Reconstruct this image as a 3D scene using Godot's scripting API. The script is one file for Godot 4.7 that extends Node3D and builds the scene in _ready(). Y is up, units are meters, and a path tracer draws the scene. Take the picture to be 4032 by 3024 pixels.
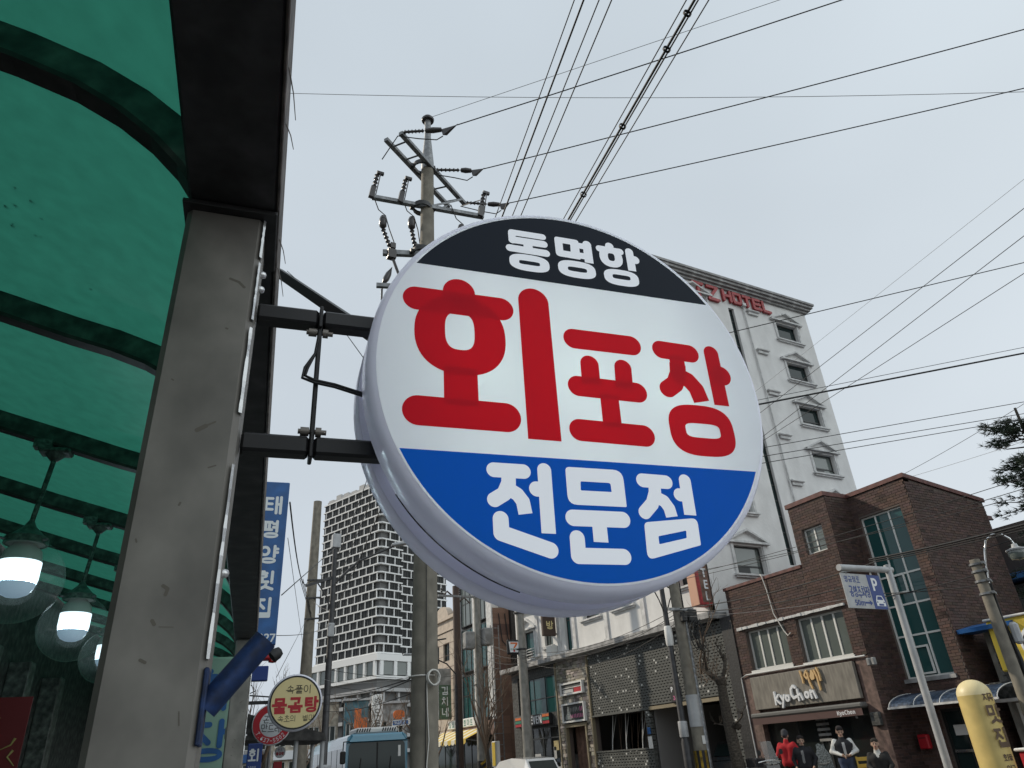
extends Node3D

# ---------- world frame: -Z runs down the street along the facades on the right, +X across the road.
# The shops on the near side stand turned by 9.5 degrees; L(x, y, f) is their frame: x right, f forward along their kerb.
const TURN := -0.165806
const STREET := -PI / 2.0            # facades on the far side look back at -X
var M := {}
var taken := {}
var rng := RandomNumberGenerator.new()
var textures := {}
var shared := {}


class G:
	var v := PackedVector3Array()
	var n := PackedVector3Array()
	var c := PackedColorArray()
	var col := Color.WHITE
	var x := Transform3D.IDENTITY

	func tri3(a: Vector3, b: Vector3, d: Vector3, na: Vector3, nb: Vector3, nd: Vector3) -> void:
		var f := (b - a).cross(d - a)
		if f.length_squared() < 1e-18:
			return
		var flip := f.dot(na + nb + nd) > 0.0
		v.append(x * a); n.append((x.basis * na).normalized()); c.append(col)
		if flip:
			v.append(x * d); n.append((x.basis * nd).normalized()); c.append(col)
			v.append(x * b); n.append((x.basis * nb).normalized()); c.append(col)
		else:
			v.append(x * b); n.append((x.basis * nb).normalized()); c.append(col)
			v.append(x * d); n.append((x.basis * nd).normalized()); c.append(col)

	func tri(a: Vector3, b: Vector3, d: Vector3, nn: Vector3) -> void:
		tri3(a, b, d, nn, nn, nn)

	func quad(a: Vector3, b: Vector3, d: Vector3, e: Vector3, nn: Vector3) -> void:
		tri3(a, b, d, nn, nn, nn)
		tri3(a, d, e, nn, nn, nn)

	func auto(a: Vector3, b: Vector3, d: Vector3, e: Vector3, inside: Vector3) -> void:
		var nn := (b - a).cross(e - a)
		if nn.length_squared() < 1e-14:
			nn = (d - b).cross(e - d)
		if nn.length_squared() < 1e-14:
			return
		nn = nn.normalized()
		if nn.dot((a + b + d + e) / 4.0 - inside) < 0.0:
			nn = -nn
		quad(a, b, d, e, nn)

	func hexa(p: Array) -> void:      # eight corners: bottom ring 0-3, top ring 4-7
		var m := Vector3.ZERO
		for q: Vector3 in p:
			m += q / 8.0
		auto(p[0], p[1], p[2], p[3], m)
		auto(p[4], p[5], p[6], p[7], m)
		for i in 4:
			var j := (i + 1) % 4
			auto(p[i], p[j], p[j + 4], p[i + 4], m)

	func box(at: Vector3, s: Vector3, b := Basis.IDENTITY) -> void:
		var h := s / 2.0
		var p := []
		for y in [-1.0, 1.0]:
			for k in [[-1.0, -1.0], [1.0, -1.0], [1.0, 1.0], [-1.0, 1.0]]:
				p.append(at + b * Vector3(h.x * k[0], h.y * y, h.z * k[1]))
		hexa(p)

	func span(x0: float, y0: float, z0: float, x1: float, y1: float, z1: float) -> void:
		box(Vector3((x0 + x1) / 2.0, (y0 + y1) / 2.0, (z0 + z1) / 2.0), Vector3(absf(x1 - x0), absf(y1 - y0), absf(z1 - z0)))

	func cbox(at: Vector3, s: Vector3, r: float, b := Basis.IDENTITY) -> void:    # box with chamfered edges
		var h := s / 2.0
		var i := h - Vector3(r, r, r)
		for ax in 3:
			var u := (ax + 1) % 3
			var w := (ax + 2) % 3
			for sg in [-1.0, 1.0]:
				var q := []
				for k in [[-1.0, -1.0], [1.0, -1.0], [1.0, 1.0], [-1.0, 1.0]]:
					var p := Vector3.ZERO
					p[ax] = h[ax] * sg; p[u] = i[u] * k[0]; p[w] = i[w] * k[1]
					q.append(at + b * p)
				var nn := Vector3.ZERO
				nn[ax] = sg
				quad(q[0], q[1], q[2], q[3], b * nn)
				for s2 in [-1.0, 1.0]:     # edge between faces ax and u
					var e := []
					for k in [[0, -1.0], [0, 1.0], [1, 1.0], [1, -1.0]]:
						var p := Vector3.ZERO
						p[ax] = (h[ax] if k[0] == 0 else i[ax]) * sg
						p[u] = (i[u] if k[0] == 0 else h[u]) * s2
						p[w] = i[w] * k[1]
						e.append(at + b * p)
					var en := Vector3.ZERO
					en[ax] = sg; en[u] = s2
					quad(e[0], e[1], e[2], e[3], b * en.normalized())
		for sx in [-1.0, 1.0]:
			for sy in [-1.0, 1.0]:
				for sz in [-1.0, 1.0]:
					tri(at + b * Vector3(h.x * sx, i.y * sy, i.z * sz), at + b * Vector3(i.x * sx, h.y * sy, i.z * sz), at + b * Vector3(i.x * sx, i.y * sy, h.z * sz), b * Vector3(sx, sy, sz).normalized())

	func bar(a: Vector3, d: Vector3, w: float, t: float, up := Vector3.UP) -> void:   # square bar from a to d
		var f := d - a
		var l := f.length()
		if l < 1e-5:
			return
		f /= l
		var s := f.cross(up)
		if s.length() < 1e-3:
			s = f.cross(Vector3.RIGHT)
		s = s.normalized()
		box((a + d) / 2.0, Vector3(w, t, l), Basis(s, s.cross(f).normalized(), -f))

	func tube(p: Array, r0: float, r1 := -1.0, sides := 8, caps := true) -> void:
		if r1 < 0.0:
			r1 = r0
		var rings := []
		var ups := Vector3.UP
		for k in p.size():
			var f: Vector3 = (p[mini(k + 1, p.size() - 1)] - p[maxi(k - 1, 0)]).normalized()
			var s := f.cross(ups)
			if s.length() < 0.05:
				s = f.cross(Vector3(0.3, 0.1, 1.0))
			s = s.normalized()
			var u := s.cross(f).normalized()
			ups = u
			var r := lerpf(r0, r1, float(k) / maxf(1.0, p.size() - 1.0))
			var ring := []
			for i in sides:
				var a := TAU * i / sides
				var d := s * cos(a) + u * sin(a)
				ring.append([p[k] + d * r, d])
			rings.append(ring)
		for k in p.size() - 1:
			for i in sides:
				var j := (i + 1) % sides
				var a: Array = rings[k][i]; var b: Array = rings[k][j]; var d: Array = rings[k + 1][j]; var e: Array = rings[k + 1][i]
				tri3(a[0], b[0], d[0], a[1], b[1], d[1])
				tri3(a[0], d[0], e[0], a[1], d[1], e[1])
		if caps:
			for k in [0, p.size() - 1]:
				var nn: Vector3 = (p[0] - p[1]).normalized() if k == 0 else (p[k] - p[k - 1]).normalized()
				for i in sides:
					tri(p[k], rings[k][i][0], rings[k][(i + 1) % sides][0], nn)

	func lathe(prof: Array, sides := 24, b := Basis.IDENTITY, at := Vector3.ZERO) -> void:   # [r, y] pairs, turned about y; soft where the bend is small
		var seg := []
		for k in prof.size() - 1:
			var d := Vector2(prof[k + 1][0] - prof[k][0], prof[k + 1][1] - prof[k][1])
			seg.append(Vector2(d.y, -d.x).normalized())
		for k in prof.size() - 1:
			var n0: Vector2 = seg[k]
			var n1: Vector2 = seg[k]
			if k > 0 and seg[k - 1].dot(seg[k]) > 0.6:
				n0 = (seg[k - 1] + seg[k]).normalized()
			if k < seg.size() - 1 and seg[k + 1].dot(seg[k]) > 0.6:
				n1 = (seg[k + 1] + seg[k]).normalized()
			for i in sides:
				var a0 := TAU * i / sides
				var a1 := TAU * (i + 1) / sides
				var d0 := Vector3(cos(a0), 0, sin(a0))
				var d1 := Vector3(cos(a1), 0, sin(a1))
				var p: Array = [prof[k], prof[k + 1]]
				var q := [d0 * p[0][0] + Vector3.UP * p[0][1], d1 * p[0][0] + Vector3.UP * p[0][1], d1 * p[1][0] + Vector3.UP * p[1][1], d0 * p[1][0] + Vector3.UP * p[1][1]]
				var m := [d0 * n0.x + Vector3.UP * n0.y, d1 * n0.x + Vector3.UP * n0.y, d1 * n1.x + Vector3.UP * n1.y, d0 * n1.x + Vector3.UP * n1.y]
				tri3(at + b * q[0], at + b * q[1], at + b * q[2], b * m[0], b * m[1], b * m[2])
				tri3(at + b * q[0], at + b * q[2], at + b * q[3], b * m[0], b * m[2], b * m[3])

	func sheet(poly: PackedVector2Array, z: float, side := 1.0) -> void:        # a flat figure in the xy plane
		var t := Geometry2D.triangulate_polygon(poly)
		for k in range(0, t.size(), 3):
			tri(Vector3(poly[t[k]].x, poly[t[k]].y, z), Vector3(poly[t[k + 1]].x, poly[t[k + 1]].y, z), Vector3(poly[t[k + 2]].x, poly[t[k + 2]].y, z), Vector3(0, 0, side))

	func prism(poly: PackedVector2Array, z0: float, z1: float) -> void:
		sheet(poly, maxf(z0, z1), 1.0)
		sheet(poly, minf(z0, z1), -1.0)
		var ccw := not Geometry2D.is_polygon_clockwise(poly)
		for k in poly.size():
			var a := poly[k]
			var b := poly[(k + 1) % poly.size()]
			var nn := Vector3(b.y - a.y, a.x - b.x, 0).normalized() * (1.0 if ccw else -1.0)
			quad(Vector3(a.x, a.y, z0), Vector3(b.x, b.y, z0), Vector3(b.x, b.y, z1), Vector3(a.x, a.y, z1), nn)

	func ring(outer: PackedVector2Array, inner: PackedVector2Array, z0: float, z1: float) -> void:   # same number of points
		var k := outer.size()
		for i in k:
			var j := (i + 1) % k
			quad(Vector3(outer[i].x, outer[i].y, z1), Vector3(outer[j].x, outer[j].y, z1), Vector3(inner[j].x, inner[j].y, z1), Vector3(inner[i].x, inner[i].y, z1), Vector3(0, 0, 1))
			if z0 < z1:
				for w in [outer, inner]:
					var a: Vector2 = w[i]
					var b: Vector2 = w[j]
					var nn := Vector3(b.y - a.y, a.x - b.x, 0).normalized()
					var cc: Vector2 = (outer[i] + inner[i]) / 2.0
					if nn.dot(Vector3(a.x - cc.x, a.y - cc.y, 0)) < 0.0:
						nn = -nn
					quad(Vector3(a.x, a.y, z0), Vector3(b.x, b.y, z0), Vector3(b.x, b.y, z1), Vector3(a.x, a.y, z1), nn)

	func mesh() -> ArrayMesh:
		var a := []
		a.resize(Mesh.ARRAY_MAX)
		a[Mesh.ARRAY_VERTEX] = v
		a[Mesh.ARRAY_NORMAL] = n
		a[Mesh.ARRAY_COLOR] = c
		var m := ArrayMesh.new()
		if v.size() > 2:
			m.add_surface_from_arrays(Mesh.PRIMITIVE_TRIANGLES, a)
		return m


# ---------- naming, things and parts
func L(x: float, y: float, f: float) -> Vector3:
	return Vector3(x, y, -f).rotated(Vector3.UP, TURN)


func called(parent: Node, what: String) -> String:
	var key := str(parent.get_instance_id()) + what
	var k: int = taken.get(key, 0)
	taken[key] = k + 1
	return what if k == 0 else "%s_%03d" % [what, k]


func thing(what: String, label: String, category: String, at := Vector3.ZERO, yaw := 0.0, group := "") -> Node3D:
	var o := Node3D.new()
	o.name = called(self, what)
	add_child(o, true)
	o.position = at
	o.rotation.y = yaw
	tag(o, label, category, group)
	return o


func tag(o: Node, label: String, category: String, group := "", kind := "") -> void:
	if label:
		o.set_meta("label", label)
	if category:
		o.set_meta("category", category)
	if group:
		o.set_meta("group", group)
	if kind:
		o.set_meta("kind", kind)


func put(what: String, m: Mesh, material: Material, parent: Node = self, at := Transform3D.IDENTITY) -> MeshInstance3D:
	var o := MeshInstance3D.new()
	o.name = called(parent, what)
	o.mesh = m
	o.material_override = material
	o.transform = at
	parent.add_child(o, true)
	return o


func obj(what: String, g: G, material: Material, parent: Node = self) -> MeshInstance3D:
	return put(what, g.mesh(), material, parent)


func mass(what: String, g: G, material: Material, parent: Node = self) -> MeshInstance3D:
	var o := obj(what, g, material, parent)
	o.set_meta("kind", "stuff")
	return o


func struct(what: String, g: G, material: Material) -> MeshInstance3D:
	var o := obj(what, g, material, self)
	o.set_meta("kind", "structure")
	return o


func copy(o: Node3D, at: Vector3, yaw: float, label: String) -> Node3D:
	var d: Node3D = o.duplicate()
	d.name = called(self, String(o.name).rstrip("0123456789").trim_suffix("_"))
	add_child(d, true)
	d.position = at
	d.rotation.y = yaw
	d.set_meta("label", label)
	return d


# ---------- materials
func noise(seed_: int, freq: float, low: float, high: float, oct := 4, size := 512, bump := 0.0) -> NoiseTexture2D:
	var key := "%d/%f/%f/%f/%d/%f" % [seed_, freq, low, high, size, bump]
	if textures.has(key):
		return textures[key]
	var t := NoiseTexture2D.new()
	t.width = size
	t.height = size
	t.seamless = true
	var f := FastNoiseLite.new()
	f.seed = seed_
	f.frequency = freq
	f.noise_type = FastNoiseLite.TYPE_SIMPLEX_SMOOTH
	f.fractal_octaves = oct
	t.noise = f
	if bump > 0.0:
		t.as_normal_map = true
		t.bump_strength = bump
	else:
		var r := Gradient.new()
		r.set_color(0, Color(low, low, low))
		r.set_color(1, Color(high, high, high))
		t.color_ramp = r
	textures[key] = t
	return t


func mat(key: String, c := Color.WHITE, rough := 0.7, o := {}) -> StandardMaterial3D:
	if M.has(key):
		return M[key]
	var m := StandardMaterial3D.new()
	m.resource_name = key
	var s := c.linear_to_srgb()
	m.albedo_color = Color(s.r, s.g, s.b, o.get("alpha", 1.0))
	m.roughness = rough
	m.metallic = o.get("metal", 0.0)
	if o.has("tex"):
		m.albedo_texture = o.tex
		m.uv1_triplanar = true
		m.uv1_world_triplanar = o.get("world", false)
		var k = o.get("scale", 1.0)
		m.uv1_scale = k if k is Vector3 else Vector3(k, k, k)
	if o.has("bump"):
		m.normal_enabled = true
		m.normal_texture = o.bump
		m.normal_scale = o.get("bump_scale", 0.5)
		m.uv1_triplanar = true
	if o.has("alpha"):
		m.transparency = BaseMaterial3D.TRANSPARENCY_ALPHA
	if o.has("backlight"):
		m.backlight_enabled = true
		m.backlight = o.backlight
	if o.has("glow"):
		m.emission_enabled = true
		m.emission = o.glow
		m.emission_energy_multiplier = o.get("energy", 1.0)
	if o.get("vertex", false):
		m.vertex_color_use_as_albedo = true
	if o.has("coat"):
		m.clearcoat_enabled = true
		m.clearcoat = o.coat
		m.clearcoat_roughness = 0.08
	if o.has("spec"):
		m.metallic_specular = o.spec
	M[key] = m
	return m


func materials() -> void:
	var blotch := noise(3, 0.006, 0.62, 1.0, 5)
	var grain := noise(5, 0.05, 0.78, 1.0, 4)
	var dirt := noise(9, 0.012, 0.35, 1.0, 6)
	var bumpy := noise(11, 0.06, 0, 1, 4, 512, 3.0)
	var wavy := noise(13, 0.01, 0, 1, 3, 512, 2.0)
	mat("asphalt", Color(0.055, 0.055, 0.058), 0.9, {tex = grain, scale = 0.7, bump = bumpy})
	mat("paving", Color(0.24, 0.23, 0.22), 0.85, {tex = grain, scale = 0.8, bump = bumpy})
	mat("kerbstone", Color(0.34, 0.33, 0.31), 0.8, {tex = blotch, scale = 0.6})
	mat("road_paint", Color(0.62, 0.62, 0.58), 0.7, {tex = dirt, scale = 0.7})
	mat("yellow_paint", Color(0.6, 0.38, 0.02), 0.7, {tex = dirt, scale = 0.7})
	mat("earth", Color(0.12, 0.11, 0.09), 0.95, {tex = blotch, scale = 0.05})
	mat("column_paint", Color(0.27, 0.253, 0.228), 0.5, {tex = noise(23, 0.008, 0.74, 1.0, 5), scale = Vector3(1.1, 0.9, 1.1), bump = wavy, bump_scale = 0.12})
	mat("beam_paint", Color(0.055, 0.053, 0.055), 0.6, {tex = dirt, scale = 1.1})
	mat("beam_edge", Color(0.2, 0.17, 0.15), 0.75, {tex = dirt, scale = 1.7})
	mat("frayed_tape", Color(0.24, 0.22, 0.2), 0.6)
	mat("sealant_foil", Color(0.7, 0.7, 0.7), 0.25, {metal = 0.6, bump = wavy, bump_scale = 0.4})
	mat("black_steel", Color(0.012, 0.012, 0.014), 0.5, {tex = grain, scale = 3.0})
	mat("dark_steel", Color(0.05, 0.05, 0.052), 0.5, {tex = dirt, scale = 2.0})
	mat("galvanised", Color(0.33, 0.34, 0.35), 0.45, {metal = 0.5, tex = blotch, scale = 2.0})
	mat("bolt_steel", Color(0.22, 0.2, 0.18), 0.45, {metal = 0.6})
	mat("cable_black", Color(0.012, 0.012, 0.013), 0.6)
	mat("cable_grey", Color(0.2, 0.2, 0.2), 0.6)
	mat("cable_white", Color(0.6, 0.58, 0.54), 0.6)
	mat("canopy_green", Color(0.06, 0.36, 0.245), 0.4, {tex = noise(21, 0.02, 0.88, 1.0, 6), scale = 0.8, backlight = Color(1, 1, 1)})
	mat("rib_green", Color(0.1, 0.2, 0.155), 0.5, {tex = dirt, scale = 1.5})
	mat("rib_strip", Color(0.06, 0.055, 0.05), 0.6, {tex = dirt, scale = 1.5})
	mat("sign_white", Color(0.74, 0.74, 0.79), 0.35, {backlight = Color(0.78, 0.8, 0.8), spec = 0.35})
	mat("sign_shell", Color(0.78, 0.78, 0.86), 0.22, {backlight = Color(0.5, 0.5, 0.56), spec = 0.45})
	mat("sign_red", Color(0.62, 0.014, 0.032), 0.5, {backlight = Color(0.8, 0.014, 0.03), spec = 0.2})
	mat("sign_blue", Color(0.001, 0.13, 0.6), 0.5, {backlight = Color(0.001, 0.1, 0.5), spec = 0.2})
	mat("sign_black", Color(0.016, 0.022, 0.034), 0.5, {spec = 0.2})
	mat("sign_letter_white", Color(0.74, 0.74, 0.79), 0.4, {spec = 0.3, glow = Color(0.9, 0.94, 0.97), energy = 0.3})  # own glow replaces tube light that the bands behind block
	mat("tube_lit", Color(0.9, 1.0, 0.95), 0.4, {glow = Color(0.97, 1.0, 0.98), energy = 5.0})
	mat("bracket_blue", Color(0.015, 0.06, 0.22), 0.55, {tex = dirt, scale = 4.0})
	mat("lamp_green", Color(0.15, 0.27, 0.22), 0.5, {tex = dirt, scale = 5.0})
	mat("globe_glass", Color(0.2, 0.25, 0.23), 0.05, {alpha = 0.04, spec = 0.3})
	mat("globe_dust", Color(0.3, 0.33, 0.3), 0.8, {alpha = 0.3})
	mat("bulb_base", Color(0.45, 0.5, 0.47), 0.4)
	mat("bulb_lit", Color(0.9, 0.95, 1.0), 0.3, {glow = Color(0.86, 0.96, 1.0), energy = 1.6})
	mat("bulb_dome", Color(0.62, 0.7, 0.76), 0.3, {glow = Color(0.62, 0.76, 0.86), energy = 0.35})
	mat("shop_dark", Color(0.12, 0.125, 0.12), 0.7, {tex = dirt, scale = 1.2})
	mat("shop_pillar", Color(0.2, 0.22, 0.2), 0.5, {tex = dirt, scale = 1.4})
	mat("poster_red", Color(0.13, 0.008, 0.01), 0.5)
	mat("poster_yellow", Color(0.3, 0.25, 0.08), 0.6)
	mat("ink", Color(0.012, 0.012, 0.014), 0.6)
	mat("paper_white", Color(0.72, 0.72, 0.7), 0.6)
	mat("banner_blue", Color(0.02, 0.12, 0.36), 0.45, {tex = noise(3, 0.006, 0.8, 1.0, 5), scale = 1.0})
	mat("print_white", Color(0.72, 0.74, 0.76), 0.5)
	mat("print_red", Color(0.42, 0.01, 0.02), 0.5)
	mat("print_green", Color(0.02, 0.2, 0.12), 0.5)
	mat("print_orange", Color(0.65, 0.15, 0.03), 0.5)
	mat("print_gold", Color(0.62, 0.42, 0.2), 0.5)
	mat("print_pink", Color(0.6, 0.16, 0.32), 0.5)
	mat("board_cream", Color(0.72, 0.6, 0.3), 0.45)
	mat("board_mint", Color(0.22, 0.34, 0.27), 0.5)
	mat("board_navy", Color(0.01, 0.04, 0.2), 0.5)
	mat("concrete", Color(0.33, 0.32, 0.29), 0.85, {tex = noise(23, 0.008, 0.74, 1.0, 5), scale = Vector3(0.8, 0.5, 0.8), bump = bumpy, bump_scale = 0.3})
	mat("concrete_pole", Color(0.27, 0.245, 0.2), 0.85, {tex = noise(23, 0.008, 0.74, 1.0, 5), scale = Vector3(0.9, 0.6, 0.9), bump = bumpy, bump_scale = 0.3})
	mat("pole_grey", Color(0.44, 0.45, 0.46), 0.5, {tex = noise(31, 0.008, 0.86, 1.0, 5), scale = 0.8})
	mat("pole_dark", Color(0.055, 0.055, 0.06), 0.5, {tex = blotch, scale = 1.0})
	mat("porcelain", Color(0.035, 0.03, 0.03), 0.3)
	mat("hotel_white", Color(0.74, 0.735, 0.72), 0.8, {tex = noise(31, 0.008, 0.92, 1.0, 5), scale = Vector3(0.3, 0.18, 0.3), bump = bumpy, bump_scale = 0.15})
	mat("moulding", Color(0.7, 0.7, 0.69), 0.75, {tex = noise(31, 0.008, 0.8, 1.0, 5), scale = 0.7})
	mat("cornice_grey", Color(0.45, 0.445, 0.44), 0.7, {tex = blotch, scale = 0.6})
	mat("window_frame_dark", Color(0.02, 0.022, 0.022), 0.4)
	mat("window_frame_white", Color(0.68, 0.68, 0.65), 0.45)
	mat("glass_dark", Color(0.018, 0.03, 0.03), 0.04, {spec = 0.4})
	mat("glass_teal", Color(0.02, 0.075, 0.075), 0.04, {spec = 0.5})
	mat("glass_grey", Color(0.12, 0.14, 0.13), 0.07, {spec = 0.7})
	mat("glass_clear", Color(0.05, 0.06, 0.06), 0.03, {alpha = 0.2, spec = 0.35})
	mat("curtain", Color(0.35, 0.35, 0.33), 0.9, {tex = noise(9, 0.012, 0.7, 1.0, 6), scale = Vector3(4, 0.2, 4)})
	mat("room_dark", Color(0.2, 0.195, 0.19), 0.9)
	mat("letter_red", Color(0.5, 0.04, 0.045), 0.5, {tex = blotch, scale = 2.0})
	mat("brick", Color.WHITE, 0.85, {vertex = true, tex = grain, scale = 2.5})
	mat("mortar", Color(0.15, 0.12, 0.105), 0.95, {tex = grain, scale = 2.0})
	mat("coping", Color(0.17, 0.065, 0.055), 0.7, {tex = blotch, scale = 1.0})
	mat("plaster_brown", Color(0.2, 0.13, 0.11), 0.75, {tex = blotch, scale = 1.3})
	mat("board_stone", Color(0.27, 0.25, 0.215), 0.8, {tex = noise(17, 0.01, 0.75, 1.0, 5), scale = Vector3(1.2, 0.25, 1.2)})
	mat("fabric_brown", Color(0.1, 0.06, 0.055), 0.9)
	mat("awning_box", Color(0.12, 0.12, 0.115), 0.5)
	mat("canopy_blue", Color(0.1, 0.15, 0.24), 0.3, {tex = dirt, scale = 1.5, backlight = Color(0.1, 0.2, 0.42)})
	mat("screen_grey", Color(0.115, 0.12, 0.112), 0.75, {tex = grain, scale = 1.5})
	mat("screen_light", Color(0.5, 0.5, 0.47), 0.6)
	mat("banner_green_faded", Color(0.13, 0.22, 0.14), 0.6, {tex = blotch, scale = 1.0})
	mat("scuff", Color(0.14, 0.125, 0.105), 0.8)
	mat("sunlit_tan", Color(0.55, 0.3, 0.2), 0.6)
	mat("stone", Color.WHITE, 0.9, {vertex = true, tex = grain, scale = 2.0})
	mat("gold_trim", Color(0.24, 0.2, 0.13), 0.6)
	mat("tower_white", Color(0.8, 0.8, 0.79), 0.7)
	mat("tower_grey", Color(0.4, 0.4, 0.4), 0.7)
	mat("tower_dark", Color(0.12, 0.12, 0.118), 0.6)
	mat("tower_glass", Color(0.022, 0.024, 0.024), 0.15, {spec = 0.25})
	mat("beige_stone", Color(0.55, 0.46, 0.37), 0.7, {tex = noise(31, 0.008, 0.86, 1.0, 5), scale = 0.5})
	mat("tile_brown", Color(0.24, 0.14, 0.105), 0.75, {tex = blotch, scale = 0.9})
	mat("dark_brown", Color(0.07, 0.045, 0.035), 0.7)
	mat("bark", Color(0.14, 0.115, 0.09), 0.95, {tex = dirt, scale = 2.5, bump = bumpy, bump_scale = 1.0})
	mat("twig", Color(0.17, 0.12, 0.085), 0.9)
	mat("needles", Color(0.035, 0.055, 0.035), 0.8, {vertex = true, backlight = Color(0.06, 0.09, 0.05)})
	mat("bus_teal", Color(0.05, 0.21, 0.31), 0.25, {coat = 0.8})
	mat("bus_white", Color(0.62, 0.62, 0.6), 0.4)
	mat("car_white", Color(0.78, 0.78, 0.77), 0.2, {coat = 1.0})
	mat("car_dark", Color(0.03, 0.03, 0.033), 0.2, {coat = 1.0})
	mat("rubber", Color(0.02, 0.02, 0.02), 0.85)
	mat("chrome", Color(0.7, 0.7, 0.7), 0.15, {metal = 1.0})
	mat("lens_red", Color(0.3, 0.01, 0.01), 0.15)
	mat("lens_clear", Color(0.7, 0.72, 0.72), 0.1)
	mat("balloon_yellow", Color(0.72, 0.55, 0.2), 0.45, {tex = noise(3, 0.006, 0.9, 1.0, 5), scale = 0.8, backlight = Color(0.3, 0.22, 0.06)})
	mat("balloon_sunlit", Color(0.74, 0.62, 0.34), 0.45)  # paler than the body: sunlit highlight put into the colour
	mat("print_brown", Color(0.12, 0.075, 0.045), 0.6)
	mat("billboard_yellow", Color(0.68, 0.5, 0.06), 0.5)
	mat("awning_stripe", Color(0.72, 0.68, 0.55), 0.8)
	mat("awning_yellow", Color(0.6, 0.42, 0.07), 0.8)
	mat("shutter", Color(0.3, 0.3, 0.29), 0.55, {tex = dirt, scale = 1.0})
	mat("roof_blue", Color(0.08, 0.25, 0.6), 0.45)
	mat("chair_yellow", Color(0.55, 0.36, 0.06), 0.5)
	mat("snow_stone", Color(0.5, 0.55, 0.55), 0.7, {tex = dirt, scale = 3.0})
	mat("skin_cloth", Color.WHITE, 0.85, {vertex = true})
	mat("wall_grey", Color(0.42, 0.42, 0.41), 0.8, {tex = blotch, scale = 0.4})
	mat("wall_cream", Color(0.58, 0.52, 0.42), 0.8, {tex = blotch, scale = 0.4})
	mat("wall_teal", Color(0.1, 0.24, 0.3), 0.6, {tex = blotch, scale = 0.4})
	mat("tent_dark", Color(0.08, 0.075, 0.07), 0.8, {tex = dirt, scale = 1.0})


# ---------- lettering
const LEAD := "GKNDTRMBPSVOJCHQXFY"
var jamo := {}


func letter_shapes() -> void:
	var c := {
		"g": [[0.05, 0.9, 0.88, 0.9, 0.82, 0.05]], "n": [[0.12, 0.95, 0.12, 0.1, 0.95, 0.1]], "d": [[0.92, 0.9, 0.12, 0.9, 0.12, 0.1, 0.95, 0.1]],
		"r": [[0.08, 0.94, 0.9, 0.94, 0.9, 0.52, 0.1, 0.52, 0.1, 0.06, 0.95, 0.06]], "m": ["box"], "b": [[0.1, 0.95, 0.1, 0.06, 0.9, 0.06, 0.9, 0.95], [0.14, 0.5, 0.86, 0.5]],
		"s": [[0.5, 0.95, 0.45, 0.55, 0.06, 0.06], [0.48, 0.5, 0.95, 0.06]], "o": ["ring"], "j": [[0.08, 0.9, 0.92, 0.9], [0.5, 0.86, 0.45, 0.5, 0.06, 0.05], [0.5, 0.46, 0.95, 0.05]],
		"c": [[0.36, 1.02, 0.64, 1.02], [0.08, 0.78, 0.92, 0.78], [0.5, 0.74, 0.45, 0.45, 0.06, 0.04], [0.5, 0.42, 0.95, 0.04]], "k": [[0.05, 0.9, 0.88, 0.9, 0.82, 0.05], [0.08, 0.5, 0.84, 0.5]],
		"t": [[0.92, 0.92, 0.12, 0.92, 0.12, 0.08, 0.95, 0.08], [0.16, 0.5, 0.88, 0.5]], "p": [[0.05, 0.92, 0.95, 0.92], [0.3, 0.88, 0.3, 0.12], [0.7, 0.88, 0.7, 0.12], [0.03, 0.08, 0.97, 0.08]],
		"h": [[0.36, 1.0, 0.64, 1.0], [0.06, 0.76, 0.94, 0.76], "low"],
	}
	jamo.lead = ["g", "g", "n", "d", "d", "r", "m", "b", "b", "s", "s", "o", "j", "j", "c", "k", "t", "p", "h"]
	jamo.tail = ["", "g", "g", "g", "n", "n", "n", "d", "r", "r", "r", "r", "r", "r", "r", "r", "m", "b", "b", "s", "s", "o", "j", "c", "k", "t", "p", "h"]
	jamo.shape = c


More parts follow.
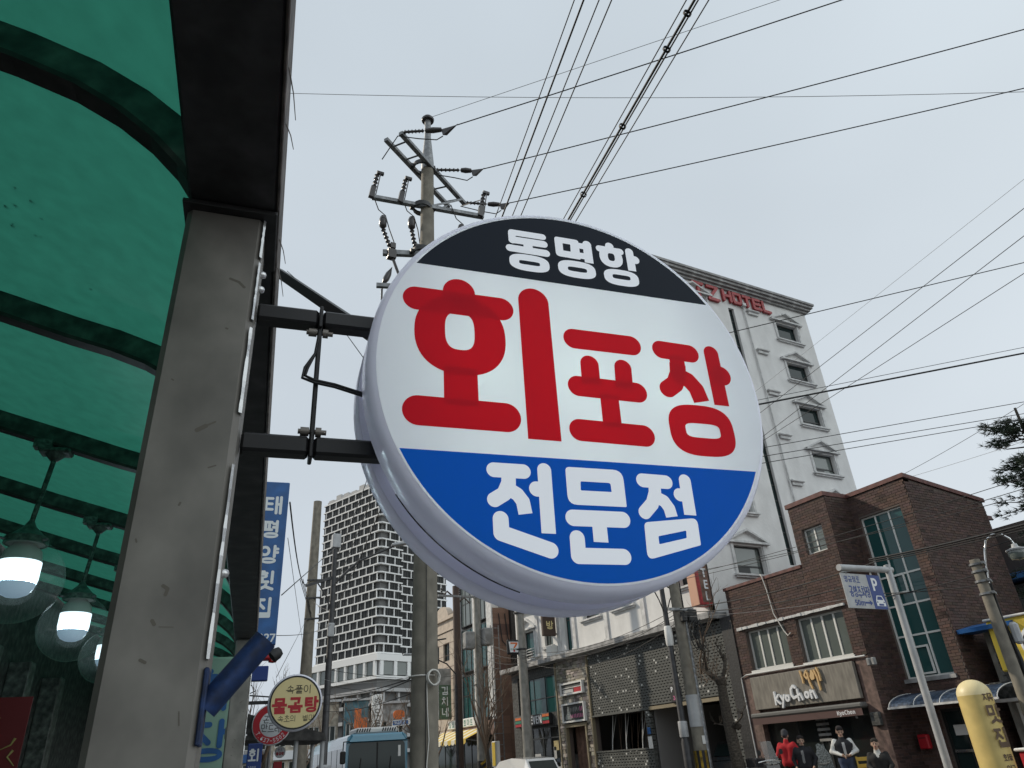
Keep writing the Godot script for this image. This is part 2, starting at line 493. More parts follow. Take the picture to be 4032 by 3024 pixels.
func jamo_strokes(ch: String) -> Array:      # strokes of one syllable in a unit square, or of one digit; ["ring", box] for a round
	var out := []
	var code := ch.unicode_at(0)
	if code < 0xAC00 or code > 0xD7A3:
		var digits := {"0": ["ring"], "1": [[0.3, 0.8, 0.55, 1.0, 0.55, 0.0]], "2": [[0.1, 0.8, 0.3, 1.0, 0.7, 1.0, 0.88, 0.75, 0.1, 0.0, 0.92, 0.0]], "3": [[0.1, 0.98, 0.85, 0.98, 0.45, 0.58, 0.82, 0.4, 0.82, 0.12, 0.5, 0.0, 0.1, 0.1]],
			"5": [[0.88, 1.0, 0.2, 1.0, 0.15, 0.56, 0.6, 0.62, 0.88, 0.34, 0.6, 0.02, 0.1, 0.06]], "6": [[0.8, 0.95, 0.4, 0.9, 0.12, 0.4, 0.3, 0.03, 0.7, 0.03, 0.88, 0.3, 0.65, 0.55, 0.18, 0.45]], "7": [[0.1, 1.0, 0.9, 1.0, 0.4, 0.0]], "9": [[0.85, 0.55, 0.4, 0.45, 0.12, 0.75, 0.4, 1.0, 0.8, 0.95, 0.88, 0.6, 0.6, 0.0]],
			"-": [[0.15, 0.5, 0.85, 0.5]], ".": [[0.45, 0.02, 0.55, 0.02]], "T": [[0.05, 1.0, 0.95, 1.0], [0.5, 1.0, 0.5, 0.0]]}
		for s in digits.get(ch, []):
			out.append(["ring", 0.12, 0.0, 0.88, 1.0] if s is String else s)
		return out
	var i := code - 0xAC00
	var lead: String = jamo.lead[i / 588]
	var vow := (i % 588) / 28
	var tail: String = jamo.tail[i % 28]
	var low := 0.4 if tail else 0.0
	if tail:
		fit(out, tail, 0.14, 0.0, 0.92, 0.3)
	var flat := vow in [8, 12, 13, 17, 18]
	var both := vow in [9, 10, 11, 14, 15, 16, 19]
	if flat:
		var up := vow in [8, 12]
		var yb := low + (0.02 if up else (0.18 if vow != 18 else 0.05)) * (1.0 if not tail else 0.7)
		var top := low + (1.0 - low) * (0.4 if vow != 18 else 0.32)
		fit(out, lead, 0.14, top + (0.04 if up else 0.0), 0.88, 1.0)
		out.append([0.0, yb, 1.0, yb])
		if vow == 8:
			out.append([0.5, yb, 0.5, top - 0.02])
		elif vow == 12:
			out.append([0.32, yb, 0.32, top - 0.02]); out.append([0.68, yb, 0.68, top - 0.02])
		elif vow == 13:
			out.append([0.5, yb, 0.5, low - 0.02])
		elif vow == 17:
			out.append([0.32, yb, 0.32, low - 0.02]); out.append([0.68, yb, 0.68, low - 0.02])
		return out
	var xr := 0.56
	if vow in [1, 3, 5, 7, 10, 15]:
		xr = 0.48
	if both:
		var up := vow in [9, 10, 11]
		var yb := low + (0.04 if up else 0.16) * (1.0 if not tail else 0.6)
		fit(out, lead, 0.04, low + (1.0 - low) * 0.42, xr, 1.0)
		out.append([0.0, yb, 0.62, yb])
		if up:
			out.append([0.3, yb, 0.3, low + (1.0 - low) * 0.36])
		elif vow != 19:
			out.append([0.3, yb, 0.3, low - 0.04])
	else:
		fit(out, lead, 0.03, low + (1.0 - low) * (0.06 if tail else 0.16), xr, 0.98)
	var vb := low - 0.02 if tail else 0.0
	var mid := low + (1.0 - low) * 0.55
	var s := 0.84
	if vow in [1, 3, 5, 7, 10, 15]:
		out.append([0.7, vb, 0.7, 0.98]); out.append([0.94, vb, 0.94, 1.0])
		if vow in [1, 10]:
			out.append([0.7, mid, 0.94, mid])
		elif vow == 3:
			out.append([0.7, mid + 0.1, 0.94, mid + 0.1]); out.append([0.7, mid - 0.1, 0.94, mid - 0.1])
		else:
			out.append([0.54, mid, 0.7, mid])
		return out
	out.append([s, vb, s, 1.0])
	if vow in [0, 9]:
		out.append([s, mid, s + 0.17, mid])
	elif vow == 2:
		out.append([s, mid + 0.11, s + 0.17, mid + 0.11]); out.append([s, mid - 0.1, s + 0.17, mid - 0.1])
	elif vow in [4, 14]:
		out.append([s - 0.2, mid, s, mid])
	elif vow == 6:
		out.append([s - 0.2, mid + 0.11, s, mid + 0.11]); out.append([s - 0.2, mid - 0.1, s, mid - 0.1])
	return out


func fit(out: Array, j: String, x0: float, y0: float, x1: float, y1: float) -> void:
	for s in jamo.shape[j]:
		if s is String:
			var h := 0.62 if s == "low" else 1.0
			out.append(["box" if s == "box" else "ring", x0, y0, x1, y0 + (y1 - y0) * h])
		else:
			var q := []
			for k in range(0, s.size(), 2):
				q.append(x0 + (x1 - x0) * s[k]); q.append(y0 + (y1 - y0) * s[k + 1])
			out.append(q)


func oval(cx: float, cy: float, rx: float, ry: float, e := 2.4, k := 28) -> PackedVector2Array:
	var p := PackedVector2Array()
	for i in k:
		var a := TAU * i / k
		var co := cos(a)
		var si := sin(a)
		p.append(Vector2(cx + rx * signf(co) * pow(absf(co), 2.0 / e), cy + ry * signf(si) * pow(absf(si), 2.0 / e)))
	return p


func stroke_poly(p: PackedVector2Array, w: float, round_ends := true) -> Array:     # p in metres; worked out in tenths of a millimetre for smooth arcs
	var q := PackedVector2Array()
	for a in p:
		q.append(a * 10000.0)
	var r := []
	for poly in Geometry2D.offset_polyline(q, w * 5000.0, Geometry2D.JOIN_ROUND if round_ends else Geometry2D.JOIN_MITER, Geometry2D.END_ROUND if round_ends else Geometry2D.END_SQUARE):
		if Geometry2D.is_polygon_clockwise(poly):
			continue
		var s := PackedVector2Array()
		var last := Vector2(1e9, 1e9)
		for a: Vector2 in poly:
			if a.distance_to(last) > w * 250.0:
				s.append(a / 10000.0)
				last = a
		r.append(s)
	return r


# a word: each syllable or digit one part called letter; x, y is the lower left corner of the first one
func write(parent: Node, text: String, at: Vector3, size: float, weight: float, m: Material, step := Vector3.ZERO, depth := 0.0, wide := 1.0, soft := true) -> void:
	if step == Vector3.ZERO:
		step = Vector3(size * wide * 1.12, 0, 0)
	var o := at
	for ch in text:
		if ch != " ":
			var g := G.new()
			var k := 0
			for s in jamo_strokes(ch):
				var w := weight * size
				var z := 0.0006 * k
				k += 1
				if s[0] is String:
					var h := w / 2.0
					var cx: float = (s[1] + s[3]) / 2.0 * size * wide
					var cy: float = (s[2] + s[4]) / 2.0 * size
					var rx: float = (s[3] - s[1]) / 2.0 * size * wide
					var ry: float = (s[4] - s[2]) / 2.0 * size
					var e := 2.2 if s[0] == "ring" else 14.0
					g.ring(oval(cx, cy, rx + h * 0.4, ry + h * 0.4, e, 32), oval(cx, cy, maxf(rx - h * 1.5, rx * 0.2), maxf(ry - h * 1.5, ry * 0.2), e, 32), 0.0, depth + z)
				else:
					var p := PackedVector2Array()
					for i in range(0, s.size(), 2):
						p.append(Vector2(s[i] * size * wide, s[i + 1] * size))
					for poly in stroke_poly(p, w, soft):
						if depth > 0.0:
							g.prism(poly, 0.0, depth + z)
						else:
							g.sheet(poly, z)
			put("letter", g.mesh(), m, parent, Transform3D(Basis.IDENTITY, o))
		o += step


func print_text(parent: Node, text: String, at: Vector3, size: float, m: Material, depth := 0.002, font := "Droid Sans", bold := true, what := "lettering", squeeze := 1.0) -> MeshInstance3D:
	var t := TextMesh.new()
	var f := SystemFont.new()
	f.font_names = PackedStringArray([font])
	f.font_weight = 700 if bold else 400
	t.font = f
	t.text = text
	t.font_size = 64
	t.pixel_size = size / 64.0
	t.depth = depth
	t.curve_step = 1.0
	var b := Basis.IDENTITY.scaled(Vector3(squeeze, 1, 1))
	return put(what, t, m, parent, Transform3D(b, at))


# ---------- camera, sky, sun
func camera_and_light() -> void:
	var cam := Camera3D.new()
	cam.name = "camera"
	var a := deg_to_rad(29.3)
	var p := deg_to_rad(27.8)
	var r := deg_to_rad(3.9)
	var f := Vector3(sin(a) * cos(p), sin(p), -cos(a) * cos(p))
	var r0 := Vector3(cos(a), 0, sin(a))
	var u0 := r0.cross(f)
	cam.transform = Transform3D(Basis(r0 * cos(r) - u0 * sin(r), r0 * sin(r) + u0 * cos(r), -f), Vector3(0, 1.6, 0))
	cam.fov = 56.8
	cam.near = 0.05
	cam.far = 900.0
	add_child(cam)
	cam.current = true
	var env := Environment.new()
	env.background_mode = Environment.BG_SKY
	env.tonemap_mode = Environment.TONE_MAPPER_LINEAR
	env.tonemap_exposure = 1.0
	env.sdfgi_enabled = true
	env.ssao_enabled = true
	env.ssil_enabled = true
	var s := Sky.new()
	var pm := PanoramaSkyMaterial.new()
	pm.panorama = sky_image()
	pm.energy_multiplier = 1.0
	s.sky_material = pm
	env.sky = s
	var we := WorldEnvironment.new()  # top coloured paler to stand for the sun on it
	we.name = "air"
	we.environment = env
	add_child(we)
	var sun := DirectionalLight3D.new()
	sun.name = "sun"
	sun.light_energy = 0.95
	sun.light_color = Color(1.0, 0.95, 0.87)
	sun.light_angular_distance = 1.2
	sun.shadow_enabled = true
	add_child(sun)
	sun.look_at_from_position(Vector3.ZERO, -SUN_AT)


const SUN_AT := Vector3(-0.469, 0.545, -0.695)


func sky_image() -> ImageTexture:      # thin bright overcast: one veil of cloud, brightest round the hidden sun
	var w := 512
	var h := 256
	var im := Image.create(w, h, false, Image.FORMAT_RGBF)
	var n := FastNoiseLite.new()
	n.seed = 4
	n.frequency = 1.1
	n.fractal_octaves = 4
	for y in h:
		var el := PI * (0.5 - (y + 0.5) / h)
		for x in w:
			var az := TAU * ((x + 0.5) / w - 0.5)
			# the middle column of a panorama looks along -Z
			var d := Vector3(sin(az) * cos(el), sin(el), -cos(az) * cos(el))
			var k := maxf(0.0, d.dot(SUN_AT.normalized()))
			var veil := 1.0 + 0.06 * n.get_noise_3d(d.x * 1.5, d.y * 3.0, d.z * 1.5)
			var up := clampf(d.y, 0.0, 1.0)
			var flat := Vector2(d.x, d.z).normalized().dot(Vector2(SUN_AT.x, SUN_AT.z).normalized())
			var toward := pow(0.5 + 0.5 * flat, 2.0)
			var low := 0.42 * toward * pow(1.0 - up, 2.0)
			var c := Color(0.595, 0.65, 0.715).lerp(Color(0.575, 0.65, 0.715), pow(up, 0.7))
			var glow := 0.22 * pow(k, 2.2) + 0.5 * pow(k, 12.0) + 1.5 * pow(k, 80.0)
			c = Color(c.r + glow * 0.93 + low, c.g + glow + low, c.b + glow * 0.97 + low * 0.9)
			c *= veil
			if d.y < 0.0:
				c = Color(0.2, 0.2, 0.2).lerp(c, clampf(1.0 + d.y * 12.0, 0.0, 1.0))
			im.set_pixel(x, y, c)
	return ImageTexture.create_from_image(im)


# ---------- ground
func ground() -> void:
	var g := G.new()
	g.quad(Vector3(-900, -0.02, 900), Vector3(900, -0.02, 900), Vector3(900, -0.02, -900), Vector3(-900, -0.02, -900), Vector3.UP)
	struct("ground", g, M.earth)
	g = G.new()
	var a := L(2.5, 0, -60); var b := L(2.5, 0, 60)
	g.quad(Vector3(a.x, 0, a.z), Vector3(15.3, 0, 60), Vector3(15.3, 0, -60), Vector3(b.x, 0, b.z), Vector3.UP)
	g.quad(Vector3(b.x, 0, b.z), Vector3(15.3, 0, -60), Vector3(40, 0, -240), Vector3(22, 0, -240), Vector3.UP)
	struct("road", g, M.asphalt)
	g = G.new()
	g.span(15.3, 0.0, -60.0, 15.45, 0.13, 60.0)
	struct("kerb_far", g, M.kerbstone)
	g = G.new()
	g.span(15.45, 0.0, -60.0, 30.0, 0.12, 60.0)
	struct("pavement_far", g, M.paving)
	g = G.new()
	g.x = Transform3D(Basis(Vector3.UP, TURN), Vector3.ZERO)
	g.span(2.35, 0.0, -60.0, 2.5, 0.13, 60.0)
	struct("kerb_near", g, M.kerbstone)
	g = G.new()
	g.x = Transform3D(Basis(Vector3.UP, TURN), Vector3.ZERO)
	g.span(-9.0, 0.0, -60.0, 2.35, 0.12, 60.0)
	struct("pavement_near", g, M.paving)


# ---------- near side: arcade frame
func arcade() -> void:
	var t := thing("steel_column", "grey painted steel box column in front, scuffed and stained, carrying the round sign", "column", L(-0.1675, 0, 1.447), TURN)
	var g := G.new()
	g.cbox(Vector3(0, 1.4305, 0), Vector3(0.165, 2.621, 0.166), 0.012)
	obj("shaft", g, M.column_paint, t)
	g = G.new()
	g.cbox(Vector3(0, 0.125, 0), Vector3(0.28, 0.014, 0.28), 0.003)
	obj("base_plate", g, M.column_paint, t)
	# torn foil of old sealant down the right-hand edge
	for band in [[1.78, 2.13, 0.006], [2.24, 2.44, 0.007], [2.46, 2.61, 0.005], [2.625, 2.74, 0.006]]:
		g = G.new()
		rng.seed = int(band[0] * 1000)
		var k := 14
		var ws := []
		for i in k + 1:
			ws.append(band[2] * rng.randf_range(0.75, 1.25))
		for i in k:
			var y0: float = lerpf(band[0], band[1], float(i) / k)
			var y1: float = lerpf(band[0], band[1], float(i + 1) / k)
			g.auto(Vector3(0.0835 + ws[i] * 0.3, y0, 0.079), Vector3(0.0835 + ws[i + 1] * 0.3, y1, 0.079), Vector3(0.0832, y1, 0.079 - ws[i + 1] * 3.0), Vector3(0.0832, y0, 0.079 - ws[i] * 3.0), Vector3(0, (y0 + y1) / 2, 0))
			g.auto(Vector3(0.0835 + ws[i] * 0.3, y0, 0.079), Vector3(0.0835 + ws[i + 1] * 0.3, y1, 0.079), Vector3(0.0835 - ws[i + 1] * 0.5, y1, 0.0838), Vector3(0.0835 - ws[i] * 0.5, y0, 0.0838), Vector3(0, (y0 + y1) / 2, 0))
		obj("sealant_strip", g, M.sealant_foil, t)
	for y in [2.56, 2.60, 1.93]:
		g = G.new()
		g.lathe([[0.0, 0.008], [0.006, 0.006], [0.0085, 0.0], [0.0085, -0.004]], 8, Basis(Vector3.FORWARD, PI / 2.0), Vector3(0.0905, y, 0.05))
		obj("sealant_blob", g, M.sealant_foil, t)

	# scuffs and paint chips on its face, as the photograph has them
	var marks := [[[0.028, 2.556, 0.046, 2.55, 0.058, 2.538], 0.006], [[0.01, 2.195, 0.024, 2.205], 0.009], [[0.024, 2.205, 0.04, 2.215], 0.004], [[0.0, 1.832, 0.022, 1.8315], 0.0014], [[-0.012, 1.842, -0.008, 1.836], 0.006], [[0.034, 2.43, 0.037, 2.429], 0.004], [[0.0, 2.045, 0.0015, 2.049], 0.004], [[0.04, 2.12, 0.052, 2.125], 0.003], [[-0.02, 1.78, -0.012, 1.776], 0.005], [[-0.004, 1.9, 0.004, 1.895, 0.002, 1.885], 0.006], [[-0.06, 1.98, -0.058, 1.975], 0.003], [[-0.05, 2.3, -0.047, 2.298], 0.003], [[0.05, 1.7, 0.053, 1.68], 0.002]]
	for k in marks.size():
		g = G.new()
		var p := PackedVector2Array()
		for i in range(0, marks[k][0].size(), 2):
			p.append(Vector2(marks[k][0][i], marks[k][0][i + 1]))
		for poly in stroke_poly(p, marks[k][1]):
			g.sheet(poly, 0.0832 + 0.00002 * k)
		obj("scuff_mark", g, M.scuff, t)
	var d := copy(t, L(-0.15, 0, 7.47), TURN, "farther steel column at the end of the dark roof beam, beyond the blue flag holder")
	d.name = "steel_column_001"
	t.set_meta("group", "columns under the arcade beam")
	d.set_meta("group", "columns under the arcade beam")

	t = thing("roof_beam", "dark steel roof beam running overhead along the arcade edge", "beam", L(-0.155, 2.742, 2.4), TURN)
	g = G.new()
	g.cbox(Vector3(0, 0.1, 0), Vector3(0.186, 0.196, 10.8), 0.006)
	obj("box_girder", g, M.beam_paint, t)
	g = G.new()     # weathered cover along the road side
	g.cbox(Vector3(0.0965, 0.1, 0), Vector3(0.007, 0.2, 10.8), 0.002)
	obj("edge_cover", g, M.beam_edge, t)
	rng.seed = 77
	for k in [[1.62, 0.09], [1.5, 0.06], [0.98, 0.1], [1.12, 0.04], [1.83, 0.03], [0.62, 0.05]]:
		g = G.new()
		var z: float = -(k[0] - 2.4)
		var p0 := Vector3(0.1, 0.05, z)
		g.tube([p0, p0 + Vector3(0.012, -0.012, -k[1] * 0.5), p0 + Vector3(0.02, -0.03, -k[1])], 0.0016, 0.0008, 5)
		obj("frayed_tape", g, M.frayed_tape, t)
	g = G.new()
	g.cbox(Vector3(-0.004, -0.006, 0.95), Vector3(0.2, 0.012, 0.22), 0.002)
	obj("cap_plate", g, M.beam_paint, t)

	# barrel canopy: cross-section from the beam up and back to the shop wall
	var sec := [Vector2(-0.245, 2.80), Vector2(-0.262, 2.85), Vector2(-0.30, 2.91), Vector2(-0.37, 2.985), Vector2(-0.455, 3.052), Vector2(-0.56, 3.11), Vector2(-0.70, 3.158), Vector2(-0.86, 3.198), Vector2(-1.1, 3.268), Vector2(-1.5, 3.38), Vector2(-2.0, 3.53), Vector2(-2.62, 3.72)]
	var outer := []
	for k in sec.size():
		var dd: Vector2 = (sec[mini(k + 1, sec.size() - 1)] - sec[maxi(k - 1, 0)]).normalized()
		outer.append(sec[k] + Vector2(dd.y, -dd.x).abs() * 0.105)
	t = thing("green_canopy", "translucent green barrel canopy over the arcade with dark curved ribs", "canopy", L(0, 0, 0), TURN)
	for b in 13:
		var f0 := -1.35 + 1.4 * b
		g = G.new()
		for k in range(2, sec.size() - 1):
			var o0: Vector2 = outer[k]; var o1: Vector2 = outer[k + 1]
			var n0: Vector2 = (outer[mini(k + 1, 11)] - outer[k - 1]).normalized()
			var n1: Vector2 = (outer[mini(k + 2, 11)] - outer[k]).normalized()
			var v0 := Vector3(n0.y, -n0.x, 0); var v1 := Vector3(n1.y, -n1.x, 0)
			var a := Vector3(o0.x, o0.y, -f0); var c := Vector3(o1.x, o1.y, -f0)
			var e := Vector3(0, 0, -1.4)
			g.tri3(a, c, c + e, -v0, -v1, -v1)
			g.tri3(a, c + e, a + e, -v0, -v1, -v0)
		obj("sheet", g, M.canopy_green, t)
		var rib := G.new()
		var strip := G.new()
		for k in sec.size() - 1:
			for w in [[rib, 0.012, 0.1, 0.05], [strip, -0.004, 0.012, 0.062]]:
				var q := []
				for s in [-1.0, 1.0]:
					for m in [[k, w[1]], [k, w[2]], [k + 1, w[2]], [k + 1, w[1]]]:
						var pt: Vector2 = sec[m[0]].lerp(outer[m[0]], m[1] / 0.105)
						q.append(Vector3(pt.x, pt.y, -f0 + s * w[3] / 2.0))
				w[0].hexa(q)
		var r := obj("rib", rib, M.rib_green, t)
		obj("cover_strip", strip, M.rib_strip, r)
	# tape and leaf litter lying on the sheets, seen through as dark flecks
	rng.seed = 12
	g = G.new()
	for k in 44:
		var i := rng.randi_range(3, 8)
		var c: Vector2 = outer[i].lerp(outer[i + 1], rng.randf())
		var f := rng.randf_range(0.3, 7.0)
		if k < 26:
			f = [1.05, 2.2][k % 2] + rng.randf_range(-0.14, 0.14)
			c = outer[[4, 7][k % 2]].lerp(outer[[5, 8][k % 2]], rng.randf())
		var s := rng.randf_range(0.003, 0.010)
		g.box(Vector3(c.x, c.y + 0.006, -f), Vector3(s * 1.6, 0.002, s), Basis(Vector3.UP, rng.randf() * 3.0) * Basis(Vector3.BACK, 0.5))
	mass("leaf_litter", g, M.rib_strip, t)


func pendant(at_f: float, drop: float, label: String) -> void:
	var t := thing("globe_lamp", label, "lamp", L(-1.19, 0, at_f), TURN, "globe lamps under the green canopy")
	var g := G.new()
	g.cbox(Vector3(0, 3.262, 0), Vector3(0.16, 0.03, 0.1), 0.01)
	g.box(Vector3(-0.06, 3.295, 0.02), Vector3(0.09, 0.05, 0.06))
	g.lathe([[0.055, 3.25], [0.02, 3.21], [0.0, 3.205]], 10)
	obj("mount", g, M.lamp_green, t)
	var top := 3.21 - drop
	g = G.new()
	g.tube([Vector3(0, 3.215, 0), Vector3(-0.03, top + 0.04, 0)], 0.013, 0.013, 8)
	obj("rod", g, M.lamp_green, t)
	var c := Vector3(-0.03, top - 0.235, 0)
	g = G.new()
	g.lathe([[0.012, 0.295], [0.03, 0.26], [0.075, 0.215], [0.1, 0.2], [0.102, 0.165], [0.09, 0.165]], 20, Basis.IDENTITY, c)
	var cap := obj("cap", g, M.lamp_green, t)
	for k in 3:
		var a := TAU * k / 3.0 + 0.5
		g = G.new()
		g.tube([c + Vector3(cos(a) * 0.1, 0.182, sin(a) * 0.1), c + Vector3(cos(a) * 0.122, 0.182, sin(a) * 0.122)], 0.008, 0.008, 7)
		obj("thumb_screw", g, M.galvanised, cap)
	g = G.new()
	var prof := []
	for k in 19:
		var a := lerpf(deg_to_rad(-90), deg_to_rad(60), k / 18.0)
		prof.append([maxf(0.0, cos(a) * 0.215), sin(a) * 0.215 - 0.015])
	g.lathe(prof, 32, Basis.IDENTITY, c)
	obj("globe", g, M.globe_glass, t)
	g = G.new()
	g.lathe([[0.1, 0.17], [0.055, 0.165], [0.06, 0.155], [0.084, 0.13], [0.094, 0.075]], 20, Basis.IDENTITY, c)
	obj("bulb_housing", g, M.bulb_base, t)
	g = G.new()
	g.lathe([[0.09, -0.035], [0.095, -0.01], [0.095, 0.075], [0.0, 0.076]], 20, Basis.IDENTITY, c)
	obj("bulb", g, M.bulb_lit, t)
	g = G.new()
	g.lathe([[0.0, -0.105], [0.035, -0.101], [0.065, -0.086], [0.083, -0.06], [0.09, -0.0355]], 20, Basis.IDENTITY, c)
	obj("bulb_dome", g, M.bulb_dome, t)
	var l := OmniLight3D.new()
	l.name = called(t, "lamp_light")
	l.light_energy = 0.12
	l.light_color = Color(0.86, 0.96, 1.0)
	l.light_size = 0.05
	l.omni_range = 12.0
	l.omni_attenuation = 2.0
	l.shadow_enabled = true
	t.add_child(l)
	l.position = c + Vector3(0, 0.02, 0)


# ---------- the round sign
const HOE := [[79, "rb", -295, 199, -295, 166], [64, "rr", -397, 168, -193, 168], [78, "bb", -297, -5, -297, -100], [71, "rr", -392, -120, -197, -120], [79, "rb", -107, 202, -109, -168]]
const PO := [[56, "rr", -9, 109, 145, 109], [48, "rb", 24, 41, 22, -14], [46, "rb", 113, 41, 109, -16], [54, "rr", -12, -22, 141, -24], [48, "bb", 65, -38, 63, -122], [55, "rr", -20, -136, 142, -138]]
const JANG := [[52, "rr", 231, 108, 313, 106], [43, "bb", 271, 96, 270, 62], [46, "br", 270, 70, 266, 40, 252, 12, 229, -5], [46, "rb", 268, 37, 293, 26, 311, 3, 319, -32], [43, "rb", 378, 115, 376, -37], [56, "br", 376, 49, 394, 50]]
const DONG := [[19, "rr", -150, 412, -65, 413], [20, "rr", -150, 410, -150, 386], [22, "rr", -149, 388, -64, 389], [25, "bb", -108, 386, -108, 362], [22, "rr", -158, 360, -60, 360]]
const MYEONG := [[25, "rb", 61, 412, 61, 351], [19, "bb", 28, 404, 58, 404], [20, "bb", 28, 371, 58, 371]]
const HANG := [[25, "rb", 128, 419, 128, 400], [21, "rr", 97, 406, 158, 406], [24, "rb", 186, 411, 186, 347], [26, "br", 186, 386, 200, 386]]
const JEON := [[33, "rr", -231, -245, -165, -245], [32, "br", -199, -252, -200, -273, -211, -297, -233, -311], [31, "rb", -199, -287, -182, -297, -171, -312, -167, -339], [32, "rb", -117, -239, -119, -379], [34, "br", -119, -283, -138, -283], [34, "rr", -222, -352, -222, -381, -118, -414]]
const MUN := [[36, "rr", -60, -343, 56, -343], [34, "bb", -1, -350, -2, -394], [34, "rr", -56, -387, -57, -424, 47, -424]]
const JEOM := [[33, "rr", 120, -249, 179, -250], [31, "br", 148, -259, 146, -278, 135, -303, 113, -324], [30, "rb", 146, -287, 166, -296, 176, -312, 179, -332], [31, "rb", 229, -244, 227, -326], [31, "br", 227, -279, 209, -279]]


func sign_letter(parent: Node, strokes: Array, rounds: Array, m: Material) -> void:
	var g := G.new()
	var k := 0
	for s in strokes:
		var p := PackedVector2Array()
		for i in range(2, s.size(), 2):
			p.append(Vector2(s[i], s[i + 1]) * 0.001)
		var w: float = s[0] * 0.001
		var z := 0.0006 + 0.00008 * k
		k += 1
		# butt ends are cut square; a round end gets its half disc
		var q := PackedVector2Array()
		for a in p:
			q.append(a * 10000.0)
		for poly in Geometry2D.offset_polyline(q, w * 5000.0, Geometry2D.JOIN_ROUND, Geometry2D.END_BUTT):
			var joined := [poly]
			for e in 2:
				if s[1][e] == "r":
					var c: Vector2 = q[0] if e == 0 else q[q.size() - 1]
					joined = Geometry2D.merge_polygons(joined[0], oval(c.x, c.y, w * 5000.0, w * 5000.0, 2.0, 40))
			var out := PackedVector2Array()
			var last := Vector2(1e9, 1e9)
			for a: Vector2 in joined[0]:
				if a.distance_to(last) > 8.0:
					out.append(a / 10000.0)
					last = a
			g.sheet(out, z)
	for r in rounds:
		var z := 0.0006 + 0.00008 * k
		k += 1
		if r[0] == "o":
			g.ring(oval(r[1] * 0.001, r[2] * 0.001, r[3] * 0.001, r[4] * 0.001, r[9], 64), oval(r[5] * 0.001, r[6] * 0.001, r[7] * 0.001, r[8] * 0.001, r[10], 64), z, z)
		else:
			g.ring(r[1], r[2], z, z)
	obj("letter", g, m, parent)


func round_box(p: Array, r: Array, k := 6) -> PackedVector2Array:       # quadrilateral in mm, corner radius for each corner
	var out := PackedVector2Array()
	for i in 4:
		var a: Vector2 = p[i]
		var b: Vector2 = p[(i + 3) % 4]
		var c: Vector2 = p[(i + 1) % 4]
		var s: Vector2 = a + (b - a).normalized() * float(r[i])
		var e: Vector2 = a + (c - a).normalized() * float(r[i])
		for j in k:
			var t := float(j) / (k - 1)
			out.append((s.lerp(a, t).lerp(a.lerp(e, t), t)) * 0.001)
	return out


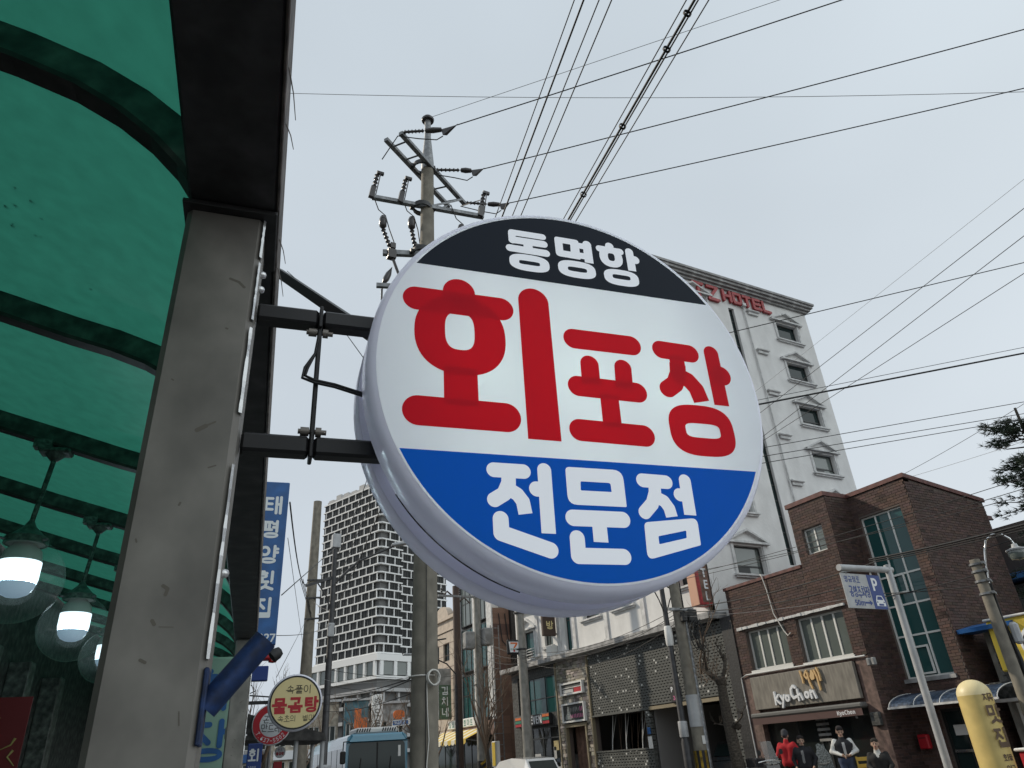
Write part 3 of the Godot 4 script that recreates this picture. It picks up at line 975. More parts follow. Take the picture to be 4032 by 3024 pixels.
func round_sign() -> void:
	var t := thing("round_sign", "large round white lightbox sign with red letters between a black and a blue band", "sign", L(0.661, 2.387, 1.344), TURN)
	var zb := Basis(Vector3.RIGHT, PI / 2.0)       # lathe axis y -> z, towards the viewer
	var g := G.new()
	g.lathe([[0.484, -0.0005], [0.493, -0.004], [0.500, -0.012], [0.503, -0.024], [0.503, -0.094], [0.500, -0.1], [0.478, -0.1]], 96, zb)
	obj("front_shell", g, M.sign_shell, t)
	g = G.new()
	g.lathe([[0.0, 0.0], [0.2, 0.0], [0.4, 0.0], [0.485, 0.0]], 96, zb)
	obj("front_face", g, M.sign_white, t)
	g = G.new()
	g.lathe([[0.477, -0.1], [0.477, -0.172]], 96, zb)
	obj("drum_band", g, M.sign_shell, t)
	g = G.new()
	g.lathe([[0.478, -0.172], [0.500, -0.172], [0.503, -0.178], [0.503, -0.246], [0.498, -0.26], [0.485, -0.27]], 96, zb)
	obj("rear_shell", g, M.sign_shell, t)
	g = G.new()
	g.lathe([[0.485, -0.27], [0.3, -0.27], [0.0, -0.27]], 96, zb)
	obj("rear_face", g, M.sign_white, t)
	g = G.new()
	var arc := []
	for k in 25:
		var a := deg_to_rad(lerpf(213, 252, k / 24.0))
		arc.append(Vector3(cos(a) * 0.5015, sin(a) * 0.5015, -0.1005))
	g.tube(arc, 0.0022, 0.0022, 5)
	obj("open_seam", g, M.ink, t)
	for band in [[0.2695, 1.0, "black_band", M.sign_black], [-0.2095, -1.0, "blue_band", M.sign_blue]]:
		g = G.new()
		var p := PackedVector2Array()
		var a0 := asin(band[0] / 0.48)
		var a1 := PI - a0
		if band[1] < 0.0:
			a1 = -PI - a0
		for k in 61:
			var a := lerpf(a0, a1, k / 60.0)
			p.append(Vector2(cos(a), sin(a)) * 0.48)
		g.sheet(p, 0.0003)
		obj(band[2], g, band[3], t)
	sign_letter(t, HOE, [["o", -294, 82, 108, 106, -296, 91, 35, 50, 2.3, 2.9]], M.sign_red)
	sign_letter(t, PO, [], M.sign_red)
	sign_letter(t, JANG, [["o", 304, -111, 90, 68, 306, -112, 48, 19, 2.9, 4.0]], M.sign_red)
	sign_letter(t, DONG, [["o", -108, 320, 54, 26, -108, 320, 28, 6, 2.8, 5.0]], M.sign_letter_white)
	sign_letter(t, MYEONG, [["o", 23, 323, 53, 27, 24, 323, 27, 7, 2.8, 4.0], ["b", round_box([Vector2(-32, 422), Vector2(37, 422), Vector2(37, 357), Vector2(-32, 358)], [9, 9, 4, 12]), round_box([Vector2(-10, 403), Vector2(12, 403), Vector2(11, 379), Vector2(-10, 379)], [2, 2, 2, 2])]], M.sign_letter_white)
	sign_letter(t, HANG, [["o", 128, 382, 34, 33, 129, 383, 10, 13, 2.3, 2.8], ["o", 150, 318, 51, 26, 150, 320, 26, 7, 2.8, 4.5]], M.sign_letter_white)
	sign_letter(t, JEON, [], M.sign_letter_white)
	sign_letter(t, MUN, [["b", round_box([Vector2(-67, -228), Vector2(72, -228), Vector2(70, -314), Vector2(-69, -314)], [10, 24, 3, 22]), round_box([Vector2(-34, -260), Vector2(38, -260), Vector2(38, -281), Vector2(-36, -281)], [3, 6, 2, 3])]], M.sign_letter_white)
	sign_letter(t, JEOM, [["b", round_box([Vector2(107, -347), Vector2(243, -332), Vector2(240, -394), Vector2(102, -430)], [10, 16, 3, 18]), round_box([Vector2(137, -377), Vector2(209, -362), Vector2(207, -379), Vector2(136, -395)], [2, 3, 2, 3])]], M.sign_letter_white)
	for x in [-0.24, 0.0, 0.24]:
		g = G.new()
		g.tube([Vector3(x, -0.36, -0.136), Vector3(x, 0.36, -0.136)], 0.013, 0.013, 8)
		obj("lamp_tube", g, M.tube_lit, t)
		var l := OmniLight3D.new()
		l.name = called(t, "tube_light")
		l.light_energy = 0.003
		l.light_color = Color(0.84, 1.0, 0.92)
		l.light_size = 0.01
		l.omni_range = 12.0
		l.omni_attenuation = 2.0
		l.shadow_enabled = true
		t.add_child(l)
		l.position = Vector3(x, 0.0, -0.115)
	# arms from the column, bolted flanges, tie bar, feed cable
	for y in [0.160, -0.166]:
		for seg in [[-0.744, -0.606], [-0.596, -0.44]]:
			g = G.new()
			g.cbox(Vector3((seg[0] + seg[1]) / 2.0, y, -0.136), Vector3(seg[1] - seg[0], 0.042, 0.042), 0.006)
			obj("arm", g, M.black_steel, t)
		g = G.new()
		g.cbox(Vector3(-0.601, y, -0.136), Vector3(0.0085, 0.058, 0.05), 0.002)
		obj("flange", g, M.black_steel, t)
		var by: float = y - 0.036 if y > 0.0 else y + 0.036
		g = G.new()
		g.lathe([[0.0, 0.014], [0.011, 0.014], [0.011, 0.004], [0.011, -0.004], [0.0, -0.004]], 6, Basis(Vector3.BACK, PI / 2.0), Vector3(-0.612, by, -0.13))
		g.lathe([[0.0, 0.03], [0.006, 0.03], [0.006, -0.03], [0.0, -0.03]], 8, Basis(Vector3.BACK, PI / 2.0), Vector3(-0.601, by, -0.13))
		g.lathe([[0.0, 0.006], [0.012, 0.006], [0.012, -0.006], [0.0, -0.006]], 6, Basis(Vector3.BACK, PI / 2.0), Vector3(-0.588, by, -0.13))
		obj("bolt", g, M.bolt_steel, t)
	g = G.new()
	g.cbox(Vector3(-0.601, -0.003, -0.136), Vector3(0.01, 0.30, 0.034), 0.002)
	obj("tie_bar", g, M.black_steel, t)
	for k in 2:
		g = G.new()
		var o := k * 0.006
		g.tube([Vector3(-0.604, 0.1, -0.118), Vector3(-0.608, 0.06, -0.116), Vector3(-0.622 - o, 0.02, -0.114), Vector3(-0.626 - o, -0.002 - o, -0.112), Vector3(-0.605, -0.012 - o, -0.11), Vector3(-0.56, -0.016 - o, -0.115), Vector3(-0.478, -0.026 - o, -0.136)], 0.0034, 0.0034, 6)
		obj("feed_cable", g, M.cable_black, t)
	g = G.new()      # brace from the beam down to the back of the sign
	g.bar(Vector3(-0.735, 0.80, -0.84), Vector3(-0.425, 0.185, -0.255), 0.03, 0.03)
	obj("brace", g, M.black_steel, t)
	g = G.new()
	g.tube([Vector3(-0.70, 0.765, -0.78), Vector3(-0.57, 0.46, -0.52), Vector3(-0.47, 0.12, -0.25)], 0.0012, 0.0012, 5)
	obj("stay_wire", g, M.cable_grey, t)

	# flag holder
	var h := thing("flag_holder", "blue painted steel flag holder tube on the side of the grey column", "flag holder", L(-0.083, 1.71, 1.40), TURN)
	g = G.new()
	g.cbox(Vector3(-0.001, -0.002, 0), Vector3(0.008, 0.118, 0.07), 0.002)
	obj("plate", g, M.bracket_blue, h)
	g = G.new()
	var a0 := Vector3(0.004, 0.0, -0.005)
	var dirv := Vector3(0.62, 0.78, 0.02).normalized()
	g.lathe([[0.0185, 0.0], [0.0215, 0.0], [0.0215, 0.14], [0.0185, 0.14], [0.0185, 0.02]], 24, Basis(dirv.cross(Vector3.BACK).normalized(), dirv, dirv.cross(Vector3.BACK).normalized().cross(dirv)), a0 + dirv * -0.005)
	obj("tube", g, M.bracket_blue, h)


# ---------- shop fronts behind the arcade
func near_shops() -> void:
	var t := thing("seafood_shop", "dark shop building behind the arcade at the left edge", "building", L(-2.62, 0, 4.0), TURN)
	var g := G.new()
	g.span(-0.2, 0.12, 14.0, 0.0, 6.6, -14.0)
	obj("wall", g, M.shop_dark, t)
	g = G.new()
	g.span(-6.0, 6.6, 14.0, 0.12, 6.75, -14.0)
	obj("roof_slab", g, M.concrete, t)
	for k in [[5.6, 0.26], [6.9, 0.2], [8.4, 0.26], [9.7, 0.22], [11.2, 0.26]]:
		g = G.new()
		g.cbox(Vector3(0.11, 1.5, -(k[0] - 4.0)), Vector3(0.22, 2.76, k[1]), 0.012)
		obj("pillar", g, M.shop_pillar, t)
	for k in 5:
		g = G.new()
		g.span(0.0, 1.45, -(4.2 + k * 1.4 - 4.0), 0.05, 1.55, -(5.35 + k * 1.4 - 4.0))
		obj("ledge", g, M.shop_pillar, t)
	g = G.new()
	g.span(0.0, 0.12, 1.5, 0.03, 2.4, -1.2)
	obj("window", g, M.glass_dark, t)
	for k in [0, 1]:
		var p := thing("wall_poster", ["red menu poster with yellow brush strokes hanging on the dark shop wall", "lower red sheet pinned under the menu poster on the dark wall"][k], "poster", L(-2.2, 0, 7.7 + 0.35 * k), TURN)
		g = G.new()
		g.cbox(Vector3(0, [2.06, 1.72][k], 0), Vector3([0.7, 0.3][k], [0.55, 0.36][k], 0.012), 0.002)
		obj("sheet", g, M.poster_red, p)
		if k == 0:
			rng.seed = 5
			for i in 9:
				g = G.new()
				var x := rng.randf_range(-0.3, 0.3)
				var y := 2.06 + rng.randf_range(-0.22, 0.2)
				g.tube([Vector3(x, y, 0.008), Vector3(x + rng.randf_range(-0.05, 0.05), y - 0.05, 0.009), Vector3(x + rng.randf_range(-0.1, 0.1), y - rng.randf_range(0.06, 0.12), 0.008)], 0.012, 0.004, 5)
				obj("brush_stroke", g, M.poster_yellow, p)

	# upright boards in the gap between the two columns
	t = thing("upright_sign", "mint green upright shop sign with blue letters seen between the two columns", "sign", L(-0.42, 0, 8.2), TURN)
	g = G.new()
	g.cbox(Vector3(0, 1.75, -0.06), Vector3(0.42, 1.9, 0.1), 0.02)
	obj("cabinet", g, M.board_mint, t)
	write(t, "회", Vector3(-0.17, 2.22, -0.005), 0.34, 0.15, M.banner_blue)
	write(t, "장", Vector3(-0.17, 1.76, -0.005), 0.34, 0.15, M.banner_blue)
	t = thing("switch_box", "small pale switch box with a dark dial beside the mint sign", "box", L(-0.215, 1.98, 7.95), TURN)
	g = G.new()
	g.cbox(Vector3.ZERO, Vector3(0.085, 0.11, 0.05), 0.008)
	obj("case", g, M.wall_grey, t)
	g = G.new()
	g.lathe([[0.0, 0.03], [0.02, 0.028], [0.022, 0.02]], 12, Basis(Vector3.RIGHT, PI / 2.0), Vector3(0, 0, 0.0))
	obj("dial", g, M.ink, t)
	t = thing("white_notice_board", "white notice board with black letters at the foot of the gap between the columns", "sign", L(-0.265, 1.62, 8.6), TURN)
	g = G.new()
	g.cbox(Vector3.ZERO, Vector3(0.16, 0.7, 0.03), 0.006)
	obj("board", g, M.paper_white, t)
	write(t, "물", Vector3(-0.055, 0.04, 0.017), 0.1, 0.14, M.ink)
	g = G.new()
	g.lathe([[0.0, 0.019], [0.03, 0.019], [0.032, 0.015]], 16, Basis(Vector3.RIGHT, PI / 2.0), Vector3(0.0, 0.22, 0.0))
	obj("red_dot", g, M.print_red, t)

	t = thing("banner_sign", "tall blue hanging sign with five white letters beyond the dark beam", "sign", L(-0.035, 0, 11.0), TURN)
	g = G.new()
	g.cbox(Vector3(0, 4.42, -0.07), Vector3(0.425, 2.4, 0.14), 0.012)
	obj("cabinet", g, M.banner_blue, t)
	for k in 5:
		write(t, "태평양횟집"[k], Vector3(-0.128, 5.12 - 0.38 * k, 0.003), 0.25, 0.17, M.print_white)
	print_text(t, "227", Vector3(0.08, 3.31, 0.003), 0.15, M.print_white, 0.002)
	g = G.new()
	g.cbox(Vector3(-0.03, 2.85, -0.07), Vector3(0.36, 0.19, 0.13), 0.01)
	obj("lower_box", g, M.board_navy, t)
	g = G.new()
	g.bar(Vector3(-1.4, 4.9, -0.07), Vector3(-0.2, 4.9, -0.07), 0.05, 0.05)
	g.bar(Vector3(-1.4, 3.5, -0.07), Vector3(-0.2, 3.5, -0.07), 0.05, 0.05)
	obj("bracket", g, M.dark_steel, t)

	t = thing("red_beacon", "red lamp housing under the tall blue sign", "lamp", L(0.02, 3.0, 10.6), TURN)
	g = G.new()
	g.cbox(Vector3(0, 0, 0), Vector3(0.3, 0.07, 0.2), 0.02)
	g.cbox(Vector3(0.05, 0.07, 0), Vector3(0.14, 0.1, 0.14), 0.02)
	obj("housing", g, M.print_red, t)
	g = G.new()
	g.lathe([[0.0, 0.05], [0.05, 0.04], [0.06, 0.0], [0.05, -0.04], [0.0, -0.05]], 14, Basis.IDENTITY, Vector3(0.13, -0.03, 0.05))
	obj("lens", g, M.lens_red, t)
	t = thing("floodlight", "black floodlight poking out beside the blue flag holder", "floodlight", L(0.17, 2.98, 10.2), TURN)
	g = G.new()
	g.lathe([[0.0, 0.1], [0.06, 0.08], [0.085, 0.02], [0.085, -0.05], [0.0, -0.06]], 6, Basis(Vector3(0.3, 0.2, 0.9).normalized(), -0.9))
	obj("housing", g, M.cable_black, t)
	g = G.new()
	g.bar(Vector3(-0.45, 0.0, -0.1), Vector3(-0.04, 0.02, 0), 0.03, 0.03)
	obj("arm", g, M.dark_steel, t)

	# round signs farther along the pavement
	t = thing("round_yellow_sign", "round cream lightbox sign with thick red letters and a black ring", "sign", L(0.595, 2.626, 13.0), TURN)
	var zb := Basis(Vector3.RIGHT, PI / 2.0)
	g = G.new()
	g.lathe([[0.40, 0.0], [0.425, -0.02], [0.425, -0.2], [0.0, -0.2]], 48, zb)
	obj("drum", g, M.sign_shell, t)
	g = G.new()
	g.lathe([[0.0, 0.001], [0.4, 0.001]], 48, zb)
	obj("face", g, M.board_cream, t)
	g = G.new()
	g.ring(oval(0, 0, 0.40, 0.40, 2.0, 48), oval(0, 0, 0.375, 0.375, 2.0, 48), 0.003, 0.003)
	obj("black_ring", g, M.ink, t)
	write(t, "물곰탕", Vector3(-0.335, -0.15, 0.004), 0.21, 0.2, M.print_red, Vector3(0.245, 0, 0), 0.0, 0.9, false)
	write(t, "속풀이", Vector3(-0.15, 0.13, 0.004), 0.12, 0.09, M.ink)
	write(t, "속초의 별미", Vector3(-0.25, -0.28, 0.004), 0.085, 0.08, M.ink)
	g = G.new()
	g.bar(Vector3(-1.2, 0.02, -0.1), Vector3(-0.42, 0.02, -0.1), 0.05, 0.05)
	g.bar(Vector3(-1.2, 0.18, -0.1), Vector3(-0.4, 0.1, -0.1), 0.02, 0.02)
	g.tube([Vector3(-1.0, 0.3, -0.1), Vector3(-0.8, 0.12, -0.1), Vector3(-0.62, 0.2, -0.1), Vector3(-0.72, 0.3, -0.1), Vector3(-0.82, 0.22, -0.1)], 0.01, 0.01, 5)
	obj("arm", g, M.black_steel, t)
	t = thing("round_red_sign", "round white sign with a red rim and a phone number, half behind the cream sign", "sign", L(0.285, 2.375, 14.0), TURN)
	g = G.new()
	g.lathe([[0.0, 0.0], [0.31, 0.0], [0.325, -0.015], [0.325, -0.14], [0.0, -0.14]], 40, zb)
	obj("drum", g, M.print_white, t)
	g = G.new()
	g.ring(oval(0, 0, 0.308, 0.308, 2.0, 40), oval(0, 0, 0.2, 0.2, 2.0, 40), 0.003, 0.003)
	obj("red_rim", g, M.print_red, t)
	write(t, "곤드레", Vector3(-0.145, 0.02, 0.004), 0.11, 0.09, M.ink, Vector3(0.105, -0.01, 0), 0.0, 0.85)
	write(t, "만드레", Vector3(-0.17, -0.11, 0.004), 0.11, 0.09, M.ink, Vector3(0.11, -0.01, 0), 0.0, 0.9)
	var num := "T.637-5502"
	for k in num.length():
		var a := deg_to_rad(lerpf(212, 318, k / 9.0))
		var h := Node3D.new()
		h.name = called(t, "digit")
		t.add_child(h, true)
		h.position = Vector3(cos(a) * 0.285, sin(a) * 0.285, 0.005)
		h.rotation.z = a + PI / 2.0
		write(h, num[k], Vector3(-0.018, 0.0, 0), 0.058, 0.14, M.print_white, Vector3.ZERO, 0.0, 0.7)
	t = thing("blue_raw_fish_sign", "blue square sign with one big white letter low behind the second column", "sign", L(0.05, 1.78, 13.6), TURN)
	g = G.new()
	g.cbox(Vector3(0, 0, -0.05), Vector3(0.23, 0.6, 0.1), 0.01)
	obj("cabinet", g, M.board_navy, t)
	write(t, "회", Vector3(-0.085, 0.05, 0.003), 0.16, 0.16, M.print_white)
	write(t, "1000", Vector3(-0.09, -0.06, 0.003), 0.032, 0.14, M.print_white, Vector3(0.034, 0, 0), 0.0, 0.8)
	t = thing("small_round_sign", "small round white sign with purple letters under the dark tent roof", "sign", L(0.475, 1.955, 14.6), TURN)
	g = G.new()
	g.lathe([[0.0, 0.0], [0.085, 0.0], [0.092, -0.01], [0.092, -0.06], [0.0, -0.06]], 28, zb)
	obj("drum", g, M.print_white, t)
	write(t, "물곰탕", Vector3(-0.066, -0.045, 0.003), 0.045, 0.2, M.print_red, Vector3(0.045, 0, 0), 0.0, 0.85, false)
	write(t, "원조", Vector3(-0.04, 0.02, 0.003), 0.035, 0.1, M.board_navy)
	t = thing("red_price_board", "small red price board below the small round sign", "sign", L(0.45, 1.66, 14.6), TURN)
	g = G.new()
	g.cbox(Vector3.ZERO, Vector3(0.14, 0.3, 0.03), 0.005)
	obj("board", g, M.print_red, t)
	t = thing("shop_tent", "dark sloping tent roof on thin posts in front of the far shops", "tent", L(0.55, 0, 15.0), TURN)
	g = G.new()
	g.hexa([Vector3(-0.9, 2.16, 1.0), Vector3(0.66, 2.08, 1.0), Vector3(0.66, 2.1, -1.6), Vector3(-0.9, 2.16, -1.6), Vector3(-0.9, 2.62, 0.9), Vector3(0.62, 2.2, 0.95), Vector3(0.62, 2.22, -1.5), Vector3(-0.9, 2.62, -1.5)])
	obj("roof", g, M.tent_dark, t)
	for p in [[-0.85, 0.9], [0.16, 0.9], [0.6, 0.9], [0.6, -1.5]]:
		g = G.new()
		g.tube([Vector3(p[0], 0.12, p[1]), Vector3(p[0], 2.12, p[1])], 0.04, 0.04, 8)
		obj("post", g, M.pole_grey, t)
	# farther shops closing the left side, heightened so the stair glass reflects walls
	for k in 3:
		t = thing("far_shop", ["pale two-storey shop closing the view behind the tall blue sign", "heightened grey shop front beyond the tent roof on the near side", "cream shop farther along the near pavement"][k], "building", L(-2.4, 0, 19.0 + 9.0 * k), TURN)
		g = G.new()
		g.span(-5.0, 0.12, 4.3, 1.7, [8.6, 7.6, 9.4][k], -4.3)
		obj("wall", g, [M.wall_grey, M.concrete, M.wall_cream][k], t)
		for j in 4:
			g = G.new()
			g.cbox(Vector3(1.72, 1.4, 3.0 - j * 2.0), Vector3(0.05, 2.2, 1.5), 0.01)
			obj("window", g, M.glass_dark, t)
		g = G.new()
		g.cbox(Vector3(1.85, 2.95, 0), Vector3(0.3, 0.7, 8.2), 0.03)
		obj("fascia", g, [M.print_white, M.print_red, M.banner_blue][k], t)


# ---------- round light poles and wires
func wire(label: String, pts: Array, r := 0.012, sag := 0.0, m: Material = null, group := "overhead wires") -> void:
	var a: Vector3 = pts[0]
	var b: Vector3 = pts[pts.size() - 1]
	var o := thing("overhead_wire", label, "wire", a, 0.0, group)
	var p := []
	var k := 14
	for i in k + 1:
		var t := float(i) / k
		p.append(a.lerp(b, t) - Vector3(0, 4.0 * sag * t * (1.0 - t), 0) - a)
	var g := G.new()
	g.tube(p, r * 0.72, r * 0.72, 5)
	obj("strand", g, m if m else M.cable_black, o)


func insulator(g: G, a: Vector3, b: Vector3, r: float, sheds := 7) -> void:     # ribbed rod from a to b
	var d := (b - a).normalized()
	var l := a.distance_to(b)
	var s := d.cross(Vector3(0.31, 0.9, 0.2)).normalized()
	var prof := [[0.0, 0.0]]
	for k in sheds:
		var y := l * (k + 0.5) / sheds
		prof.append([r * 0.55, y - l * 0.3 / sheds]); prof.append([r, y]); prof.append([r * 0.55, y + l * 0.2 / sheds])
	prof.append([0.0, l])
	g.lathe(prof, 10, Basis(s, d, s.cross(d)), a)


func utility_poles() -> void:
	var t := thing("utility_pole", "tall concrete utility pole with steel crossarms and dark insulators behind the round sign", "utility pole", Vector3(3.97, 0, -10.25))
	var g := G.new()
	var lean := Basis(Vector3.BACK, -0.0095)
	g.lathe([[0.0, 0.0], [0.205, 0.0], [0.19, 3.0], [0.125, 12.7], [0.0, 12.7]], 20, lean)
	obj("shaft", g, M.concrete_pole, t)
	g = G.new()
	g.lathe([[0.13, 12.5], [0.13, 12.72], [0.07, 13.45], [0.065, 14.0], [0.0, 14.0]], 16, lean)
	obj("top_sleeve", g, M.galvanised, t)
	g = G.new()
	g.lathe([[0.0, 13.94], [0.13, 13.96], [0.14, 14.0], [0.1, 14.06], [0.0, 14.08]], 16, lean)
	obj("cap", g, M.porcelain, t)
	for a in [[Vector3(-0.71, 12.55, 0.68), Vector3(1.26, 12.55, -0.65)], [Vector3(-0.92, 12.55, 0.41), Vector3(0.97, 12.55, -0.87)]]:
		g = G.new()
		g.bar(a[0], a[1], 0.09, 0.075)
		obj("crossarm", g, M.galvanised, t)
	for f in [0.1, 0.28, 0.72, 0.92]:
		g = G.new()
		g.bar(Vector3(-0.71, 12.55, 0.68).lerp(Vector3(1.26, 12.55, -0.65), f), Vector3(-0.92, 12.55, 0.41).lerp(Vector3(0.97, 12.55, -0.87), f), 0.025, 0.025)
		obj("spacer", g, M.dark_steel, t)
	g = G.new()
	g.bar(Vector3(-1.0, 11.45, -0.1), Vector3(1.24, 11.45, 0.25), 0.09, 0.075)
	obj("crossarm", g, M.galvanised, t)
	g = G.new()
	g.bar(Vector3(0.14, 11.45, 0.12), Vector3(1.1, 12.5, -0.5), 0.04, 0.04)
	g.bar(Vector3(0.1, 11.4, -0.1), Vector3(0.9, 12.5, -0.8), 0.03, 0.03)
	obj("arm_strut", g, M.galvanised, t)
	for y in [12.55, 11.45, 10.33]:
		g = G.new()
		g.lathe([[0.17, y - 0.06], [0.19, y - 0.05], [0.19, y + 0.05], [0.17, y + 0.06]], 14)
		g.box(Vector3(0.2, y, 0.06), Vector3(0.1, 0.08, 0.1))
		g.box(Vector3(-0.19, y, -0.05), Vector3(0.08, 0.08, 0.1))
		obj("band_clamp", g, M.dark_steel, t)
	# three strain strings, each with its jumper
	var s1 := [[Vector3(-0.65, 12.6, 0.68), Vector3(-0.29, 12.6, 0.88), Vector3(0.0, 12.6, 1.04), Vector3(0.24, 12.62, 1.26), Vector3(-0.95, 12.1, 0.3)], [Vector3(0.3, 12.6, 0.0), Vector3(0.77, 12.6, 0.2), Vector3(0.99, 12.6, 0.28), Vector3(1.22, 12.62, 0.42), Vector3(0.2, 12.5, 0.1)], [Vector3(1.28, 12.6, -0.65), Vector3(1.74, 12.6, -0.5), Vector3(2.0, 12.6, -0.4), Vector3(2.2, 12.62, -0.28), Vector3(1.3, 12.0, 0.2)]]
	for s in s1:
		g = G.new()
		g.tube([s[0] - (s[1] - s[0]).normalized() * 0.06, s[0]], 0.02, 0.02, 6)
		insulator(g, s[0], s[1], 0.046, 6)
		var d: Vector3 = (s[2] - s[1]).normalized()
		g.lathe([[0.0, 0.0], [0.045, 0.02], [0.06, s[1].distance_to(s[2]) * 0.5], [0.045, s[1].distance_to(s[2])], [0.0, s[1].distance_to(s[2]) + 0.02]], 10, Basis(d.cross(Vector3.UP).normalized(), d, d.cross(Vector3.UP).normalized().cross(d)), s[1])
		obj("strain_insulator", g, M.porcelain, t)
		g = G.new()
		g.hexa([s[2] + Vector3(0, -0.02, 0), s[3] + Vector3(0, -0.01, 0), s[3] + Vector3(0.015, 0.02, 0), s[2] + Vector3(0.015, 0.03, 0), s[2] + Vector3(0.02, -0.16, 0.02), s[3] + Vector3(-0.02, -0.01, 0), s[3] + Vector3(0.0, 0.015, 0.02), s[2] + Vector3(0.1, -0.15, 0.04)])
		obj("clamp_boot", g, M.porcelain, t)
		g = G.new()
		g.tube([s[2] + Vector3(0.03, -0.16, 0), s[2] + Vector3(-0.08, -0.26, -0.05), s[1] + Vector3(-0.1, -0.2, -0.06), s[0] + Vector3(-0.1, -0.1, -0.05), s[4]], 0.011, 0.011, 6)
		obj("jumper", g, M.cable_black, t)
	# cut-out switches on the lower arm, fuses under them
	for s in [[Vector3(-0.98, 11.45, -0.1), 0.0], [Vector3(-0.42, 11.45, -0.01), 0.0], [Vector3(1.2, 11.45, 0.25), 0.0]]:
		var o: Vector3 = s[0]
		g = G.new()
		insulator(g, o + Vector3(-0.02, 0.05, 0), o + Vector3(0.06, 0.62, 0.02), 0.05, 6)
		g.box(o + Vector3(-0.03, 0.1, 0.03), Vector3(0.1, 0.28, 0.08), Basis(Vector3.BACK, -0.15))
		g.bar(o + Vector3(0.04, 0.05, 0.02), o + Vector3(0.13, 0.68, 0.04), 0.02, 0.02)
		g.box(o + Vector3(0.12, 0.66, 0.02), Vector3(0.14, 0.06, 0.06))
		obj("cutout_switch", g, M.porcelain, t)
	var down := [[Vector3(-0.72, 11.2, -0.25), Vector3(-0.58, 10.4, -0.2)], [Vector3(-0.19, 11.22, -0.08), Vector3(-0.12, 10.4, -0.05)], [Vector3(0.75, 11.12, 0.2), Vector3(0.7, 10.6, 0.2)]]
	for s in down:
		g = G.new()
		g.lathe([[0.0, 0.32], [0.05, 0.3], [0.075, 0.22], [0.075, 0.06], [0.03, 0.0], [0.0, 0.0]], 8, Basis.IDENTITY, s[0] - Vector3(0, 0.32, 0))
		insulator(g, s[0] - Vector3(0, 0.32, 0), s[1] + Vector3(0, 0.02, 0), 0.05, 5)
		g.box(s[1] + Vector3(0.05, 0.06, 0), Vector3(0.1, 0.12, 0.1))
		obj("surge_arrester", g, M.porcelain, t)
		g = G.new()
		g.tube([s[0] + Vector3(-0.22, 0.42, 0.02), s[0] + Vector3(-0.1, 0.12, 0), s[0] + Vector3(0.04, 0.0, 0.02), s[0] + Vector3(0.12, -0.3, 0.02), s[1] + Vector3(0.1, 0.1, 0)], 0.011, 0.011, 5)
		obj("jumper", g, M.cable_black, t)
	g = G.new()
	g.bar(Vector3(-0.69, 10.33, -0.3), Vector3(0.6, 10.33, 0.15), 0.09, 0.1)
	obj("crossarm", g, M.galvanised, t)
	g = G.new()
	g.tube([Vector3(-0.55, 10.25, -0.2), Vector3(-0.42, 9.86, -0.18), Vector3(-0.3, 9.5, -0.1)], 0.03, 0.025, 7)
	g.box(Vector3(-0.55, 10.26, -0.2), Vector3(0.16, 0.2, 0.12))
	obj("cable_head", g, M.porcelain, t)
	g = G.new()
	g.lathe([[0.0, 0.0], [0.03, 0.02], [0.06, 0.16], [0.055, 0.3], [0.02, 0.42], [0.0, 0.5]], 8, Basis(Vector3.BACK, -0.35), Vector3(-0.68, 9.55, -0.25))
	g.tube([Vector3(-0.7, 9.56, -0.25), Vector3(-0.7, 9.2, -0.25)], 0.02, 0.02, 6)
	obj("fuse", g, M.porcelain, t)
	g = G.new()
	g.bar(Vector3(-0.8, 9.52, -0.28), Vector3(0.1, 9.52, 0.0), 0.07, 0.08)
	obj("crossarm", g, M.galvanised, t)
	for k in 9:
		g = G.new()
		var y := 3.2 + k * 0.9
		var a := 0.4 + (k % 2) * PI
		g.tube([Vector3(cos(a) * 0.14, y, sin(a) * 0.14), Vector3(cos(a) * 0.34, y + 0.02, sin(a) * 0.34)], 0.011, 0.011, 6)
		obj("step_bolt", g, M.dark_steel, t)
	for k in [[1.72, 5.5, 0.007]]:
		g = G.new()
		var p := []
		for i in 12:
			var y: float = lerpf(0.2, k[1] + 4.0, i / 11.0)
			var r := lerpf(0.205, 0.13, y / 12.7) + 0.015
			p.append(Vector3(cos(k[0] + sin(i) * 0.06) * r, y, sin(k[0] + sin(i) * 0.06) * r))
		g.tube(p, k[2], k[2], 6)
		obj("riser_cable", g, M.cable_black, t)
	g = G.new()
	var cl := []
	for i in 60:
		var a := TAU * i / 15.0
		cl.append(Vector3(0.06 + cos(a) * (0.085 + 0.006 * sin(i)), 2.68 + sin(a) * (0.1 + 0.004 * cos(i * 2.0)), 0.215 + 0.0012 * i))
	g.tube(cl, 0.012, 0.012, 6)
	obj("cable_coil", g, M.cable_white, t)
	g = G.new()
	g.tube([Vector3(-0.02, 2.62, 0.2), Vector3(-0.015, 2.3, 0.2), Vector3(0.005, 1.9, 0.205), Vector3(-0.03, 1.6, 0.21), Vector3(-0.01, 1.0, 0.22), Vector3(-0.03, 0.4, 0.22)], 0.008, 0.008, 6)
	obj("drop_cable", g, M.cable_white, t)
	g = G.new()
	g.lathe([[0.198, 2.71], [0.204, 2.715], [0.204, 2.725], [0.198, 2.73]], 18)
	obj("tie_wire", g, M.cable_white, t)

	# old pole and dark street lamp down the near side
	t = thing("old_pole", "slim brown concrete pole standing left of the white tower", "utility pole", Vector3(6.6, 0, -29.27))
	g = G.new()
	g.lathe([[0.0, 0.0], [0.26, 0.0], [0.17, 11.75], [0.0, 11.75]], 14)
	obj("shaft", g, M.concrete_pole, t)
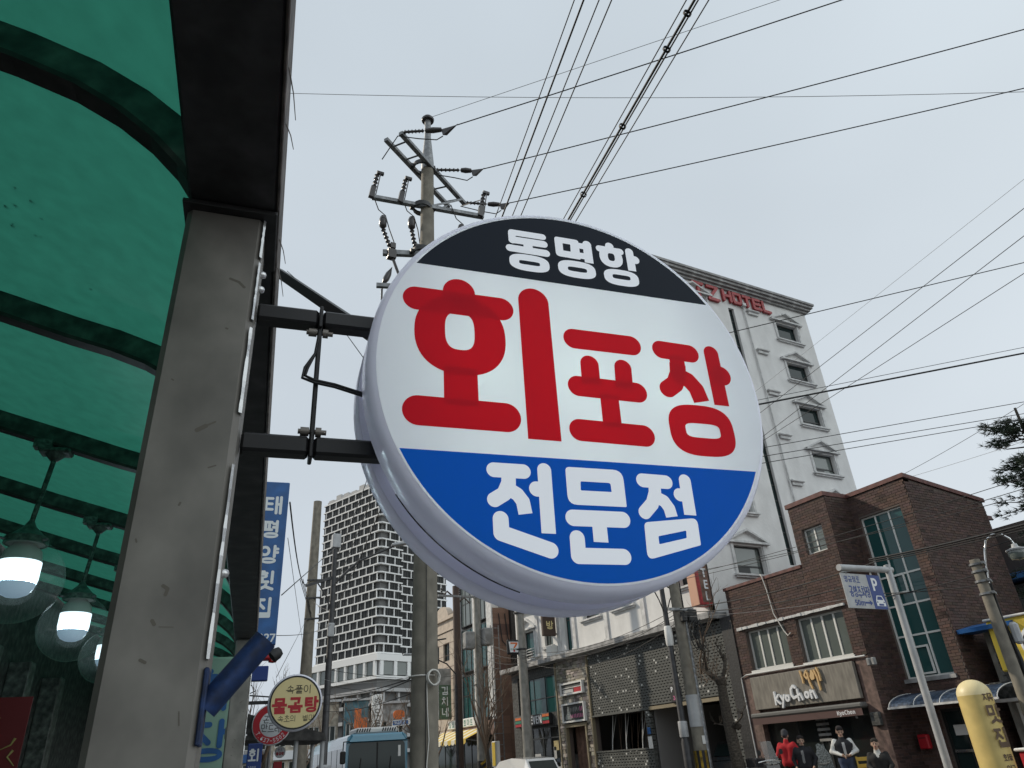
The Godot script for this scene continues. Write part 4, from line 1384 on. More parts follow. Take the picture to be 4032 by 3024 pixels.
	for k in [[8.4, 0.9], [7.7, 0.7], [6.9, 0.6]]:
		g = G.new()
		g.bar(Vector3(-0.25, k[0], 0.2), Vector3(k[1] * 0.5, k[0] + 0.05, 0.2), 0.06, 0.06)
		obj("hook_arm", g, M.dark_steel, t)
	for k in 3:
		g = G.new()
		var p := []
		for i in 13:
			var a := lerpf(-0.5, 3.6, i / 12.0)
			p.append(Vector3(-0.55 - cos(a) * (0.3 + 0.1 * k) * 0.6 + 0.3, 7.9 - 0.12 * k + sin(a + 1.6) * (0.55 + 0.12 * k), 0.22))
		g.tube(p, 0.014, 0.014, 5)
		obj("slack_loop", g, M.cable_black, t)
	t = thing("street_lamp", "dark street lamp post with a grey box on top before the white tower", "street lamp", Vector3(6.42, 0, -25.2))
	g = G.new()
	g.lathe([[0.0, 0.0], [0.16, 0.0], [0.16, 1.2], [0.12, 1.25], [0.085, 8.7], [0.0, 8.7]], 14)
	obj("post", g, M.pole_dark, t)
	g = G.new()
	g.cbox(Vector3(0.02, 8.93, 0), Vector3(0.3, 0.5, 0.25), 0.02)
	obj("control_box", g, M.pole_grey, t)
	g = G.new()
	g.tube([Vector3(0, 7.4, 0), Vector3(0.8, 8.2, 0.2), Vector3(2.0, 8.75, 0.5)], 0.05, 0.035, 7)
	obj("arm", g, M.pole_dark, t)
	g = G.new()
	g.cbox(Vector3(2.3, 8.85, 0.57), Vector3(0.75, 0.1, 0.3), 0.03, Basis(Vector3.BACK, 0.15) * Basis(Vector3.UP, -0.25))
	obj("lamp_head", g, M.pole_grey, t)
	g = G.new()
	g.hexa([Vector3(-0.95, 7.25, 0), Vector3(0, 7.6, 0), Vector3(0, 7.6, 0.03), Vector3(-0.95, 7.25, 0.03), Vector3(-0.98, 7.33, 0), Vector3(0, 7.7, 0), Vector3(0, 7.7, 0.03), Vector3(-0.98, 7.33, 0.03)])
	g.tube([Vector3(-0.55, 7.42, 0.0), Vector3(-0.2, 6.95, 0), Vector3(0, 6.3, 0)], 0.025, 0.025, 6)
	obj("arm", g, M.pole_dark, t)
	g = G.new()
	g.cbox(Vector3(-0.02, 5.85, 0.08), Vector3(0.22, 0.45, 0.14), 0.02)
	obj("notice_plate", g, M.pole_grey, t)
	g = G.new()
	g.cbox(Vector3(0.0, 1.35, 0.1), Vector3(0.42, 0.9, 0.34), 0.05)
	obj("meter_cabinet", g, M.pole_grey, t)


func street_poles_far() -> void:
	var grp := "poles along the far kerb"
	var t := thing("utility_pole", "brown concrete pole with pale sleeve and black and yellow foot before the garage", "utility pole", Vector3(15.66, 0.12, -18.16), 0.0, grp)
	var g := G.new()
	g.lathe([[0.0, 0.0], [0.2, 0.0], [0.13, 10.4], [0.0, 10.4]], 16)
	obj("shaft", g, M.concrete_pole, t)
	g = G.new()
	g.lathe([[0.196, 2.0], [0.198, 2.02], [0.19, 2.85], [0.187, 2.87]], 16)
	obj("notice_sleeve", g, M.pole_grey, t)
	g = G.new()
	g.lathe([[0.205, 0.1], [0.207, 0.1], [0.203, 1.38], [0.2, 1.38]], 16)
	obj("guard", g, M.ink, t)
	for k in 8:
		g = G.new()
		var a := TAU * k / 8.0
		g.box(Vector3(cos(a) * 0.206, 0.74, sin(a) * 0.206), Vector3(0.012, 1.27, 0.07), Basis(Vector3.UP, -a))
		obj("yellow_stripe", g, M.yellow_paint, t)
	g = G.new()
	g.cbox(Vector3(0.02, 1.65, 0.19), Vector3(0.1, 0.22, 0.02), 0.003)
	obj("sticker", g, M.paper_white, t)
	for k in [[9.6, 1.6], [8.7, 1.4], [5.35, 0.9]]:
		g = G.new()
		g.bar(Vector3(-k[1] / 2, k[0], 0.1), Vector3(k[1] / 2, k[0], 0.2), 0.08, 0.08)
		obj("crossarm", g, M.galvanised, t)
	g = G.new()
	g.cbox(Vector3(0.38, 5.15, 0.15), Vector3(0.36, 0.4, 0.22), 0.03)
	g.cbox(Vector3(-0.02, 5.1, 0.25), Vector3(0.2, 0.3, 0.16), 0.03)
	obj("junction_box", g, M.dark_steel, t)
	rng.seed = 31
	for k in 6:
		g = G.new()
		var p := []
		var o := Vector3(rng.randf_range(0.1, 0.7), 5.0, rng.randf_range(0.1, 0.4))
		for i in 9:
			var a := TAU * i / 8.0
			p.append(o + Vector3(sin(a) * rng.randf_range(0.1, 0.25), -0.45 + cos(a) * 0.45, 0.02 * i))
		g.tube(p, 0.016, 0.016, 5)
		obj("slack_loop", g, M.cable_black, t)

	t = thing("street_lamp", "dark lamp post with curved side straps, left of the striped pole at the garage", "street lamp", Vector3(15.36, 0.12, -18.42), 0.0, grp)
	g = G.new()
	g.lathe([[0.0, 0.0], [0.13, 0.0], [0.13, 1.6], [0.1, 1.7], [0.075, 6.6], [0.0, 6.6]], 14)
	obj("post", g, M.pole_dark, t)
	g = G.new()
	g.lathe([[0.1, 4.3], [0.125, 4.35], [0.13, 4.6], [0.12, 4.85], [0.1, 4.9]], 12)
	obj("wrapped_joint", g, M.paper_white, t)
	g = G.new()
	g.lathe([[0.132, 1.75], [0.14, 1.78], [0.14, 2.15], [0.132, 2.18]], 14)
	obj("collar", g, M.pole_grey, t)
	for s in [-1.0, 1.0]:
		g = G.new()
		g.tube([Vector3(0, 5.2, 0), Vector3(0.22 * s, 5.7, 0.05), Vector3(0.42 * s, 6.0, 0.1)], 0.02, 0.02, 6)
		g.tube([Vector3(0, 6.25, 0), Vector3(0.42 * s, 6.0, 0.1)], 0.03, 0.02, 6)
		obj("side_strap", g, M.pole_dark, t)
	g = G.new()
	g.cbox(Vector3(0.0, 6.85, 0), Vector3(0.26, 0.5, 0.26), 0.05)
	obj("lantern", g, M.pole_dark, t)

	t = thing("thin_white_pole", "thin white steel pole close beside the striped concrete pole", "pole", Vector3(15.82, 0.12, -18.06), 0.0, grp)
	g = G.new()
	g.lathe([[0.0, 0.0], [0.085, 0.0], [0.085, 2.7], [0.07, 2.72], [0.06, 5.2], [0.0, 5.2]], 12)
	obj("shaft", g, M.galvanised, t)
	g = G.new()
	g.tube([Vector3(0, 5.2, 0), Vector3(0.0, 6.6, 0.0)], 0.025, 0.02, 6)
	g.cbox(Vector3(-0.02, 5.2, 0.1), Vector3(0.22, 0.18, 0.16), 0.03)
	obj("antenna_rod", g, M.cable_black, t)

	t = thing("utility_pole", "pale concrete pole with black and yellow foot in front of the convenience store", "utility pole", Vector3(16.0, 0.12, -29.25), 0.0, grp)
	g = G.new()
	g.lathe([[0.0, 0.0], [0.23, 0.0], [0.15, 11.0], [0.0, 11.0]], 16)
	obj("shaft", g, M.concrete, t)
	g = G.new()
	g.lathe([[0.233, 0.1], [0.236, 0.1], [0.23, 1.5], [0.226, 1.5]], 16)
	obj("guard", g, M.ink, t)
	for k in 8:
		g = G.new()
		var a := TAU * k / 8.0
		g.box(Vector3(cos(a) * 0.235, 0.8, sin(a) * 0.235), Vector3(0.012, 1.4, 0.075), Basis(Vector3.UP, -a))
		obj("yellow_stripe", g, M.yellow_paint, t)
	for y in [5.75, 7.3, 8.9]:
		g = G.new()
		g.lathe([[0.2, y - 0.04], [0.215, y - 0.03], [0.215, y + 0.03], [0.2, y + 0.04]], 14)
		g.box(Vector3(-0.22, y, 0.0), Vector3(0.16, 0.07, 0.1))
		obj("band_clamp", g, M.dark_steel, t)
	var q := thing("store_pole_sign", "small white square sign with a red numeral seven hung on the pale pole", "sign", Vector3(15.62, 5.97, -29.3))
	g = G.new()
	g.cbox(Vector3(-0.03, 0, 0), Vector3(0.62, 0.62, 0.16), 0.05)
	obj("case", g, M.ink, q)
	g = G.new()
	g.prism(PackedVector2Array([Vector2(-0.28, 0.22), Vector2(0.22, 0.22), Vector2(0.17, -0.22), Vector2(-0.23, -0.22)]), 0.078, 0.086)
	obj("face", g, M.print_white, q)
	g = G.new()
	g.sheet(PackedVector2Array([Vector2(-0.2, 0.19), Vector2(0.15, 0.19), Vector2(0.15, 0.12), Vector2(-0.2, 0.12)]), 0.089)
	g.sheet(PackedVector2Array([Vector2(0.05, 0.12), Vector2(0.15, 0.12), Vector2(0.02, -0.05), Vector2(-0.07, -0.05)]), 0.089)
	obj("seven_top", g, M.print_orange, q)
	g = G.new()
	g.sheet(PackedVector2Array([Vector2(-0.07, -0.1), Vector2(0.02, -0.1), Vector2(0.01, -0.2), Vector2(-0.07, -0.2)]), 0.089)
	obj("seven_foot", g, M.print_red, q)
	print_text(q, "ELEVEN", Vector3(-0.03, -0.1, 0.089), 0.1, M.print_green, 0.001)
	g = G.new()
	g.bar(Vector3(0.26, 0.1, 0.0), Vector3(0.4, 0.1, 0.0), 0.04, 0.04)
	g.bar(Vector3(0.26, -0.1, 0.0), Vector3(0.4, -0.1, 0.0), 0.04, 0.04)
	obj("bracket", g, M.dark_steel, q)

	t = thing("utility_pole", "concrete pole with transformer boxes and many cables in front of the glass building", "utility pole", Vector3(16.4, 0.12, -34.6), 0.0, grp)
	g = G.new()
	g.lathe([[0.0, 0.0], [0.24, 0.0], [0.15, 9.6], [0.0, 9.6]], 14)
	obj("shaft", g, M.concrete, t)
	for k in [[-0.6, 6.9], [0.4, 7.1]]:
		g = G.new()
		g.cbox(Vector3(k[0], k[1], 0.2), Vector3(0.52, 0.85, 0.5), 0.06)
		obj("transformer_box", g, M.wall_grey, t)
	g = G.new()
	g.bar(Vector3(-2.2, 9.1, 0.1), Vector3(1.6, 9.1, 0.1), 0.1, 0.1)
	obj("crossarm", g, M.galvanised, t)
	for x in [-2.0, -1.0, 0.6, 1.5]:
		g = G.new()
		insulator(g, Vector3(x, 9.14, 0.1), Vector3(x, 9.5, 0.1), 0.07, 3)
		obj("pin_insulator", g, M.porcelain, t)
	g = G.new()
	g.lathe([[0.243, 0.1], [0.246, 0.1], [0.24, 1.5], [0.236, 1.5]], 14)
	obj("guard", g, M.ink, t)
	for k in 5:
		g = G.new()
		g.box(Vector3(0.0, 0.35 + 0.28 * k, 0.235), Vector3(0.44, 0.1, 0.05), Basis(Vector3.BACK, 0.6))
		obj("yellow_stripe", g, M.yellow_paint, t)
	t = thing("dark_pole", "tall dark brown pole rising beside the beige stone building", "utility pole", Vector3(16.3, 0.12, -37.0), 0.0, grp)
	g = G.new()
	g.lathe([[0.0, 0.0], [0.2, 0.0], [0.2, 10.2], [0.0, 10.2]], 12)
	obj("shaft", g, M.dark_brown, t)
	for k in [[9.9, -0.9], [9.6, 0.8]]:
		g = G.new()
		g.tube([Vector3(0, k[0] - 0.4, 0), Vector3(k[1] * 0.6, k[0], 0), Vector3(k[1], k[0] - 0.35, 0.1)], 0.05, 0.04, 6)
		obj("hook_arm", g, M.dark_brown, t)
	t = thing("street_lamp", "slim street lamp with a long curved arm over the yellow striped awning", "street lamp", Vector3(15.7, 0.12, -35.9), 0.0, grp)
	g = G.new()
	g.lathe([[0.0, 0.0], [0.09, 0.0], [0.07, 5.0], [0.0, 5.0]], 10)
	obj("post", g, M.pole_dark, t)
	g = G.new()
	g.tube([Vector3(0, 4.9, 0), Vector3(0.0, 5.5, 0.0), Vector3(-0.5, 6.0, 0), Vector3(-1.4, 6.35, 0), Vector3(-2.2, 6.45, 0)], 0.04, 0.03, 7)
	obj("arm", g, M.pole_dark, t)
	g = G.new()
	g.cbox(Vector3(-2.5, 6.44, 0), Vector3(0.7, 0.09, 0.26), 0.03)
	obj("lamp_head", g, M.pole_grey, t)

	# parking sign
	t = thing("parking_sign", "grey steel parking sign post with its blue P board hanging from a side arm", "sign", Vector3(15.75, 0.0, -10.7))
	g = G.new()
	g.lathe([[0.0, 0.0], [0.085, 0.0], [0.075, 5.1], [0.0, 5.12]], 16)
	obj("post", g, M.pole_grey, t)
	g = G.new()
	g.tube([Vector3(0.12, 4.99, 0), Vector3(-1.7, 4.95, 0)], 0.072, 0.072, 14)
	obj("arm", g, M.pole_grey, t)
	var pl := Node3D.new()
	pl.name = "board"
	t.add_child(pl)
	pl.position = Vector3(-1.045, 4.455, -0.02)
	g = G.new()
	g.cbox(Vector3(0, 0, 0), Vector3(1.29, 0.76, 0.03), 0.004)
	obj("plate", g, M.pole_grey, pl)
	g = G.new()
	g.sheet(PackedVector2Array([Vector2(0.2, -0.378), Vector2(0.643, -0.378), Vector2(0.643, 0.378), Vector2(0.2, 0.378)]), 0.017)
	obj("blue_field", g, M.board_navy, pl)
	print_text(pl, "P", Vector3(0.4, 0.16, 0.02), 0.4, M.print_white, 0.002)
	g = G.new()
	g.ring(PackedVector2Array([Vector2(0.36, -0.08), Vector2(0.54, -0.08), Vector2(0.6, -0.2), Vector2(0.6, -0.31), Vector2(0.3, -0.31), Vector2(0.3, -0.2)]), PackedVector2Array([Vector2(0.38, -0.1), Vector2(0.52, -0.1), Vector2(0.55, -0.17), Vector2(0.54, -0.175), Vector2(0.36, -0.175), Vector2(0.35, -0.17)]), 0.019, 0.019)
	obj("car_symbol", g, M.print_white, pl)
	g = G.new()
	g.sheet(PackedVector2Array([Vector2(0.37, -0.26), Vector2(0.53, -0.26), Vector2(0.53, -0.3), Vector2(0.37, -0.3)]), 0.021)
	g.sheet(oval(0.34, -0.225, 0.02, 0.015), 0.021)
	g.sheet(oval(0.56, -0.225, 0.02, 0.015), 0.021)
	obj("car_grille", g, M.board_navy, pl)
	write(pl, "영금정로", Vector3(-0.57, 0.19, 0.017), 0.13, 0.13, M.board_navy, Vector3(0.13, 0, 0), 0.0, 0.85)
	write(pl, "공영주차장", Vector3(-0.5, -0.13, 0.017), 0.23, 0.12, M.board_navy, Vector3(0.137, 0, 0), 0.0, 0.52)
	print_text(pl, "50m", Vector3(-0.25, -0.26, 0.018), 0.17, M.board_navy, 0.001)
	g = G.new()
	g.sheet(PackedVector2Array([Vector2(-0.08, -0.23), Vector2(0.08, -0.23), Vector2(0.08, -0.19), Vector2(0.17, -0.25), Vector2(0.08, -0.31), Vector2(0.08, -0.27), Vector2(-0.08, -0.27)]), 0.018)
	obj("arrow", g, M.board_navy, pl)
	g = G.new()
	for x in [-0.45, 0.4]:
		g.bar(Vector3(x, 0.37, 0), Vector3(x, 0.5, 0), 0.03, 0.03)
	g.bar(Vector3(-0.6, 0.4, 0), Vector3(-0.1, 0.47, 0), 0.05, 0.03)
	obj("hanger", g, M.galvanised, pl)

	# leaning telecom pole with a globe lamp at the right edge
	t = thing("telecom_pole", "grey telecom pole wrapped in cables with a bent globe lamp, at the right edge", "utility pole", Vector3(15.72, 0.12, -8.68), 0.0, grp)
	g = G.new()
	g.lathe([[0.0, 0.0], [0.13, 0.0], [0.1, 4.6], [0.0, 4.62]], 14)
	obj("shaft", g, M.concrete_pole, t)
	g = G.new()
	g.tube([Vector3(0.1, 0, 0.1), Vector3(0.16, 1.5, 0.06), Vector3(0.1, 2.6, 0.14), Vector3(0.15, 3.6, 0.02), Vector3(0.05, 4.4, 0.1)], 0.05, 0.03, 8)
	g.tube([Vector3(0.16, 0, 0.02), Vector3(0.2, 1.3, 0.1), Vector3(0.17, 2.9, 0.02), Vector3(0.1, 4.2, 0.1)], 0.025, 0.025, 6)
	obj("cable_bundle", g, M.cable_black, t)
	for k in [3.9, 4.15, 4.35, 4.5]:
		g = G.new()
		g.lathe([[0.115, k - 0.025], [0.135, k - 0.02], [0.135, k + 0.02], [0.115, k + 0.025]], 12)
		g.box(Vector3(0.05, k, 0.13), Vector3(0.34, 0.05, 0.05), Basis(Vector3.UP, 0.4))
		obj("band_clamp", g, M.galvanised, t)
	g = G.new()
	g.cbox(Vector3(0.16, 3.1, 0.2), Vector3(0.16, 0.42, 0.16), 0.05)
	obj("splice_case", g, M.pole_grey, t)
	g = G.new()
	g.tube([Vector3(0.06, 4.1, 0.09), Vector3(0.08, 4.45, 0.14), Vector3(0.1, 4.75, 0.22), Vector3(0.13, 4.95, 0.3), Vector3(0.2, 5.04, 0.42), Vector3(0.28, 5.02, 0.56), Vector3(0.34, 4.9, 0.66), Vector3(0.36, 4.78, 0.69)], 0.022, 0.02, 8)
	obj("lamp_arm", g, M.chrome, t)
	g = G.new()
	g.lathe([[0.0, 0.02], [0.05, 0.0], [0.07, -0.07], [0.19, -0.11], [0.19, -0.14], [0.0, -0.14]], 18, Basis.IDENTITY, Vector3(0.36, 4.78, 0.69))
	obj("lamp_shade", g, M.pole_grey, t)
	g = G.new()
	g.lathe([[0.165, -0.14], [0.175, -0.22], [0.14, -0.3], [0.0, -0.33]], 18, Basis.IDENTITY, Vector3(0.36, 4.78, 0.69))
	obj("lamp_bowl", g, M.glass_grey, t)


func wires() -> void:
	# high-voltage phases from the tall pole across the road
	wire("top earth wire from the tall pole cap towards the upper right", [Vector3(4.15, 14.05, -10.2), Vector3(9.91, 14.2, -4.23), Vector3(21, 14.5, 7.3)], 0.008, 0.0, M.cable_grey)
	wire("first phase wire leaving the uppermost insulator string", [Vector3(4.21, 12.62, -8.99), Vector3(22.0, 14.3, 8.5)], 0.016, 0.2)
	wire("second phase wire leaving the middle insulator string", [Vector3(5.19, 12.62, -9.83), Vector3(23.5, 13.7, 6.7)], 0.016, 0.2)
	wire("third phase wire leaving the lowest insulator string", [Vector3(6.17, 12.62, -10.53), Vector3(24.0, 13.2, 5.2)], 0.016, 0.2)
	wire("thin wire crossing the whole sky almost level", [Vector3(0.2, 15.4, -12.5), Vector3(17.0, 13.1, -2.6)], 0.009, 0.25, M.cable_grey)
	# along the near kerb overhead
	var k := 0
	for a in [[7.855, 3.711, 7.472, 6.33, 0.008], [7.624, 3.551, 7.273, 6.097, 0.013], [7.277, 3.311, 6.999, 5.776, 0.008], [7.021, 3.134, 6.789, 5.507, 0.008]]:
		var s: float = (a[2] - a[0]) / (a[3] - a[1])
		wire(["leftmost of the four thin wires rising steeply over the sign", "thicker second of the four wires rising over the sign", "third of the four thin wires rising over the sign", "rightmost of the four thin wires rising over the sign"][k], [L(2.2, a[0] + s * (1.0 - a[1]), 1.0), L(2.2, a[0] + s * (10.6 - a[1]), 10.6)], a[4], 0.06)
		k += 1
	k = 0
	for a in [[5.84, 1.2, 5.82, 0.006], [5.755, 1.2, 5.77, 0.013], [5.73, 1.2, 5.745, 0.008], [5.62, 1.2, 5.72, 0.006]]:
		wire(["thin upper wire of the black bundle over the sign", "thick black cable of the bundle rising over the sign", "second cable lashed to the black bundle over the sign", "thin lower wire right of the black bundle over the sign"][k], [L(2.2 + 0.01 * k, a[0], a[1]), L(2.2, a[2], 10.6)], a[3])
		k += 1
	for j in 4:
		var t := thing("wire_spacer", ["upper ring spacer clamped on the black bundle", "middle ring spacer clamped on the black bundle", "lower ring spacer clamped on the black bundle", "lowest ring spacer clamped on the bundle just above the sign"][j], "clamp", L(2.21, 5.755, [2.62, 3.3, 4.05, 2.35][j]), TURN, "spacers on the black bundle")
		var g := G.new()
		g.lathe([[0.024, -0.008], [0.028, -0.008], [0.028, 0.008], [0.024, 0.008]], 12, Basis(Vector3.RIGHT, PI / 2.0))
		obj("ring", g, M.cable_black, t)
	# low-voltage lines fanning right from behind the sign
	var names := ["lone wire sloping from the hotel top to the right edge", "upper thin wire of the pair in front of the hotel", "thick black cable in front of the hotel's middle windows", "first of three level wires across the hotel", "second of three level wires across the hotel", "lowest of three level wires across the hotel"]
	var st := [7.07, 5.95, 5.9, 5.25, 5.17, 5.03]
	var en := [Vector3(13.11, 8.6, -3.99), Vector3(13.57, 7.4, -4.7), Vector3(13.57, 7.3, -4.74), Vector3(14.4, 6.8, -5.37), Vector3(14.42, 6.6, -5.46), Vector3(14.08, 6.4, -5.37)]
	for i in 6:
		var a := Vector3(4.1, st[i], -10.2)
		var b: Vector3 = en[i]
		wire(names[i], [a, b + (b - a) * 0.35], [0.011, 0.007, 0.022, 0.009, 0.009, 0.009][i], 0.0)
	names = ["thin grey wire crossing the hotel corner steeply", "upper of three steep wires right of the sign", "middle of three steep wires right of the sign", "lower of three steep wires right of the sign"]
	var gp := [Vector3(15.75, 10.25, -18.11), Vector3(15.78, 9.51, -18.08), Vector3(15.68, 8.64, -18.17), Vector3(15.71, 8.93, -18.14)]
	en = [Vector3(12.54, 10.0, -3.14), Vector3(12.68, 9.6, -3.37), Vector3(12.77, 9.2, -3.57), Vector3(13.68, 9.0, -4.12)]
	for i in 4:
		wire(names[i], [gp[i], en[i] + (en[i] - gp[i]) * 0.3], [0.005, 0.01, 0.01, 0.01][i], 0.0, M.cable_grey if i == 0 else null)
	# along the far kerb, past the brick building
	names = ["topmost wire running past the brick building roof", "second wire running past the brick building roof", "third wire running past the brick building roof"]
	for i in 3:
		wire(names[i], [Vector3(15.6, [6.45, 6.36, 6.55][i], -18.1), Vector3(15.6, [5.97, 5.75, 5.58][i], -6.0)], 0.011, 0.12)
	for i in 3:
		wire(["upper strand of the thick cable bundle tied to the parking sign post", "middle strand of the thick cable bundle tied to the parking sign post", "lower strand of the thick cable bundle tied to the parking sign post"][i], [Vector3(15.6, 5.3 - 0.04 * i, -11.0), Vector3(15.6 + 0.03 * i, 5.14 - 0.05 * i, -5.0)], 0.03 - 0.006 * i, 0.1)
	for i in 3:
		wire(["upper cable from the garage pole to the parking sign post", "sagging middle cable from the garage pole to the parking sign post", "lower cable under the wall of the chicken shop's upper floor"][i], [Vector3(15.62, [5.5, 5.4, 5.25][i], -18.1), Vector3(15.6, [5.2, 4.85, 4.5][i], -10.9)], [0.02, 0.018, 0.008][i], [0.15, 0.2, 0.1][i], M.cable_grey if i == 2 else null)
	for i in 2:
		wire(["upper service wire reaching the telecom pole", "lower service wire reaching the telecom pole"][i], [Vector3(15.6, [4.41, 4.5][i], -11.0), Vector3(15.7, [4.42, 4.2][i], -8.7)], 0.014, 0.03)
	for i in 4:
		wire(["upper wire sagging from the garage pole along the hotel band", "second wire sagging from the garage pole along the hotel band", "third wire sagging from the garage pole along the hotel band", "lowest wire sagging from the garage pole along the hotel band"][i], [Vector3(15.6, 5.5 - 0.13 * i, -18.2), Vector3(15.9, 5.75 - 0.12 * i, -29.2)], 0.014, [0.45, 0.62, 0.3, 0.75][i])
	for i in 3:
		wire(["upper black wire from the garage pole over the slatted wall", "middle black wire from the garage pole over the slatted wall", "lower black wire from the garage pole over the slatted wall"][i], [Vector3(15.9, 5.7 - 0.2 * i, -29.3), Vector3(16.3, 7.4 - 0.5 * i, -34.6)], 0.014, 0.2)
	wire("wire leaving the brick roof towards the pine tree", [Vector3(20.3, 8.45, -13.0), Vector3(18.0, 8.6, -6.0)], 0.009, 0.1)
	wire("lower wire leaving the brick roof towards the pine tree", [Vector3(20.3, 8.4, -12.6), Vector3(19.0, 7.7, -6.0)], 0.007, 0.05, M.cable_grey)
	wire("cable from the lamp arm towards the right edge", [Vector3(15.8, 4.9, -8.4), Vector3(15.8, 5.05, -5.0)], 0.012)
	# near-side distribution past the tower
	names = ["white cable tied round the tall pole at the coil", "upper black cable from the tall pole across the tower foot", "middle black cable from the tall pole across the tower foot", "low black cable crossing above the bus"]
	var q := [[Vector3(3.8, 2.72, -10.3), Vector3(6.3, 4.3, -25.2)], [Vector3(3.8, 2.7, -10.3), Vector3(6.35, 3.85, -25.2)], [Vector3(3.8, 2.68, -10.3), Vector3(6.35, 3.55, -25.2)], [Vector3(3.8, 2.5, -10.3), Vector3(6.35, 3.35, -25.2)]]
	for i in 4:
		wire(names[i], q[i], [0.006, 0.012, 0.012, 0.009][i], 0.1, M.cable_white if i == 0 else null)
	names = ["dark wire looping from the blue sign to the slim brown pole", "wire rising from the slim brown pole to the street lamp top", "wire from the lamp post to the old pole's lower hook", "steep stay wire left of the slim brown pole", "steep wire crossing the stay wire left of the slim brown pole", "level wire below the loops of the slim brown pole"]
	q = [[L(0.2, 5.3, 11.0), Vector3(6.4, 8.35, -29.2)], [L(0.2, 3.9, 11.0), Vector3(6.42, 8.7, -25.2)], [Vector3(6.42, 6.5, -25.2), Vector3(6.6, 7.7, -29.2)], [L(0.22, 4.8, 11.2), Vector3(6.5, 5.5, -29.2)], [L(0.25, 2.9, 12.0), Vector3(6.5, 7.0, -29.2)], [L(0.2, 3.5, 12.0), Vector3(6.42, 6.05, -25.2)]]
	for i in 6:
		wire(names[i], q[i], [0.018, 0.012, 0.012, 0.007, 0.007, 0.008][i], [0.5, 0.0, 0.1, 0.0, 0.0, 0.1][i])
	names = ["first dark cable climbing across the tower face", "second dark cable climbing across the tower face", "third dark cable climbing across the tower face"]
	for i in 3:
		wire(names[i], [Vector3(3.95, 8.8 - 0.9 * i, -10.4), Vector3(6.5, 8.3 - 0.9 * i, -25.2)], 0.014, 0.25)
	for i in 2:
		wire(["level wire low across the tower podium", "second level wire low across the tower podium"][i], [Vector3(6.42, 4.6 - 0.5 * i, -25.2), Vector3(16.3, 5.6 - 0.6 * i, -34.6)], 0.012, 0.3)
	wire("wire from the glass building pole to the tall pole", [Vector3(16.3, 8.9, -34.6), Vector3(4.1, 8.0, -10.4)], 0.012, 0.4)


# ---------- walls with openings: rects are [x0, y0, x1, y1] in the wall's own plane, x right, y up, outside is +z
func panel_wall(parent: Node, what: String, w0: float, w1: float, h0: float, h1: float, thick: float, rects: Array, m: Material, z := 0.0) -> void:
	var xs := [w0, w1]
	for r in rects:
		xs.append(clampf(r[0], w0, w1)); xs.append(clampf(r[2], w0, w1))
	xs.sort()
	var g := G.new()
	for i in xs.size() - 1:
		var a: float = xs[i]
		var b: float = xs[i + 1]
		if b - a < 0.001:
			continue
		var cuts := []
		for r in rects:
			if r[0] < (a + b) / 2.0 and r[2] > (a + b) / 2.0:
				cuts.append([r[1], r[3]])
		cuts.sort()
		var y := h0
		for c in cuts:
			if c[0] > y + 0.001:
				g.span(a, y, z - thick, b, c[0], z)
			y = maxf(y, c[1])
		if y < h1 - 0.001:
			g.span(a, y, z - thick, b, h1, z)
	obj(what, g, m, parent)


# bricks laid in courses over a mortar wall; the first `single` of them are parts of their own
func bricks(parent: Node, w0: float, w1: float, h0: float, h1: float, rects: Array, single: int, tone: Color, seed_: int, at := Transform3D.IDENTITY) -> int:
	rng.seed = seed_
	var g := G.new()
	g.x = at
	var row := 0
	var y := h0
	var done := 0
	var lay := 0.082
	while y + 0.07 <= h1 + 0.001:
		var x := w0 - (0.11 if row % 2 else 0.0)
		while x < w1 - 0.02:
			var a := maxf(x, w0)
			var b := minf(x + 0.21, w1)
			var keep := b - a > 0.04
			for r in rects:
				if y + 0.07 > r[1] and y < r[3] and b > r[0] and a < r[2]:
					if a < r[0] - 0.04:
						b = r[0]
					elif b > r[2] + 0.04:
						a = r[2]
					else:
						keep = false
			if keep:
				var k := rng.randf_range(0.7, 1.18)
				var c := Color(tone.r * k * rng.randf_range(0.92, 1.1), tone.g * k, tone.b * k * rng.randf_range(0.9, 1.1))
				if rng.randf() < 0.05:
					c = c * 0.55
				c.a = 1.0
				var dz := rng.randf_range(0.010, 0.017)
				if done < single and b - a > 0.2:
					var v := done % 6
					var key := "brick%d%d" % [v, int(tone.r * 1000)]
					if not shared.has(key):
						var bg := G.new()
						bg.col = c
						bg.span(0, 0, -0.02, 0.21, 0.071, 0.013)
						shared[key] = bg.mesh()
					put("brick", shared[key], M.brick, parent, at * Transform3D(Basis.IDENTITY, Vector3(a, y, dz - 0.013)))
					done += 1
				else:
					g.col = c
					var h := y + 0.071
					g.quad(Vector3(a, y, dz), Vector3(b, y, dz), Vector3(b, h, dz), Vector3(a, h, dz), Vector3.BACK)
					g.quad(Vector3(a, y, 0), Vector3(b, y, 0), Vector3(b, y, dz), Vector3(a, y, dz), Vector3.DOWN)
					g.quad(Vector3(a, h, 0), Vector3(b, h, 0), Vector3(b, h, dz), Vector3(a, h, dz), Vector3.UP)
					g.quad(Vector3(a, y, 0), Vector3(a, h, 0), Vector3(a, h, dz), Vector3(a, y, dz), Vector3.LEFT)
					g.quad(Vector3(b, y, 0), Vector3(b, h, 0), Vector3(b, h, dz), Vector3(b, y, dz), Vector3.RIGHT)
			x += 0.22
		y += lay
		row += 1
	if g.v.size():
		mass("brick_courses", g, M.brick, parent)
	return done


